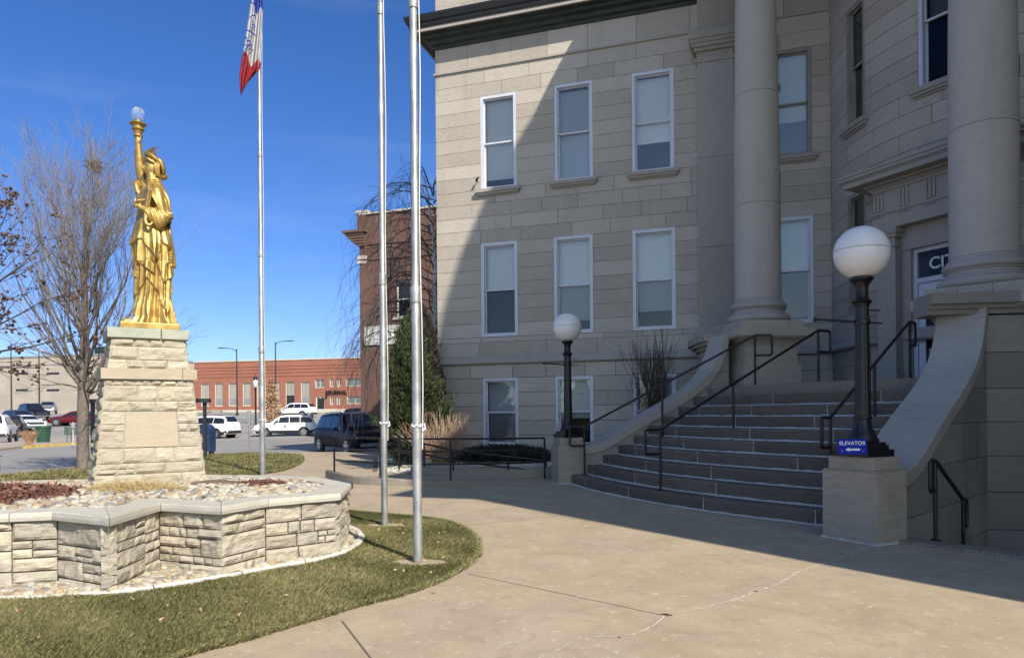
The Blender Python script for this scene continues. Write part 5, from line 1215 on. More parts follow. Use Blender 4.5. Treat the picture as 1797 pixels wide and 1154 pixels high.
# flagpoles
t = NT('galvanised pole'); n1 = t.noise(7, 6, .7, stretch=(1, 1, .5)); n2 = t.noise(2, 5, .6, stretch=(1, 1, .35))
b = t.mix(t.rng(n1, .45, .62), (.27, .275, .275), (.42, .425, .42)); b = t.mix(t.rng(n2, .60, .70, 0, .55), b, (.30, .21, .11)); t.col(b); t.set(Roughness=.5, Metallic=.55); t.bump(n1, .15, .005); MATS['galvanised pole'] = t.m
def flagpole(base, sections, label, foot=True, ropes=True):
    r = empty('flagpole', base, label, 'flagpole', 'silver flagpoles of the lawn')
    m = MB(); z = 0; pr = []
    for z1, rd_ in sections: pr += [(rd_, z), (rd_, z1-.02)]; z = z1
    m.lathe(pr, base, 24)
    m.build('pole', 'galvanised pole', r, 'auto')
    for (z1, rd_), nx in zip(sections[:-1], sections[1:]):
        c = MB(); c.lathe([(rd_+.001, z1-.16), (rd_+.010, z1-.155), (rd_+.011, z1-.02), (rd_+.003, z1+.0), (nx[1]+.001, z1+.015)], base, 24); c.build('coupling', 'galvanised pole', r, 'auto')
    if ropes:
        k = MB(); rd_ = sections[0][1]+.018; top = sections[-1][0]; pts = [base+V((rd_*.9+.01*math.sin(i*1.3), -rd_*.2, 1.15+(top-1.2)*i/12)) for i in range(13)]; k.tube(pts, .005, 6); k.build('rope', 'white paint', r)
        k = MB(); c = base+V((0, 0, 1.38)); n_ = 16; rr = sections[0][1]+.006
        k.tube([c+V((rr*math.cos(2*math.pi*i/n_), rr*math.sin(2*math.pi*i/n_), .012*math.sin(i*2.2))) for i in range(n_+1)], .009, 6); k.tube([c+V((rr, -.01, .0)), c+V((rr+.03, -.02, .02)), c+V((rr+.035, -.02, -.03)), c+V((rr+.01, -.03, -.05))], .008, 6); k.build('rope_knot', 'white paint', r)
    if foot:
        f = MB(); pts = []
        for i in range(24): a = i/24*6.283; q = .19+.05*noise.noise(V((math.cos(a)*2+base.x, math.sin(a)*2, base.y))); pts.append((base.x+math.cos(a)*q*1.5, base.y+math.sin(a)*q))
        f.prism(pts, .0, .036); f.build('footing', 'plaza concrete', r)
    return r
fp1, fp2, fp3 = G(461, 833), G(675, 926), G(733.5, 992)
flagpole(fp1, [(3.2, .068), (5.6, .060), (8.1, .050), (12.5, .042)], 'far silver flagpole right of the gold statue, flying the flag', False)
flagpole(fp2, [(3.35, .042), (6.9, .036), (9.5, .028)], 'slender silver flagpole in the front lawn, the farther of the pair')
flagpole(fp3, [(2.75, .044), (5.65, .038), (8.6, .031)], 'nearest silver flagpole standing in the front lawn')
# flag: hanging, blue - white - red with dark lettering and an emblem streamer
t = NT('flag cloth'); uvn = t.n('UVMap'); sx2 = t.n('SeparateXYZ'); t.link(uvn.outputs[0], sx2.inputs[0])
wr = t.math('GREATER_THAN', sx2.outputs[0], .72); bl = t.math('LESS_THAN', sx2.outputs[0], .24)
b = t.mix(wr, (.40, .40, .42), (.30, .012, .016)); b = t.mix(bl, b, (.02, .05, .32)); t.col(b); t.set(Roughness=.8, Subsurface_Weight=.0); MATS['flag cloth'] = t.m
def make_flag():
    Y = fp1.y; me_v = []; uv = []; nu, nv = 40, 36
    # the fly hangs down: u = along the fly (0 hoist .. 1 fly), v = across
    for i in range(nu+1):
        for j in range(nv+1):
            u, v = i/nu, j/nv
            # outline in the picture: hoist at the pole (x 452-462, y -60..60), fly tip near (425,160)
            xl = 452-30*min(1, u*1.15)-3*u; xr = 463-(u**1.6)*8-10*max(0, u-.8)*2
            y = -75+235*u+ (1-v)*8*u-14*v*(u > .82)*(u-.82)*5
            x = xl+(xr-xl)*v
            if u > .84: x = x*(1-(u-.84)*4.2)+ (xl+5)*(u-.84)*4.2 if (u-.84)*4.2 < 1 else xl+5
            fold = .16*math.sin(v*13+u*2.2)*(.35+.65*u)+.07*math.sin(v*27+u*5)
            p = P(x, y, Y-.12+fold*.8); me_v.append(p); uv.append((max(0, min(1, (y+30)/190+ .10*(1-v)-.05+.05*math.sin(v*9))), v))
    fs = [(i*(nv+1)+j, (i+1)*(nv+1)+j, (i+1)*(nv+1)+j+1, i*(nv+1)+j+1) for i in range(nu) for j in range(nv)]
    return me_v, fs, uv
fv, ff, fuv = make_flag(); fm = MB(); fm.add(fv, ff); fo = thing('flag', fm, 'flag cloth', 'limp blue, white and red flag hanging at the top of the far flagpole', 'flag', None, True)
uvl = fo.data.uv_layers.new(name='UVMap')
for l in fo.data.loops: uvl.data[l.index].uv = fuv[l.vertex_index]
sd = fo.modifiers.new('s', 'SOLIDIFY'); sd.thickness = .004
fl = MB()
for pts in ([(432, 52), (437, 55), (443, 58), (449, 63)], [(429, 68), (433, 66), (433, 73), (438, 71), (439, 78), (433, 83), (428, 92), (431, 87)], [(440, 4), (447, 8)], [(442, 28), (449, 27), (448, 33)], [(442, 44), (447, 54)], [(443, 40), (448, 48)]):
    fl.tube([P(x, y, Y_) for (x, y), Y_ in zip(pts, [fp1.y-.33]*len(pts))], .014, 6)
fl.build('emblem', 'blue sign', fo)
# ================================================================= TREES AND SHRUBS
class Segs:
    """collects tapered segments and builds them as one mesh of open prisms"""
    def __init__(s): s.a = []; s.b = []; s.ra = []; s.rb = []
    def add(s, a, b, ra, rb): s.a.append(tuple(a)); s.b.append(tuple(b)); s.ra.append(ra); s.rb.append(rb)
    def build(s, name, mat, parent, sides=4, **tags):
        a = np.array(s.a); b = np.array(s.b); ra = np.array(s.ra)[:, None]; rb = np.array(s.rb)[:, None]; t = b-a; t /= np.linalg.norm(t, axis=1)[:, None]+1e-9
        u = np.cross(t, np.where(np.abs(t[:, 2:3]) < .9, np.array([[0, 0, 1.]]), np.array([[1., 0, 0]]))); u /= np.linalg.norm(u, axis=1)[:, None]+1e-9; w_ = np.cross(t, u); n = len(a); vs = []
        for k in range(sides): th = 2*math.pi*k/sides; d = u*math.cos(th)+w_*math.sin(th); vs += [a+d*ra, b+d*rb]
        co = np.stack(vs, 1).reshape(-1, 3); f = []
        for k in range(sides): j = (k+1) % sides; f.append([2*k, 2*j, 2*j+1, 2*k+1])
        fc = (np.array(f)[None]+(np.arange(n)*2*sides)[:, None, None]).reshape(-1, 4)
        return big_mesh(name, co, fc, mat, parent, np.zeros(len(fc))+.5, **tags)
def grow(rnd, p, d, L_, r, lvl, S, leaf=None, spread=.6, up=.3, droop=0.0, wig=.18, nb=(2, 4), ratio=.68, rmin=.0022, seglen=None, T=None, lim=None):
    n = max(2, int(L_/(seglen or .22))); q = V(p); d = V(d).normalized(); pts = [q.copy()]; ds = [d.copy()]
    for i in range(n):
        d = (d+V((rnd.gauss(0, wig), rnd.gauss(0, wig), rnd.gauss(0, wig)))*.5+V((0, 0, up*.25-droop*(i/n)))).normalized()
        q2 = q+d*(L_/n); r0 = r*(1-i/n*.55); r1 = r*(1-(i+1)/n*.55)
        (T if (T is not None and r0 > .02) else S).add(q, q2, max(rmin, r0), max(rmin*.8, r1)); q = q2; pts.append(q.copy()); ds.append(d.copy())
    if lvl <= 0:
        if leaf: leaf(rnd, pts, ds)
        return
    for i in range(rnd.randint(*nb)):
        k = rnd.randint(max(1, int(n*.25)), n); bd = ds[min(k, n)]
        ax = V((rnd.gauss(0, 1), rnd.gauss(0, 1), rnd.gauss(0, .5))).normalized(); nd = (bd+ax*spread).normalized()
        grow(rnd, pts[k], nd, L_*ratio*rnd.uniform(.75, 1.15), r*(1-k/n*.55)*.62, lvl-1, S, leaf, spread, up, droop, wig, nb, ratio, rmin, seglen, T)
    grow(rnd, pts[-1], ds[-1], L_*ratio, r*.45, lvl-1, S, leaf, spread, up, droop, wig, nb, ratio, rmin, seglen, T)
def trunk(parent, pts, rs, mat='bark', name='trunk'):
    m = MB(); P_ = smooth_pts([V(p) for p in pts], 6); R = [rs[min(len(rs)-1, i//6)]*(1-(i % 6)/6)+rs[min(len(rs)-1, i//6+1)]*((i % 6)/6) for i in range(len(P_))]
    m.tube(P_, R, 16); return m.build(name, mat, parent, True)
# --- ornamental pear beside the street: narrow oval crown of steep limbs
tp_ = G(146, 824); r = empty('bare_tree', tp_, 'large leafless tree with steep limbs and a bird nest standing behind the pedestal', 'tree')
rnd = random.Random(5); trunk(r, [tp_+V((0, 0, -.05)), tp_+V((0, 0, .25)), tp_+V((-.02, .03, 1.2)), tp_+V((.03, 0, 2.3)), tp_+V((.05, 0, 3.4)), tp_+V((.1, 0, 5.5)), tp_+V((.12, 0, 7.6))], [.20, .165, .15, .15, .11, .06, .025])
S = Segs(); T = Segs()
for i in range(36):
    z = 2.0+4.4*(i/36)**1.15; az = i*2.4+rnd.uniform(-.4, .4); lean = rnd.uniform(.55, 1.05) if z < 3.8 else rnd.uniform(.32, .6)
    L_ = (3.0 if z < 3.2 else 2.75)*rnd.uniform(.8, 1.12)*(1-(max(0, z-3)/9.5)); d = V((math.cos(az)*lean, math.sin(az)*lean, 1))
    grow(rnd, tp_+V((.04, 0, z)), d, L_, .036*(1-(z-2)/8)+.010, 3, S, None, .50, .34, 0, .17, (3, 4), .60, .0040, .26, T)
for i in range(18):   # low arching boughs
    z = 2.05+.9*rnd.random(); az = i*1.1+rnd.uniform(-.3, .3); grow(rnd, tp_+V((.03, 0, z)), V((math.cos(az), math.sin(az), .5)), 1.75, .03, 3, S, None, .5, .16, 0, .2, (2, 4), .62, .0034, .2, T)
T.build('limbs', 'bark', r, 6); S.build('crown', 'pale twig', r, 3)
nst = Segs(); nc = P(166, 291, tp_.y)
for _ in range(300): a = V((rnd.gauss(0, .09), rnd.gauss(0, .09), rnd.gauss(0, .085))); d = V((rnd.gauss(0, 1), rnd.gauss(0, 1), rnd.gauss(0, .5))).normalized()*.09; nst.add(nc+a-d, nc+a+d, .006, .004)
o = nst.build('bird_nest', 'dark twig', None, 3); o['label'] = 'bird nest of dark twigs high in the large leafless tree'; o['category'] = 'nest'
# --- crabapple reaching in from the left edge with dried fruit
fruit = []
def fruit_leaf(rnd, pts, ds):
    for p in pts[1:]:
        if rnd.random() < .62:
            c = p+V((rnd.gauss(0, .02), rnd.gauss(0, .02), -.02)); k = rnd.choice((1, 2, 3, 6))
            for _ in range(k): fruit.append((c+V((rnd.gauss(0, .028), rnd.gauss(0, .028), rnd.gauss(0, .026))), rnd.uniform(.012, .024)))
tc_ = V((-8.15, 8.7, 0)); r = empty('crabapple_tree', tc_, 'leafless tree with clusters of dried brown fruit reaching in at the left edge', 'tree')
trunk(r, [tc_+V((0, 0, -.05)), tc_+V((0, 0, .8)), tc_+V((.1, 0, 1.6)), tc_+V((.2, .05, 2.4))], [.14, .12, .10, .08])
rnd = random.Random(14); S = Segs(); T = Segs()
for (x, y, z) in [(1.2, .25, .9), (1.3, -.1, .62), (1.2, .5, .35), (1.1, .1, .2), (1.2, .5, 1.2), (1, -.5, .5), (-1, .5, .6), (0, 1, .8), (-.6, -1, .7), (1.15, .3, .05), (1.15, .15, 1.5)]:
    grow(rnd, tc_+V((.15, .03, 2.1+rnd.uniform(-.2, .3))), V((x, y, z)), 1.38, .04, 3, S, fruit_leaf, .5, .12, 0, .16, (2, 3), .60, .004, .12, T)
T.build('limbs', 'bark', r, 6); S.build('twigs', 'dark twig', r, 3)
bm = bmesh.new(); bmesh.ops.create_icosphere(bm, subdivisions=1, radius=1); bv = np.array([v.co for v in bm.verts]); bf = np.array([[v.index for v in f.verts] for f in bm.faces]); bm.free()
fp = np.array([tuple(p) for p, _ in fruit]); fr_ = np.array([q for _, q in fruit]); co = (bv[None]*fr_[:, None, None]*np.random.default_rng(1).uniform(.7, 1.3, (len(fp), 1, 3))+fp[:, None]).reshape(-1, 3); fc = (bf[None]+(np.arange(len(fp))*len(bv))[:, None, None]).reshape(-1, 3)
plain('dried fruit', (.095, .052, .035), .7, nscale=20, namp=.5); big_mesh('dried_fruit', co, fc, 'dried fruit', r, None, kind='stuff')
# --- weeping birch behind the corner of the hall
tb_ = V((-2.95, 27.6, 0)); r = empty('weeping_birch', tb_, 'bare weeping birch with a white trunk and drooping twigs beside the hall corner', 'tree')
trunk(r, [tb_+V((.45, 0, -.05)), tb_+V((.35, 0, 2)), tb_+V((.1, 0, 3.5)), tb_+V((0, 0, 5)), tb_+V((.05, 0, 7)), tb_+V((-.1, 0, 9)), tb_+V((-.35, 0, 10.6))], [.17, .15, .13, .11, .08, .045, .015], 'birch bark')
rnd = random.Random(8); S = Segs(); T = Segs()
for i in range(48):
    z = 3.8+6.6*i/48; az = i*2.4; ln = 1.0; d = V((math.cos(az)-.45, math.sin(az)*.6, .55)).normalized(); L_ = (3.3-.14*(z-4))*rnd.uniform(.7, 1.25)
    grow(rnd, tb_+V((-.0, 0, z)), d, L_, .030, 2, S, None, .6, .12, .38, .24, (3, 5), .6, .0035, .2, T)
# hanging whips
a_ = list(S.b); rnd.shuffle(a_)
for p in a_[:1500]:
    q = V(p); d = V((rnd.gauss(0, .25), rnd.gauss(0, .25), -.55)); n_ = rnd.randint(3, 9)
    for k in range(n_): q2 = q+d*.17; S.add(q, q2, .0036, .003); q = q2; d = (d+V((rnd.gauss(0, .12), rnd.gauss(0, .12), -.35))).normalized()
T.build('limbs', 'birch twig', r, 5); S.build('twigs', 'birch twig', r, 3)
# --- evergreen (juniper) in front of the brick building
def needles(name, pts, dirs, size, mat, parent, seed, per=1, w_=.35, **kw):
    rg = np.random.default_rng(seed); p = np.repeat(np.array(pts), per, 0); d = np.repeat(np.array(dirs), per, 0)+rg.normal(0, .45, (len(p), 3)); d /= np.linalg.norm(d, axis=1)[:, None]
    u = np.cross(d, rg.normal(0, 1, d.shape)); u /= np.linalg.norm(u, axis=1)[:, None]; s = size*rg.uniform(.6, 1.4, len(p))[:, None]; p = p+rg.normal(0, size*.45, p.shape)
    co = np.stack([p-u*s*w_*.5, p+u*s*w_*.5, p+d*s+u*s*w_*.12, p+d*s-u*s*w_*.12], 1).reshape(-1, 3); f = np.arange(len(p)*4).reshape(-1, 4)
    return big_mesh(name, co, f, mat, parent, rg.random(len(p)), **kw)
def folmat(name, c1, c2, tr=.2):
    t = NT(name); a = t.attr('tone'); t.col(t.mix(a, c1, c2)); t.set(Roughness=.75, Specular_IOR_Level=.2); MATS[name] = t.m
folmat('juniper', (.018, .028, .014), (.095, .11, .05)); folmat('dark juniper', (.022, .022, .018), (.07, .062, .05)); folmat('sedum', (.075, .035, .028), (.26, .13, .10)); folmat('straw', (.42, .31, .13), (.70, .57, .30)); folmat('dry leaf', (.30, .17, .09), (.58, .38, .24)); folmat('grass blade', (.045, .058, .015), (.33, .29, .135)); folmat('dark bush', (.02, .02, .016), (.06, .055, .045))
def evergreen(base, H, W, label, seed, n=260, mat='juniper', size=.085, name='juniper_tree', tip=1.0):
    r = empty(name, base, label, 'tree'); rnd = random.Random(seed); trunk(r, [base, base+V((0, 0, H*.5)), base+V((0, 0, H*.92))], [.09, .06, .02])
    pts = []; dr = []; S = Segs()
    for i in range(n):
        u = rnd.random()**.85; z = .15+H*.97*u; az = rnd.uniform(0, 6.283); prof = (1-u**1.6)*(.55+.45*min(1, u/.18)); R = W*prof*rnd.uniform(.72, 1.18)*(1+.45*noise.noise(V((math.cos(az)*1.4, math.sin(az)*1.4, z*.9+seed))))
        a = base+V((0, 0, z*.86)); e = base+V((math.cos(az)*R, math.sin(az)*R, z+R*.38)); m_ = a.lerp(e, .5)+V((0, 0, -.06)); S.add(a, m_, .014, .009); S.add(m_, e, .009, .004)
        d = (e-m_).normalized()
        for k in range(34):
            t_ = 1-rnd.random()**1.5*.75; c = a.lerp(m_, t_*2) if t_ < .5 else m_.lerp(e, (t_-.5)*2); sp_ = .20*(1.15-t_)+.03
            pts.append(tuple(c+V((rnd.gauss(0, sp_), rnd.gauss(0, sp_), rnd.gauss(0, sp_*.7))))); dr.append(tuple(d+V((0, 0, .45))))
        for k in range(6): pts.append(tuple(e+d*rnd.uniform(0, .16))); dr.append(tuple(d+V((0, 0, .6))))
    S.build('branches', 'dark twig', r, 3); needles('foliage', pts, dr, size, mat, r, seed, 5, .30); return r
evergreen(V((-2.72, 19.3, 0)), 4.05, .86, 'bushy dark green juniper rising behind the nearest flagpoles', 3, 300)
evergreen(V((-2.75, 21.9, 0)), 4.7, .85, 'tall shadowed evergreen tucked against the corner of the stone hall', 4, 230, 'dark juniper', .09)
# --- shrubs
def twig_bush(base, n, H, spread, mat, name, label, seed, lvl=2, r0=.009, rm=.0035, gs=.32, up=.25, br=.22):
    r = empty(name, base, label, 'shrub'); rnd = random.Random(seed); S = Segs(); S2 = Segs()
    for i in range(n):
        az = rnd.uniform(0, 6.283); s = spread*rnd.random()**.6; grow(rnd, base+V((math.cos(az)*br*rnd.random(), math.sin(az)*br*rnd.random(), 0)), V((math.cos(az)*s, math.sin(az)*s, 1)), H*rnd.uniform(.4, .75), r0, lvl, S if i % 3 else S2, None, gs, up, 0, .2, (1, 3), .6, rm, .12)
    S.build('stems', mat, r, 3)
    if len(S2.a): S2.build('tips', 'tan twig' if mat == 'red twig' else mat, r, 3)
    return r
twig_bush(V((-1.75, 17.9, .2)), 130, 1.05, 1.1, 'red twig', 'red_twig_shrub', 'leafless reddish dogwood shrub with dense pale stems in the gravel bed', 6)
twig_bush(P(1147, 700, 18.2)-V((0, 0, 1.0)), 70, 2.1, .05, 'dark twig', 'narrow_shrub', 'tall narrow leafless shrub rising behind the left cheek wall', 7, 2, .012, .004, .16, .55, .24)
lj = empty('low_juniper', V((0, 18.3, .2)), 'low spreading dark juniper along the base of the hall wall', 'shrub'); rnd = random.Random(3); pts = []; dr = []
for i in range(900):
    x = rnd.uniform(-1.5, .85); y = 18.4+rnd.gauss(0, .35); h = .33*max(0, 1-((x+.25)/1.35)**2)**.5*rnd.random()**.4+.02; 
    for k in range(6): pts.append((x+rnd.gauss(0, .06), y+rnd.gauss(0, .06), .22+h+rnd.gauss(0, .03))); dr.append((rnd.gauss(0, .7), rnd.gauss(0, .7), .6))
needles('foliage', pts, dr, .085, 'dark bush', lj, 4, 4, .3)
rg = random.Random(9); pp = []
for _ in range(6000):
    x, y = rg.uniform(-2.15, 1.6), rg.uniform(16.65, 18.9); pp.append((x, y, .235+rg.uniform(0, .03)))
for _ in range(2600):
    a, b = rg.random(), rg.random(); q = G(665+60*a, 832-30*b+6*a); pp.append((q.x, q.y, .02+.09*a+rg.uniform(0, .03)))
pebbles('gravel', pp, (.02, .045), 'pale limestone gravel of the bed under the hall wall', 'gravel', 3, 'pale pebble')
gb = MB(); q = [G(655, 836), G(735, 834), G(735, 798), G(655, 806)]; gb.prism([(p.x, p.y) for p in q], 0, .03); struct('gravel_base', gb, 'soil')
# planter: dead sedum, straw tuft, small red patch
def leaf_patch(name, label, cx, cy, rx, ry, z, h, n, mat, seed, size=.05, cat='plants', w_=.7, up=.5):
    rnd = random.Random(seed); pts = []; dr = []
    for _ in range(n):
        a = rnd.uniform(0, 6.283); u = rnd.random()**.5*(1+.15*noise.noise(V((math.cos(a)*2, math.sin(a)*2, seed)))); x = cx+math.cos(a)*u*rx; y = cy+math.sin(a)*u*ry; hh = h*(1-u**2.2)*(.7+.3*noise.noise(V((x*5, y*5, 1))))
        pts.append((x, y, z+hh*rnd.random()**.35)); dr.append((rnd.gauss(0, .6), rnd.gauss(0, .6), up))
    o = needles(name, pts, dr, size, mat, None, seed, 1, w_, kind='stuff'); o['label'] = label; o['category'] = cat; return o
leaf_patch('dead_groundcover', 'dead reddish brown sedum mound at the left of the planter', -5.75, 7.5, 1.25, 1.0, PH+.03, .17, 21000, 'sedum', 1, .036, 'ground cover', .75, .35)
leaf_patch('dead_groundcover', 'small patch of dark red dead sedum at the right end of the planter', -3.0, 8.55, .36, .22, PH+.05, .07, 3200, 'sedum', 2, .024, 'ground cover', .75, .35)
S_ = Segs(); rnd = random.Random(4)
for _ in range(1500):
    u = rnd.random(); x, y = -4.75+1.05*u, 7.95+.28*u+rnd.gauss(0, .09)-.12; hgt = .11*(1-abs(2*u-1)**3)+.02; q = V((x, y, PH+.04)); d = V((rnd.gauss(0, .5), rnd.gauss(0, .5), 1)).normalized()
    for k in range(3): q2 = q+d*hgt*rnd.uniform(.3, .5); S_.add(q, q2, .0022, .0016); q = q2; d = (d+V((rnd.gauss(0, .35), rnd.gauss(0, .35), -.25))).normalized()
o = S_.build('straw_tuft', 'straw', None, 3, kind='stuff'); o['label'] = 'cut dry straw coloured grass along the foot of the pedestal'; o['category'] = 'dry grass'
S_ = Segs()
for px_, py_ in ((170, 800), (118, 832), (76, 818), (30, 826), (210, 810), (95, 815)):
    q = V((-5.75+px_*.004, 7.9, PH+.1)); e = P(px_, py_, 8.0); S_.add(q, e, .0022, .0014)
o = S_.build('dead_stalks', 'straw', None, 3, kind='stuff'); o['label'] = 'thin dry stalks sticking out of the dead sedum'; o['category'] = 'stalks'
sm_ = MB(); vs = []; fs = []
for i in range(13):
    for j in range(25):
        a = j/24*6.283; u = i/12; vs.append((-3.55+math.cos(a)*u*.5, 8.62+math.sin(a)*u*.26, PH+.02+.10*(1-u*u)+.012*noise.noise(V((math.cos(a)*u*5, math.sin(a)*u*5, 0)))))
for i in range(12):
    for j in range(24): fs.append((i*25+j, i*25+j+1, (i+1)*25+j+1, (i+1)*25+j))
sm_.add(vs, fs); struct('soil_mound', sm_, 'soil', True)
# --- grass blades
def grass(name, poly, n, box, seed, hgt=(.018, .045), wid=.0030, z=.02, excl=(), dens=None):
    rg = np.random.default_rng(seed); P_ = [(p.x, p.y) for p in poly]; x = rg.uniform(box[0], box[1], n); y = rg.uniform(box[2], box[3], n)
    ins = np.zeros(n, bool); m_ = len(P_)
    for i in range(m_):
        (ax, ay), (bx, by) = P_[i], P_[(i+1) % m_]
        if ay == by: continue
        ins ^= ((ay > y) != (by > y)) & (x < (bx-ax)*(y-ay)/(by-ay)+ax)
    for E in excl:
        q = np.zeros(n, bool)
        for i in range(len(E)):
            (ax, ay), (bx, by) = E[i], E[(i+1) % len(E)]
            if ay == by: continue
            q ^= ((ay > y) != (by > y)) & (x < (bx-ax)*(y-ay)/(by-ay)+ax)
        ins &= ~q
    x, y = x[ins], y[ins]; n = len(x); pn = np.sin(x*3.1+1.3*np.sin(y*2.3))*.5+np.sin(y*4.7+x*1.7)*.3+np.sin(x*9.3+y*7.1)*.25
    h = rg.uniform(*hgt, n)*(1+.25*pn); az = rg.uniform(0, 6.283, n); ln = rg.uniform(.25, 1.1, n)*h; wx, wy = -np.sin(az)*wid/2, np.cos(az)*wid/2
    fx = np.clip(1+(y-6)*.06, 1, 3); wx, wy = wx*fx, wy*fx
    co = np.stack([np.stack([x-wx, y-wy, np.full(n, z)], 1), np.stack([x+wx, y+wy, np.full(n, z)], 1), np.stack([x+np.cos(az)*ln*.45+wx*.8, y+np.sin(az)*ln*.45+wy*.8, z+h*.62], 1), np.stack([x+np.cos(az)*ln, y+np.sin(az)*ln, z+h], 1)], 1).reshape(-1, 3)
    pl2 = np.sin(x*2.1-y*1.3+2*np.sin(y*1.1))*.5+np.sin(x*5.3+y*6.1+1.5*np.sin(x*3))*.5; tone = np.clip(rg.random(n)**1.4*.75+.16+.2*pn+.16*pl2, 0, 1)
    o = big_mesh(name, co, np.arange(n*4).reshape(-1, 4), 'grass blade', None, tone, kind='stuff'); return o
def ring_poly(c, a, b): return [(c.x+math.cos(i/14*6.283)*a*(1+.25*math.sin(i*2.1)), c.y+math.sin(i/14*6.283)*b) for i in range(14)]
o = grass('grass', lawn, 620000, (-6.2, -.3, 4.3, 9.9), 1, excl=(ring_poly(G(675, 926), .30, .17), ring_poly(G(733.5, 992), .26, .15), ring_poly(G(395, 1040), .16, .06), [(p.x, p.y) for p in EP]+[(-3.0, 9.6), (-7, 8)],)); o['label'] = 'short patchy olive and straw coloured turf curving round the planter'; o['category'] = 'grass'
o = grass('grass', lawn2, 120000, (-14, -4, 11, 28.5), 2, (.03, .07), .008); o['label'] = 'turf of the far lawn strip between the planter and the street'; o['category'] = 'grass'

# ragged turf creeping over the edge of the slab
rg = np.random.default_rng(5); E = np.array([tuple(p) for p in LE]); n = 42000; k = rg.integers(0, len(E)-1, n); u = rg.random(n)[:, None]; q = E[k]*(1-u)+E[k+1]*u; ctr = np.array([-3.2, 7.6, 0]); d = ctr-q; d /= np.linalg.norm(d, axis=1)[:, None]
nzv = np.sin(q[:, 0]*9+q[:, 1]*5)*.5+np.sin(q[:, 0]*23-q[:, 1]*17)*.5
q = q+d*(rg.normal(.02, .022, n)-.018*nzv*(nzv > 0))[:, None]; az = rg.uniform(0, 6.283, n); h = rg.uniform(.015, .05, n); w3 = .004
dx, dy = np.cos(az), np.sin(az); wx, wy = -dy*w3/2, dx*w3/2
co = np.stack([np.stack([q[:, 0]-wx, q[:, 1]-wy, np.full(n, .003)], 1), np.stack([q[:, 0]+wx, q[:, 1]+wy, np.full(n, .003)], 1), np.stack([q[:, 0]+dx*h*.6+wx*.4, q[:, 1]+dy*h*.6+wy*.4, h*.75], 1), np.stack([q[:, 0]+dx*h*1.1, q[:, 1]+dy*h*1.1, h], 1)], 1).reshape(-1, 3)
o = big_mesh('grass', co, np.arange(n*4).reshape(-1, 4), 'grass blade', None, rg.random(n), kind='stuff'); o['label'] = 'ragged fringe of turf along the curved concrete edge'; o['category'] = 'grass'

rnd = random.Random(31); pts = []; dr = []
for _ in range(520):
    x, y = rnd.uniform(-6, -.6), rnd.uniform(4.6, 9.5)
    if inpoly(x, y, [(p.x, p.y) for p in lawn]) and not inpoly(x, y, [(p.x, p.y) for p in EP]+[(-3, 9), (-7, 8)]): pts.append((x, y, .05)); dr.append((rnd.gauss(0, 1), rnd.gauss(0, 1), .15))
o = needles('fallen_leaves', pts, dr, .028, 'dry leaf', None, 3, 1, .7, kind='stuff'); o['label'] = 'small dry leaves scattered over the turf'; o['category'] = 'leaves'
# ================================================================= BUILDINGS BEYOND
def brickmat(name, c1, c2, mortar, sc_=1.0, dirt=.3, rot=0.0):
    t = NT(name); sx = t.n('SeparateXYZ'); t.link(t.co.outputs['Object'], sx.inputs[0]); cb = t.n('CombineXYZ')
    h = t.math('ADD', t.math('MULTIPLY', sx.outputs[0], math.cos(rot)), t.math('MULTIPLY', sx.outputs[1], math.sin(rot)))
    t.link(h, cb.inputs[0]); t.link(sx.outputs[2], cb.inputs[1]); b = t.n('TexBrick'); t.link(cb.outputs[0], b.inputs[0])
    b.inputs['Scale'].default_value = sc_; b.inputs['Brick Width'].default_value = .22; b.inputs['Row Height'].default_value = .075; b.inputs['Mortar Size'].default_value = .009
    b.inputs['Color1'].default_value = (*c1, 1); b.inputs['Color2'].default_value = (*c2, 1); b.inputs['Mortar'].default_value = (*mortar, 1); b.inputs['Bias'].default_value = -.1
    n = t.noise(.5, 5, .6); n2 = t.noise(6, 4, .6, stretch=(1, 1, 4)); c = t.mix(t.rng(n, .4, .75, 0, dirt), b.outputs[0], tuple(x*.55 for x in c1)); c = t.mix(t.rng(n2, .45, .7, 0, .35), c, tuple(x*1.3 for x in c2)); t.col(c); t.set(Roughness=.9); MATS[name] = t.m
brickmat('orange brick', (.30, .098, .058), (.37, .135, .085), (.31, .17, .12)); brickmat('dark brick', (.17, .075, .048), (.085, .045, .035), (.22, .16, .125), dirt=.5, rot=-.31)
plain('pale brick', (.42, .36, .29), .9, nscale=.4, namp=.12); plain('pale stone trim', (.55, .50, .42), .85); plain('glass block', (.17, .20, .19), .35, nscale=8, namp=.25); plain('black lettering', (.015, .013, .012), .5)
def facade(name, p0, p1, h, depth, label, mat, zb, cat='building'):
    d = (p1-p0); d.z = 0; L0 = d.length; d.normalize(); n_ = V((d.y, -d.x, 0)); r = empty(name, V((p0.x, p0.y, zb)), label, cat)
    def f(s, z, o=0): return V((p0.x, p0.y, zb))+d*s+n_*o+V((0, 0, z))
    return r, f, L0, d, n_
def fs_px(f, d, n_, p0, px, py): q = hit(px, py, f(0, 0), n_)-f(0, 0); return q.dot(d), q.z
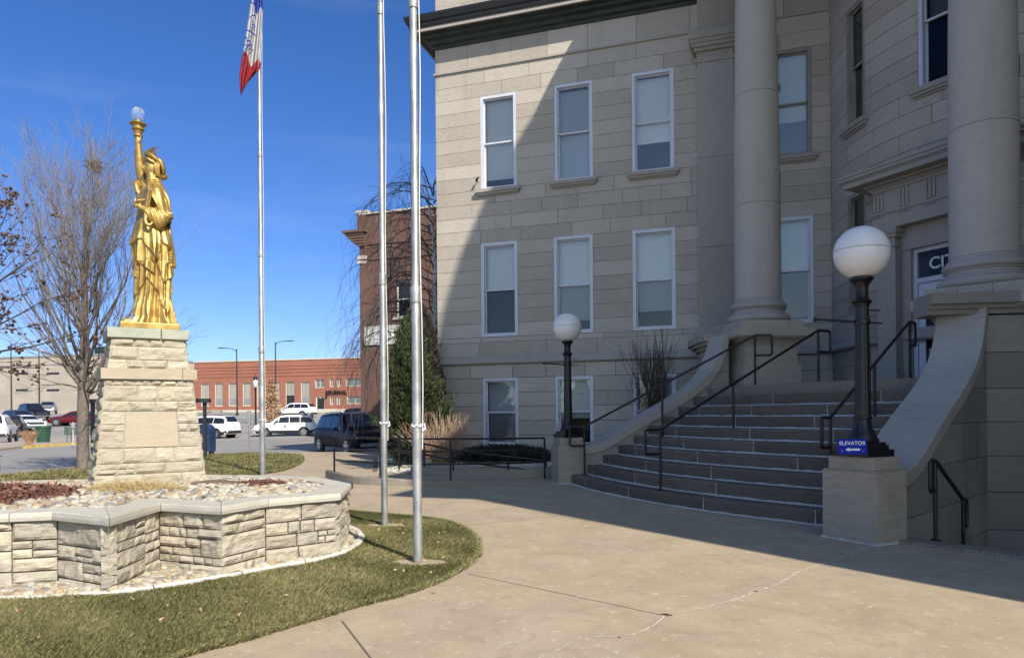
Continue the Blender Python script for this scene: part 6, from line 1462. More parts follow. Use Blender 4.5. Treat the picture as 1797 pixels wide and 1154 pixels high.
# long one-storey newspaper building
p0, p1 = P(341.5, 722, 92), P(636, 722, 87); zb = 1.75
r, f, L0, d, n_ = facade('journal_building', p0, p1, 7, 20, 'long low orange brick building with tall glazed bays and the word JOURNAL over its door', 'orange brick', zb); L1 = L0+22
ztop = fs_px(f, d, n_, p0, 500, 632)[1]
zw = lambda y: fs_px(f, d, n_, p0, 480, y)[1]
sxp = lambda x: fs_px(f, d, n_, p0, x, 700)[0]
Z = lambda z3: zw(600+z3/3.993); X3 = lambda x3: sxp(330+x3/3.993)
opens = []
for a, b in ((90, 150), (187, 245), (283, 343), (382, 442), (482, 540), (595, 643), (683, 750), (790, 855)): opens.append((X3(a), X3(b), Z(447), Z(281), 'bay'))
opens.append((X3(890), X3(957), Z(326), Z(266), 'win'))
for a, b in ((992, 1023), (1040, 1073)): opens += [(X3(a), X3(b), Z(322), Z(266), 'win'), (X3(a), X3(b), Z(444), Z(388), 'win')]
opens += [(X3(1107), X3(1220), Z(320), Z(263), 'win'), (X3(1112), X3(1222), Z(440), Z(385), 'win'), (X3(895), X3(957), 0.0, Z(388), 'door')]
w_ = MB(); sheet(w_, f, 0, L1, 0, ztop, [o[:4] for o in opens], 0, 1)
for o in opens:
    a, b, z0, z1 = o[:4]; w_.add([f(a, z0, 0), f(b, z0, 0), f(b, z1, 0), f(a, z1, 0), f(a, z0, -.25), f(b, z0, -.25), f(b, z1, -.25), f(a, z1, -.25)], [(0, 1, 5, 4), (1, 2, 6, 5), (2, 3, 7, 6), (3, 0, 4, 7)])
w_.add([f(0, 0, 0), f(0, ztop, 0), f(0, ztop, -22), f(0, 0, -22), f(L1, 0, 0), f(L1, ztop, 0), f(L1, ztop, -22), f(L1, 0, -22)], [(0, 1, 2, 3), (4, 5, 6, 7), (3, 2, 6, 7), (1, 2, 6, 5)])
w_.build('wall', 'orange brick', r)
tr = MB(); tr.hexa([f(-.05, ztop, -.3), f(L1, ztop, -.3), f(L1, ztop, .08), f(-.05, ztop, .08), f(-.05, ztop+.18, -.3), f(L1, ztop+.18, -.3), f(L1, ztop+.18, .08), f(-.05, ztop+.18, .08)]); tr.build('coping', 'pale stone trim', r)
tr = MB(); tr.hexa([f(-.03, -.1, -.1), f(L1, -.1, -.1), f(L1, -.1, .1), f(-.03, -.1, .1), f(-.03, .42, -.1), f(L1, .42, -.1), f(L1, .42, .1), f(-.03, .42, .1)]); tr.build('plinth', 'pale stone trim', r)
tr = MB()
for zz in (Z(170), Z(192), Z(215), Z(240)): tr.hexa([f(0, zz, -.02), f(L1, zz, -.02), f(L1, zz, .05), f(0, zz, .05), f(0, zz+.13, -.02), f(L1, zz+.13, -.02), f(L1, zz+.13, .05), f(0, zz+.13, .05)])
tr.build('brick_band', 'orange brick', r)
for k, (a, b, z0, z1, kd) in enumerate(opens):
    fr = MB(); g = .10
    for (s0, s1, q0, q1) in ((a, a+g, z0, z1), (b-g, b, z0, z1), (a+g, b-g, z1-g, z1), (a+g, b-g, z0, z0+g)): fr.hexa([f(s0, q0, -.22), f(s1, q0, -.22), f(s1, q0, -.08), f(s0, q0, -.08), f(s0, q1, -.22), f(s1, q1, -.22), f(s1, q1, -.08), f(s0, q1, -.08)])
    fo_ = fr.build('door' if kd == 'door' else 'window', 'pale stone trim' if kd != 'door' else 'white paint', r)
    pn = MB(); pn.add([f(a+g, z0+g, -.18), f(b-g, z0+g, -.18), f(b-g, z1-g, -.18), f(a+g, z1-g, -.18)], [(0, 1, 2, 3)]); pn.build('pane', 'dark room' if kd == 'door' or k in (6,) and False else 'glass block', fo_)
    if kd == 'bay':
        mu = MB(); nn_ = 6
        for i in range(1, nn_): s = a+g+(b-a-2*g)*i/nn_; mu.hexa([f(s-.025, z0+g, -.18), f(s+.025, z0+g, -.18), f(s+.025, z0+g, -.13), f(s-.025, z0+g, -.13), f(s-.025, z1-g, -.18), f(s+.025, z1-g, -.18), f(s+.025, z1-g, -.13), f(s-.025, z1-g, -.13)])
        mu.build('mullions', 'pale stone trim', fo_)
        v_ = MB(); c_ = (a+b)/2
        if k != 6: v_.hexa([f(c_-.55, z0+.35, -.17), f(c_+.55, z0+.35, -.17), f(c_+.55, z0+.35, -.11), f(c_-.55, z0+.35, -.11), f(c_-.55, z0+1.0, -.17), f(c_+.55, z0+1.0, -.17), f(c_+.55, z0+1.0, -.11), f(c_-.55, z0+1.0, -.11)]); v_.build('vent', 'grey paint', fo_)
        else: v_.hexa([f(a+g, z0+g, -.17), f(b-g, z0+g, -.17), f(b-g, z0+g, -.1), f(a+g, z0+g, -.1), f(a+g, Z(375), -.17), f(b-g, Z(375), -.17), f(b-g, Z(375), -.1), f(a+g, Z(375), -.1)]); v_.build('dark_opening', 'dark room', fo_)
    elif kd == 'win':
        mu = MB(); nn_ = 3 if b-a > 3 else 2
        for i in range(1, nn_): s = a+g+(b-a-2*g)*i/nn_; mu.hexa([f(s-.04, z0+g, -.18), f(s+.04, z0+g, -.18), f(s+.04, z0+g, -.12), f(s-.04, z0+g, -.12), f(s-.04, z1-g, -.18), f(s+.04, z1-g, -.18), f(s+.04, z1-g, -.12), f(s-.04, z1-g, -.12)])
        mu.build('mullions', 'pale stone trim', fo_)
    else:
        v_ = MB(); c_ = (a+b)/2; v_.lathe([(.001, -.01), (.3, -.01), (.3, .01), (.001, .01)], (0, 0, 0), 20); v_.v = [tuple(f(c_, 2.0, -.1)+d*x+V((0, 0, y))) for x, y, z in v_.v]; v_.build('door_emblem', 'white paint', fo_)
M_ = frameM(f(X3(1033), Z(357), .12), d, V((0, 0, 1))); cps = text_mesh('OURNAL', .62, .04, Matrix(M_) @ Matrix.Translation((.28, -.05, 0)), .02); j_ = text_mesh('J', 1.05, .04, Matrix(M_) @ Matrix.Translation((-1.12, -.20, 0)), .03)
o_ = len(cps.v); cps.v += j_.v; cps.f += [tuple(i+o_ for i in q) for q in j_.f]; cps.t += j_.t; cps.m += j_.m; cps.build('sign_lettering', 'black lettering', r)
# dark brick building
c0 = P(633, 700, 45); c0 = V((c0.x, c0.y, 0)); zb = 0
r = empty('brick_building', c0, 'tall dark red brick building with a corner cornice standing behind the hall', 'building')
def g_(s, z, o=0): return c0+R_*s+N_*o+V((0, 0, z))
gx = lambda px, py: ((lambda q: (q.dot(R_), q.z))(hit(px, py, c0, N_)-c0))
TOP = gx(650, 376)[1]; L0 = 16
wn = (gx(694, 520)[0], gx(719, 520)[0], gx(705, 556)[1], gx(705, 491)[1])
w_ = MB(); sheet(w_, g_, 0, L0, -.2, TOP, [wn], 0, 1); a, b, z0, z1 = wn
w_.add([g_(a, z0, 0), g_(b, z0, 0), g_(b, z1, 0), g_(a, z1, 0), g_(a, z0, -.35), g_(b, z0, -.35), g_(b, z1, -.35), g_(a, z1, -.35)], [(0, 1, 5, 4), (1, 2, 6, 5), (2, 3, 7, 6), (3, 0, 4, 7)])
w_.add([g_(0, -.2, 0), g_(0, TOP, 0), g_(0, TOP, -24), g_(0, -.2, -24), g_(L0, -.2, 0), g_(L0, TOP, 0), g_(L0, TOP, -24), g_(L0, -.2, -24)], [(0, 1, 2, 3), (4, 5, 6, 7), (3, 2, 6, 7), (1, 2, 6, 5)]); w_.build('wall', 'dark brick', r)
def gbx(mb, s0, s1, z0, z1, o0, o1): mb.hexa([g_(s0, z0, o0), g_(s1, z0, o0), g_(s1, z0, o1), g_(s0, z0, o1), g_(s0, z1, o0), g_(s1, z1, o0), g_(s1, z1, o1), g_(s0, z1, o1)])
m = MB(); gbx(m, .0, L0, TOP, TOP+.12, -24, .08); m.build('coping', 'pale stone trim', r)
m = MB(); gbx(m, -.12, .55, TOP-1.6, TOP+.12, -1, .05); m.build('corner_pier', 'dark brick', r); m = MB(); gbx(m, -.2, .62, TOP+.12, TOP+.28, -24, .1); m.build('pier_cap', 'pale stone trim', r)
zc = gx(633, 432)[1]; zt = gx(633, 409)[1]; m = MB()
for k in range(5): u = k/5; gbx(m, -.12-.85*(u**.8), .45, zc+(zt-zc)*u, zc+(zt-zc)*(u+.2)-.004, -24, .12+.25*u)
gbx(m, -1.0, .6, zt, zt+.14, -24, .42); brickmat('brown trim', (.16, .085, .065), (.20, .11, .085), (.14, .08, .06)); m.build('cornice', 'brown trim', r)
for za, zbb in ((gx(633, 463)[1], gx(633, 458)[1]), (gx(633, 455)[1], gx(633, 449)[1])): m = MB(); gbx(m, -.14, .5, za, zbb, -24, .06); m.build('stone_band', 'pale stone trim', r)
for y in (425, 452): zz = gx(700, y)[1]; m = MB(); gbx(m, .6, L0, zz, zz+.12, -.02, .06); m.build('brick_band', 'dark brick', r)
fr = MB(); sheet(fr, g_, a, b, z0, z1, [(a+.1, b-.1, z0+.1, (z0+z1)/2-.03), (a+.1, b-.1, (z0+z1)/2+.03, z1-.1)], -.25, 1); fo_ = fr.build('window', 'white paint', r)
m = MB(); m.add([g_(a, z0, -.28), g_(b, z0, -.28), g_(b, z1, -.28), g_(a, z1, -.28)], [(0, 1, 2, 3)]); m.build('pane', 'dark pane glass', fo_); m = MB(); m.add([g_(a+.1, (z0+z1)/2, -.30), g_(b, (z0+z1)/2, -.30), g_(b, z1, -.30), g_(a+.1, z1, -.30)], [(0, 1, 2, 3)]); m.build('blind', 'white paint', fo_)
m = MB(); gbx(m, a-.15, b+.15, z0-.16, z0, -.1, .1); m.build('sill', 'pale stone trim', r); m = MB(); gbx(m, a-1.1, b+1.6, z0-.55, z0-.40, .0, .05); m.build('brick_band', 'dark brick', r)
m = MB(); gbx(m, gx(640, 590)[0], gx(716, 590)[0], gx(680, 604)[1], gx(680, 571)[1], .02, .10); sg = m.build('blank_sign', 'white paint', None); sg['label'] = 'blank white sign board fixed to the dark brick wall'; sg['category'] = 'sign'
# pale building far left
q0, q1 = P(-160, 715, 118), P(196, 713, 108); r, f, L0, d, n_ = facade('pale_building', q0, q1, 8, 20, 'wide pale brick building with a flat roof beyond the parking lot at the far left', 'pale brick', 1.6)
zt = fs_px(f, d, n_, q0, 60, 627)[1]; w_ = MB(); w_.hexa([f(0, -.4, -20), f(L0, -.4, -20), f(L0, -.4, 0), f(0, -.4, 0), f(0, zt, -20), f(L0, zt, -20), f(L0, zt, 0), f(0, zt, 0)]); w_.build('wall', 'pale brick', r)
m = MB(); m.hexa([f(-.1, zt, -20), f(L0+.1, zt, -20), f(L0+.1, zt, .1), f(-.1, zt, .1), f(-.1, zt+.25, -20), f(L0+.1, zt+.25, -20), f(L0+.1, zt+.25, .1), f(-.1, zt+.25, .1)]); m.build('coping', 'grey paint', r)
m = MB(); zz = fs_px(f, d, n_, q0, 60, 641)[1]; m.hexa([f(0, zz, -.02), f(L0, zz, -.02), f(L0, zz, .06), f(0, zz, .06), f(0, zz+.12, -.02), f(L0, zz+.12, -.02), f(L0, zz+.12, .06), f(0, zz+.12, .06)]); m.build('brick_band', 'grey paint', r)
for yy in (656, 685):
    for x_ in (-120, -60, 28, 82, 140): 
        s, z = fs_px(f, d, n_, q0, x_, yy); m = MB(); m.hexa([f(s, z-.12, -.02), f(s+2.4, z-.12, -.02), f(s+2.4, z-.12, .02), f(s, z-.12, .02), f(s, z+.22, -.02), f(s+2.4, z+.22, -.02), f(s+2.4, z+.22, .02), f(s, z+.22, .02)]); m.build('window', 'dark steel', r)
m = MB(); m.hexa([f(L0-9, zt+.25, -12), f(L0-3, zt+.25, -12), f(L0-3, zt+.25, -6), f(L0-9, zt+.25, -6), f(L0-9, zt+2.0, -12), f(L0-3, zt+2.0, -12), f(L0-3, zt+2.0, -6), f(L0-9, zt+2.0, -6)]); m.build('roof_unit', 'copper', r)
# ================================================================= STREET FURNITURE
def gpt(px, Y): q = P(px, 700, Y); return V((q.x, q.y, gz(q.x, q.y)))
def tall_light(px, Y, ytop, side, label):
    b = gpt(px, Y); h = P(px, ytop, Y).z-b.z; r = empty('street_light', b, label, 'street light', 'tall street lights along the street')
    m = MB(); m.lathe([(.16, 0), (.16, .35), (.10, .4), (.085, h*.5), (.06, h)], b, 12); m.build('pole', 'dark steel', r, 'auto')
    m = MB(); e = V((side, 0, 0)); m.tube([b+V((0, 0, h-.5)), b+V((0, 0, h-.1))+e*.15, b+V((0, 0, h+.1))+e*.9, b+V((0, 0, h+.12))+e*1.4], .04, 8); m.build('arm', 'dark steel', r, 'auto')
    m = MB(); m.box(b+V((0, 0, h+.12))+e*1.75, .75, .28, .09); m.build('lamp_head', 'dark steel', r); return r
tall_light(416, 84, 612, -1, 'tall dark street light with a left arm before the orange brick building'); tall_light(484, 84, 600, 1, 'tall dark street light with a right arm before the orange brick building'); 
tall_light(20, 96, 604, 1, 'slender dark street light at the far left before the pale building'); tall_light(69, 92, 611, -1, 'dark street light behind the leafless tree before the pale building')
b = G(449, 756, -.05); r = empty('ornamental_lamp', b, 'black ornamental lamp post with a lantern top beside the white patrol car', 'lamp post'); hh = (P(449, 656, b.y).z-b.z)
m = MB(); m.lathe([(.26, 0), (.26, .15), (.18, .25), (.20, .5), (.12, .7), (.10, .8), (.08, 1.0), (.07, hh*.72), (.10, hh*.74), (.10, hh*.76)], b, 16); m.build('post', 'black paint', r, 'auto')
m = MB(); m.lathe([(.14, hh*.77), (.23, hh*.80), (.25, hh*.88), (.2, hh*.90)], b, 12); m.build('lantern', 'window frame', r, 'auto'); m = MB(); m.lathe([(.27, hh*.90), (.2, hh*.93), (.07, hh*.96), (.03, hh*1.0), (.005, hh*1.02)], b, 12); m.build('lantern_cap', 'black paint', r, 'auto')
def post(name, px, pyb, pyt, w_, mat, label, cat, head=None, zg=-.03, group=None):
    b = G(px, pyb, zg); h = P(px, pyt, b.y).z-b.z; r = empty(name, b, label, cat, group); m = MB(); m.tube([b, b+V((0, 0, h))], w_, 8); m.build('post', mat, r)
    if head: head(r, b, h)
    return r
def meter_head(r, b, h):
    m = MB(); m.lathe([(.04, h-.02), (.10, h+.03), (.11, h+.2), (.09, h+.3), (.03, h+.36)], b, 12); m.build('meter_head', 'grey paint', r, 'auto')
post('parking_meter', 128.5, 780.5, 752, .03, 'pale stone trim', 'grey parking meter on the far kerb left of the tree trunk', 'parking meter', meter_head)
post('parking_meter', 428, 757, 737, .03, 'grey paint', 'parking meter on the far kerb between the two white patrol cars', 'parking meter', meter_head)
def plate(r, b, h): m = MB(); m.box(b+V((0, 0, h-.25)), .13, .05, .5); m.build('sign_plate', 'grey paint', r); m = MB(); m.box(b+V((.1, .1, h-.33)), .08, .04, .3); m.build('sign_plate', 'grey paint', r)
post('sign_post', 437.5, 794, 720, .035, 'steel', 'galvanised sign post with an edge-on plate beside the far lawn', 'sign post', plate, 0)
# notice board: two posts and a beam, behind the pedestal
bl_, br_ = G(163.5, 806, 0), G(360, 802.5, 0); zt = P(360, 700, br_.y).z; r = empty('notice_board', bl_, 'dark steel framed notice board standing behind the pedestal', 'notice board')
for q in (bl_, br_): m = MB(); m.box(q+V((0, 0, zt/2-.03)), .10, .10, zt-.06); m.build('post', 'dark steel', r)
dd = (br_-bl_).normalized(); m = MB(); m.box((bl_+br_)/2+V((0, 0, zt-.05)), (br_-bl_).length+.36, .34, .14, dd, V((-dd.y, dd.x, 0))); m.build('roof_beam', 'dark steel', r); m = MB(); m.box((bl_+br_)/2+V((0, 0, zt*.60)), (br_-bl_).length*.62, .05, zt*.5, dd, V((-dd.y, dd.x, 0))); m.build('panel', 'dark steel', r)
for q in (br_,): 
    q2 = G(361, 797, 0); r = empty('mailbox', q2, 'dark blue mailbox standing behind the notice board post', 'mailbox'); m = MB(); pts = [(.28*math.cos(a/8*math.pi), .9+.28*math.sin(a/8*math.pi)) for a in range(9)]; pts = [(.28, .12)]+pts+[(-.28, .12)]
    vs = [q2+V((x, -.28, z)) for x, z in pts]+[q2+V((x, .28, z)) for x, z in pts]; k = len(pts); m.add(vs, [tuple(range(k)), tuple(range(2*k-1, k-1, -1))]+[(i, (i+1) % k, k+(i+1) % k, k+i) for i in range(k)]); plain('mailbox blue', (.02, .045, .12), .45); m.build('box', 'mailbox blue', r)
    for sx in (-.22, .22): m = MB(); m.box(q2+V((sx, 0, .06)), .05, .4, .12); m.build('leg', 'dark steel', r)
b = P(740.5, 760, 18.6); m = MB(); m.box(b, .20, .012, .52); m.box(b+V((0, .02, -.75)), .05, .03, 1.1); thing('blue_sign', m, 'blue sign', 'narrow blue sign on a post half hidden behind the nearest flagpole', 'sign')
# litter bin, benches, ornamental grass
b = G(76, 775.5, -.03); r = empty('litter_bin', b, 'green slatted litter bin on the far pavement', 'litter bin'); m = MB()
for i in range(20): a = i/20*6.283; e = V((math.cos(a), math.sin(a), 0)); t_ = V((-e.y, e.x, 0)); m.hexa([b+e*.31+t_*.038, b+e*.31-t_*.038, b+e*.33-t_*.038, b+e*.33+t_*.038, b+e*.40+t_*.045+V((0, 0, .92)), b+e*.40-t_*.045+V((0, 0, .92)), b+e*.42-t_*.045+V((0, 0, .92)), b+e*.42+t_*.045+V((0, 0, .92))])
m.build('slats', 'green paint', r); m = MB(); m.lathe([(.41, .90), (.45, .92), (.43, .96), (.36, .94)], b, 24); m.build('rim', 'green paint', r, 'auto'); m = MB(); m.lathe([(.29, .0), (.30, .05), (.36, .85), (.34, .86)], b, 20); m.build('liner', 'dark steel', r)
def bench(b, rot, label, W_=1.8):
    ex = V((math.cos(rot), math.sin(rot), 0)); ey = V((-ex.y, ex.x, 0)); r = empty('park_bench', b, label, 'bench', 'green slatted benches by the street')
    m = MB(); n = int(W_/.075)
    for i in range(n): c = b+ex*(-W_/2+W_*(i+.5)/n); m.box(c+ey*.0+V((0, 0, .45)), .042, .46, .02, ex, ey)
    m.build('seat', 'green paint', r); m = MB()
    for i in range(n): c = b+ex*(-W_/2+W_*(i+.5)/n)+ey*.26; m.box(c+V((0, 0, .68)), .042, .02, .42, ex, ey)
    m.box(b+ey*.26+V((0, 0, .90)), W_, .03, .03, ex, ey); m.build('backrest', 'green paint', r)
    for s in (-1, 1): m = MB(); c = b+ex*s*W_*.42; m.tube([c+ey*-.2, c+ey*-.2+V((0, 0, .44)), c+ey*.24+V((0, 0, .46)), c+ey*.28+V((0, 0, .9))], .022, 6); m.tube([c+ey*.25, c+ey*.22+V((0, 0, .45))], .022, 6); m.build('leg', 'green paint', r)
bench(G(143, 775, -.03)+V((0, .3, 0)), rad(184), 'green slatted bench seen from behind on the far pavement', 2.1); b2 = G(0, 829, 0); bench(b2+V((-.75, .2, 0)), rad(150), 'dark green slatted bench at the left edge before the street', 1.7)
S_ = Segs(); rnd = random.Random(2); b = G(52, 781, -.03)
for _ in range(500): az = rnd.uniform(0, 6.28); d2 = V((math.cos(az)*rnd.uniform(0, .8), math.sin(az)*.4, 1)).normalized(); L2_ = rnd.uniform(.3, .95); S_.add(b+V((rnd.gauss(0, .1), 0, 0)), b+d2*L2_*.7, .008, .006); S_.add(b+d2*L2_*.7, b+d2*L2_+V((rnd.gauss(0, .12), 0, -.04)), .006, .004)
o = S_.build('ornamental_grass', 'dry leaf', None, 3); o['label'] = 'dry tan clump of ornamental grass left of the litter bin'; o['category'] = 'grass clump'
# young tree keeping its dead leaves
b = gpt(476, 62); r = empty('young_tree', b, 'young tree still holding pale brown leaves in front of the orange brick building', 'tree'); trunk(r, [b, b+V((0, 0, 1.5)), b+V((0, 0, 4.2))], [.08, .06, .02]); rnd = random.Random(6); pts = []; dr = []
for _ in range(1500): u = rnd.random(); R = 1.15*(1-u)**.7*min(1, u*6+.3); a = rnd.uniform(0, 6.28); k = R*rnd.random()**.5; pts.append((b.x+math.cos(a)*k, b.y+math.sin(a)*k, b.z+.5+3.9*u)); dr.append((rnd.gauss(0, 1), rnd.gauss(0, 1), rnd.gauss(0, .6)))
needles('foliage', pts, dr, .13, 'dry leaf', r, 7, 2, .8)
# camera on the wall
s_, z_ = ws(840, 318); r = empty('security_camera', wingp(s_, z_, .05), 'tiny black security camera on the hall wall beside the upper left window', 'camera'); m = MB(); m.tube([wingp(s_, z_+.02, -.02), wingp(s_-.02, z_, .14)], .015, 6); m.build('bracket', 'white paint', r); m = MB(); m.tube([wingp(s_-.04, z_-.02, .10), wingp(s_+.05, z_+.04, .2)], .035, 10); m.build('body', 'black paint', r)
# ================================================================= CARS
def carpaint(name, c, met=0, rough=.22): 
    m = bpy.data.materials.new(name); m.use_nodes = True; b = m.node_tree.nodes['Principled BSDF']; b.inputs['Base Color'].default_value = (*c, 1); b.inputs['Metallic'].default_value = met; b.inputs['Roughness'].default_value = rough+.1; b.inputs['Coat Weight'].default_value = .0 if sum(c) < .05 else .3; b.inputs['Specular IOR Level'].default_value = .06 if sum(c) < .02 else (.3 if sum(c) < .05 else .4); b.inputs['Coat Roughness'].default_value = .05
    n = m.node_tree.nodes.new('ShaderNodeTexNoise'); n.inputs['Scale'].default_value = 3; mr = m.node_tree.nodes.new('ShaderNodeMapRange'); mr.inputs[3].default_value = rough; mr.inputs[4].default_value = rough+.2; m.node_tree.links.new(n.outputs[0], mr.inputs[0]); m.node_tree.links.new(mr.outputs[0], b.inputs['Roughness']); MATS[name] = m
carpaint('white car', (.72, .72, .72)); carpaint('black car', (.003, .004, .008), 0, .16); carpaint('blue grey car', (.07, .09, .13), .5); carpaint('maroon car', (.13, .01, .015), .4); carpaint('silver car', (.4, .4, .4), .6); carpaint('dark car', (.012, .013, .016), .3)
carpaint('car glass', (.012, .016, .022), 0, .04); plain('cladding', (.02, .02, .021), .6); carpaint('headlight', (.35, .36, .38), .4, .1); carpaint('taillight', (.25, .01, .01), 0, .15); plain('plate', (.6, .6, .58), .5)
def make_car(paint, label, pos, yaw, L_=4.65, W_=1.86, H_=1.66, kind='suv', clad=True, badge=False, rails=True, group=None):
    root = empty('parked_car', pos, label, 'car', group, yaw, world=False); h = L_/2
    if kind == 'suv': top = [(-1, .62), (-.985, .95), (-.955, 1.05), (-.88, 1.42), (-.80, H_-.06), (-.45, H_-.005), (-.05, H_), (.12, H_-.05), (.20, H_-.13), (.44, 1.10), (.50, 1.06), (.80, .98), (.93, .86), (.985, .72), (1.0, .5)]; gl0, gl1 = .44, .16; rg0, rg1 = -.945, -.83; belt = 1.0
    else: top = [(-1, .60), (-.97, .88), (-.90, .98), (-.68, 1.03), (-.45, H_-.07), (-.30, H_-.01), (-.05, H_), (.10, H_-.05), (.16, H_-.10), (.42, 1.0), (.48, .96), (.80, .86), (.93, .76), (.985, .66), (1.0, .48)]; gl0, gl1 = .41, .14; rg0, rg1 = -.64, -.45; belt = .93
    def tz(u):
        for (a, z0), (b, z1) in zip(top[:-1], top[1:]):
            if u <= b: t_ = (u-a)/(b-a); return z0+(z1-z0)*t_
        return top[-1][1]
    def wd(u): a = abs(u); return W_/2*(1-.0*a-.16*max(0, (a-.80)/.20)**2.0)
    def prof(u):
        z = tz(u); w0 = wd(u); bl = min(belt+.02*(-u), z-.03); gh = max(0, z-bl); lo = .28+(.10 if abs(u) > .93 else 0); wt = w0*(.965-.27*min(1, gh/.62))
        return [(0, lo), (w0*.92, lo), (w0*.985, lo+.08), (w0, lo+.22), (w0*.985, (lo+bl)/2+.1), (w0*.975, bl-.06), (w0*.955, bl), (wt+.02*(gh > .1), z-.10*min(1, gh/.3)), (wt*.86, z-.022*min(1, gh/.2)), (wt*.45, z), (0, z+.004)]
    us = sorted({t_[0] for t_ in top} | {-.9+.06*i for i in range(31)}); K = 11; m = MB(); vs = []; fs = []
    for u in us:
        p = prof(u)
        for y, z in p: vs.append((u*h, y, z))
        for y, z in p[-2:0:-1]: vs.append((u*h, -y, z))
    N = 2*K-2
    for i in range(len(us)-1):
        for k in range(N): fs.append((i*N+k, i*N+(k+1) % N, (i+1)*N+(k+1) % N, (i+1)*N+k))
    fs.append(tuple(range(N))); fs.append(tuple(range((len(us)-1)*N, len(us)*N))[::-1]); m.add(vs, fs)
    m.build('body', paint, root, 'auto')
    def q(u, k, t_, s, off=.006):
        p = prof(u); y = p[k][0]+(p[k+1][0]-p[k][0])*t_; z = p[k][1]+(p[k+1][1]-p[k][1])*t_; ny, nz_ = (p[k+1][1]-p[k][1]), -(p[k+1][0]-p[k][0]); l_ = math.hypot(ny, nz_)+1e-6
        return (u*h, s*(y+ny/l_*off), z+nz_/l_*off)
    for s in (1, -1):
        segs = ((rg1-.045 if kind == 'suv' else rg1+.02, -.50), (-.48, -.16), (-.14, gl1+.03)) if kind == 'suv' else ((-.42, -.14), (-.12, gl1+.02))
        for a, b in segs:
            g = MB(); n = 8; vs = []
            for i in range(n+1):
                u = a+(b-a)*i/n; 
                for t_ in (.12, .9): vs.append(q(u+(.0 if t_ < .5 else (-.05 if b > .1 and i > n*.6 else 0)*(i/n)), 6, t_, s))
            g.add(vs, [(2*i, 2*i+2, 2*i+3, 2*i+1) for i in range(n)]); g.build('window', 'car glass', root, True)
        if kind == 'suv' or True:   # quarter glass at the windscreen pillar
            g = MB(); g.add([q(gl1+.035, 6, .12, s), q(gl0-.10, 6, .12, s), q(gl1+.045, 6, .78, s)], [(0, 1, 2)]); g.build('window', 'car glass', root)
        mr = MB(); c = V((gl1*h+.32, s*(W_/2+.10), belt+.06)); mr.lathe([(.001, -.07), (.07, -.06), (.10, 0), (.08, .06), (.001, .08)], c, 10); mr.v = [(c.x+(x-c.x)*.55, c.y+(y-c.y)*1.0, z) for x, y, z in mr.v]; mr.build('mirror', 'cladding' if clad else paint, root, True)
        hl = MB(); hl.add([q(u, k, t_, s, .012) for u, k, t_ in ((.90, 4, .6), (.975, 4, .5), (.955, 5, .9), (.84, 5, .9))], [(0, 1, 2, 3)]); hl.build('headlight', 'headlight', root)
        tl = MB(); tl.add([q(u, k, t_, s, .012) for u, k, t_ in ((-.985, 4, .3), (-.86, 5, .3), (-.88, 6, .12), (-.965, 5, .99))], [(0, 1, 2, 3)]); tl.build('taillight', 'taillight', root)
        dl = MB()
        for u in ((-.49, -.15, .20) if kind == 'suv' else (-.13, .19)):
            dl.add([q(u, 3, 0, s, .004), q(u+.004, 3, 0, s, .004), q(u+.004, 4, 0, s, .004), q(u, 4, 0, s, .004), q(u, 5, .9, s, .004), q(u+.004, 5, .9, s, .004)], [(0, 1, 2, 3), (3, 2, 5, 4)])
        for u in (-.42, -.06): dl.add([q(u, 4, .75, s, .02), q(u+.05, 4, .75, s, .02), q(u+.05, 4, .9, s, .02), q(u, 4, .9, s, .02)], [(0, 1, 2, 3)])
        dl.build('door_seam', 'cladding', root)
        if clad:
            cl = MB(); vs = []; n = 20
            for i in range(n+1):
                u = -.96+1.92*i/n
                for k, t_ in ((1, 0), (2, 0), (2, .95)): vs.append(q(u, k, t_, s, .012))
            cl.add(vs, [(3*i+k, 3*i+3+k, 3*i+4+k, 3*i+1+k) for i in range(n) for k in (0, 1)]); cl.build('side_cladding', 'cladding', root)
        if rails and kind == 'suv': rl = MB(); rl.tube([q(-.72+.8*i/6, 8, .0, s, .045) for i in range(7)], .018, 6); rl.build('roof_rail', 'chrome' if not clad else 'cladding', root)
        if badge:
            bd = MB(); c = V(q(-.02, 4, .35, s, .012)); bd.lathe([(.001, 0), (.15, 0)], (0, 0, 0), 20); bd.v = [(c.x+x, c.y, c.z+y) for x, y, z in bd.v[:20]]; bd.f = [tuple(range(20))]; bd.t = [.5]; bd.m = [0]; bo = bd.build('door_emblem', 'grey paint', root)
            bd = MB(); bd.add([(c.x-.09, c.y+s*.004, c.z-.08), (c.x+.09, c.y+s*.004, c.z-.08), (c.x, c.y+s*.004, c.z+.10)], [(0, 1, 2)]); bd.build('emblem_figure', 'black lettering', bo)
    ws_ = MB(); n = 6
    ws_.add([v for i in range(n+1) for v in (lambda u: [(u*h, -prof(u)[8][0]*.99, tz(u)-.0+.012-.02), (u*h, -prof(u)[9][0], tz(u)+.014), (u*h, prof(u)[9][0], tz(u)+.014), (u*h, prof(u)[8][0]*.99, tz(u)-.008)])(gl1+.035+(gl0-gl1-.05)*i/n)], [(4*i+k, 4*i+4+k, 4*i+5+k, 4*i+1+k) for i in range(n) for k in range(3)]); ws_.build('windshield', 'car glass', root, True)
    rw = MB(); us2 = [rg0+.02+(rg1-rg0)*i/4 for i in range(5)]; rw.add([v for u in us2 for v in ((u*h-.014, -prof(u)[8][0]*.95, tz(u)), (u*h-.014, prof(u)[8][0]*.95, tz(u)))], [(2*i, 2*i+2, 2*i+3, 2*i+1) for i in range(4)]); rw.build('rear_window', 'car glass', root)
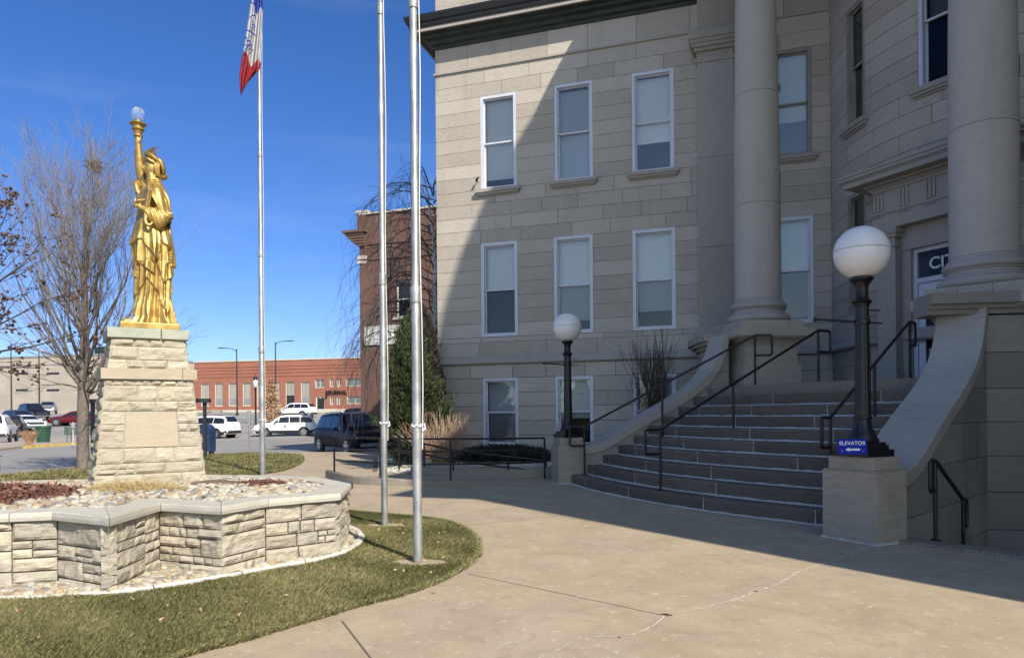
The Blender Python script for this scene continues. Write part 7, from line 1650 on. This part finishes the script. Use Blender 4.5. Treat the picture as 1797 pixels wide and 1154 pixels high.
    gr = MB(); gr.hexa([(h-.03, -W_*.30, .62), (h+.012, -W_*.30, .62), (h+.012, W_*.30, .62), (h-.03, W_*.30, .62), (h-.10, -W_*.33, .80), (h-.018, -W_*.33, .80), (h-.018, W_*.33, .80), (h-.10, W_*.33, .80)]); gr.build('grille', 'cladding', root)
    bp = MB(); bp.hexa([(h-.1, -W_*.40, .36), (h+.02, -W_*.40, .36), (h+.02, W_*.40, .36), (h-.1, W_*.40, .36), (h-.1, -W_*.40, .50), (h+.015, -W_*.40, .50), (h+.015, W_*.40, .50), (h-.1, W_*.40, .50)]); bp.build('front_bumper', 'cladding' if clad else 'chrome', root)
    bp = MB(); bp.hexa([(-h-.02, -W_*.42, .36), (-h+.1, -W_*.42, .36), (-h+.1, W_*.42, .36), (-h-.02, W_*.42, .36), (-h-.02, -W_*.42, .56), (-h+.1, -W_*.42, .56), (-h+.1, W_*.42, .56), (-h-.02, W_*.42, .56)]); bp.build('rear_bumper', 'cladding', root)
    lp = MB(); lp.box((-h+.002, 0, .78), .02, .32, .15); lp.build('licence_plate', 'plate', root)
    for ux in (-.60, .62):
        for s in (1, -1):
            y0 = s*(wd(ux)); c = (ux*h, y0, .35)
            def cyl(mb, r0, r1, ya, yb, n=24, spoke=None):
                vs = []; 
                for yy, rr_ in ((ya, r0), (yb, r1)): 
                    for k in range(n): a = 2*math.pi*k/n; vs.append((c[0]+math.cos(a)*rr_, c[1]+s*yy, c[2]+math.sin(a)*rr_))
                mb.add(vs, [tuple(range(n)), tuple(range(2*n-1, n-1, -1))]+[(k, (k+1) % n, n+(k+1) % n, n+k) for k in range(n)])
            wa = MB(); cyl(wa, .43, .42, -.12, .008); wa.build('wheel_arch', 'cladding', root)
            wh = MB(); cyl(wh, .34, .34, -.14, .0); cyl(wh, .34, .31, .0, .022); wo = wh.build('wheel', 'rubber', root)
            ri = MB(); cyl(ri, .225, .225, .0, .026, 20); ri.build('rim_recess', 'dark steel', wo)
            ri = MB(); 
            for k in range(5):
                a = 2*math.pi*k/5+.3; e = V((math.cos(a), 0, math.sin(a))); t_ = V((-e.z, 0, e.x)); b0 = V(c)+V((0, s*.03, 0)); ri.add([b0+t_*.05, b0-t_*.05, b0+e*.225-t_*.035, b0+e*.225+t_*.035], [(0, 1, 2, 3)])
            n = 24; vs = []
            for rr_ in (.205, .235):
                for k in range(n): a = 2*math.pi*k/n; vs.append((c[0]+math.cos(a)*rr_, c[1]+s*.030, c[2]+math.sin(a)*rr_))
            ri.add(vs, [(k, (k+1) % n, n+(k+1) % n, n+k) for k in range(n)]); ri.build('rim', 'chrome', wo)
    return root
def cpos(px, Y, z=None): q = P(px, 700, Y); return V((q.x, q.y, gz(q.x, q.y) if z is None else z))
make_car('white car', 'white patrol SUV with a door emblem, front toward the viewer, beside the ornamental lamp', cpos(500, 55, -.16), rad(194), badge=True)
make_car('white car', 'white patrol SUV half hidden behind the pedestal and the notice board post', cpos(362, 52.5, -.16), rad(167), badge=True)
make_car('white car', 'distant white SUV parked in front of the orange brick building', cpos(517, 80), rad(168))
make_car('black car', 'glossy black SUV parked at the crossing beside the juniper', cpos(621, 31.0, -.16), rad(-55), L_=5.1, W_=2.0, H_=1.74, clad=False)
make_car('dark car', 'dark car roof seen just above the black SUV', cpos(658, 52, .1), rad(-10), L_=5.0, W_=1.95, H_=1.85, clad=False)
make_car('white car', 'white SUV seen from behind at the left edge of the picture', cpos(-8, 45, -.05), rad(118), W_=1.9, H_=1.75)
make_car('dark car', 'black SUV seen from behind next to the white one at the left edge', cpos(20, 57), rad(120), H_=1.7, clad=False)
make_car('blue grey car', 'blue grey crossover parked in the lot behind the black SUV at the left', cpos(34, 70), rad(-35), clad=False)
make_car('white car', 'white crossover nose showing between the dark cars at the left', cpos(44, 64), rad(-35), H_=1.45, kind='sedan', clad=False)
make_car('dark car', 'dark SUV farther back in the left parking lot', cpos(58, 80), rad(-38), L_=5.2, H_=1.85, clad=False)
make_car('silver car', 'silver pickup coloured car at the back of the parking lot', cpos(84, 92), rad(-60), H_=1.6, clad=False)
make_car('maroon car', 'maroon sedan parked behind the trunk of the leafless tree', cpos(134, 71), rad(187), L_=4.7, H_=1.45, kind='sedan', clad=False)
for o in bpy.data.objects:
    if '_w' in o.keys(): del o['_w']
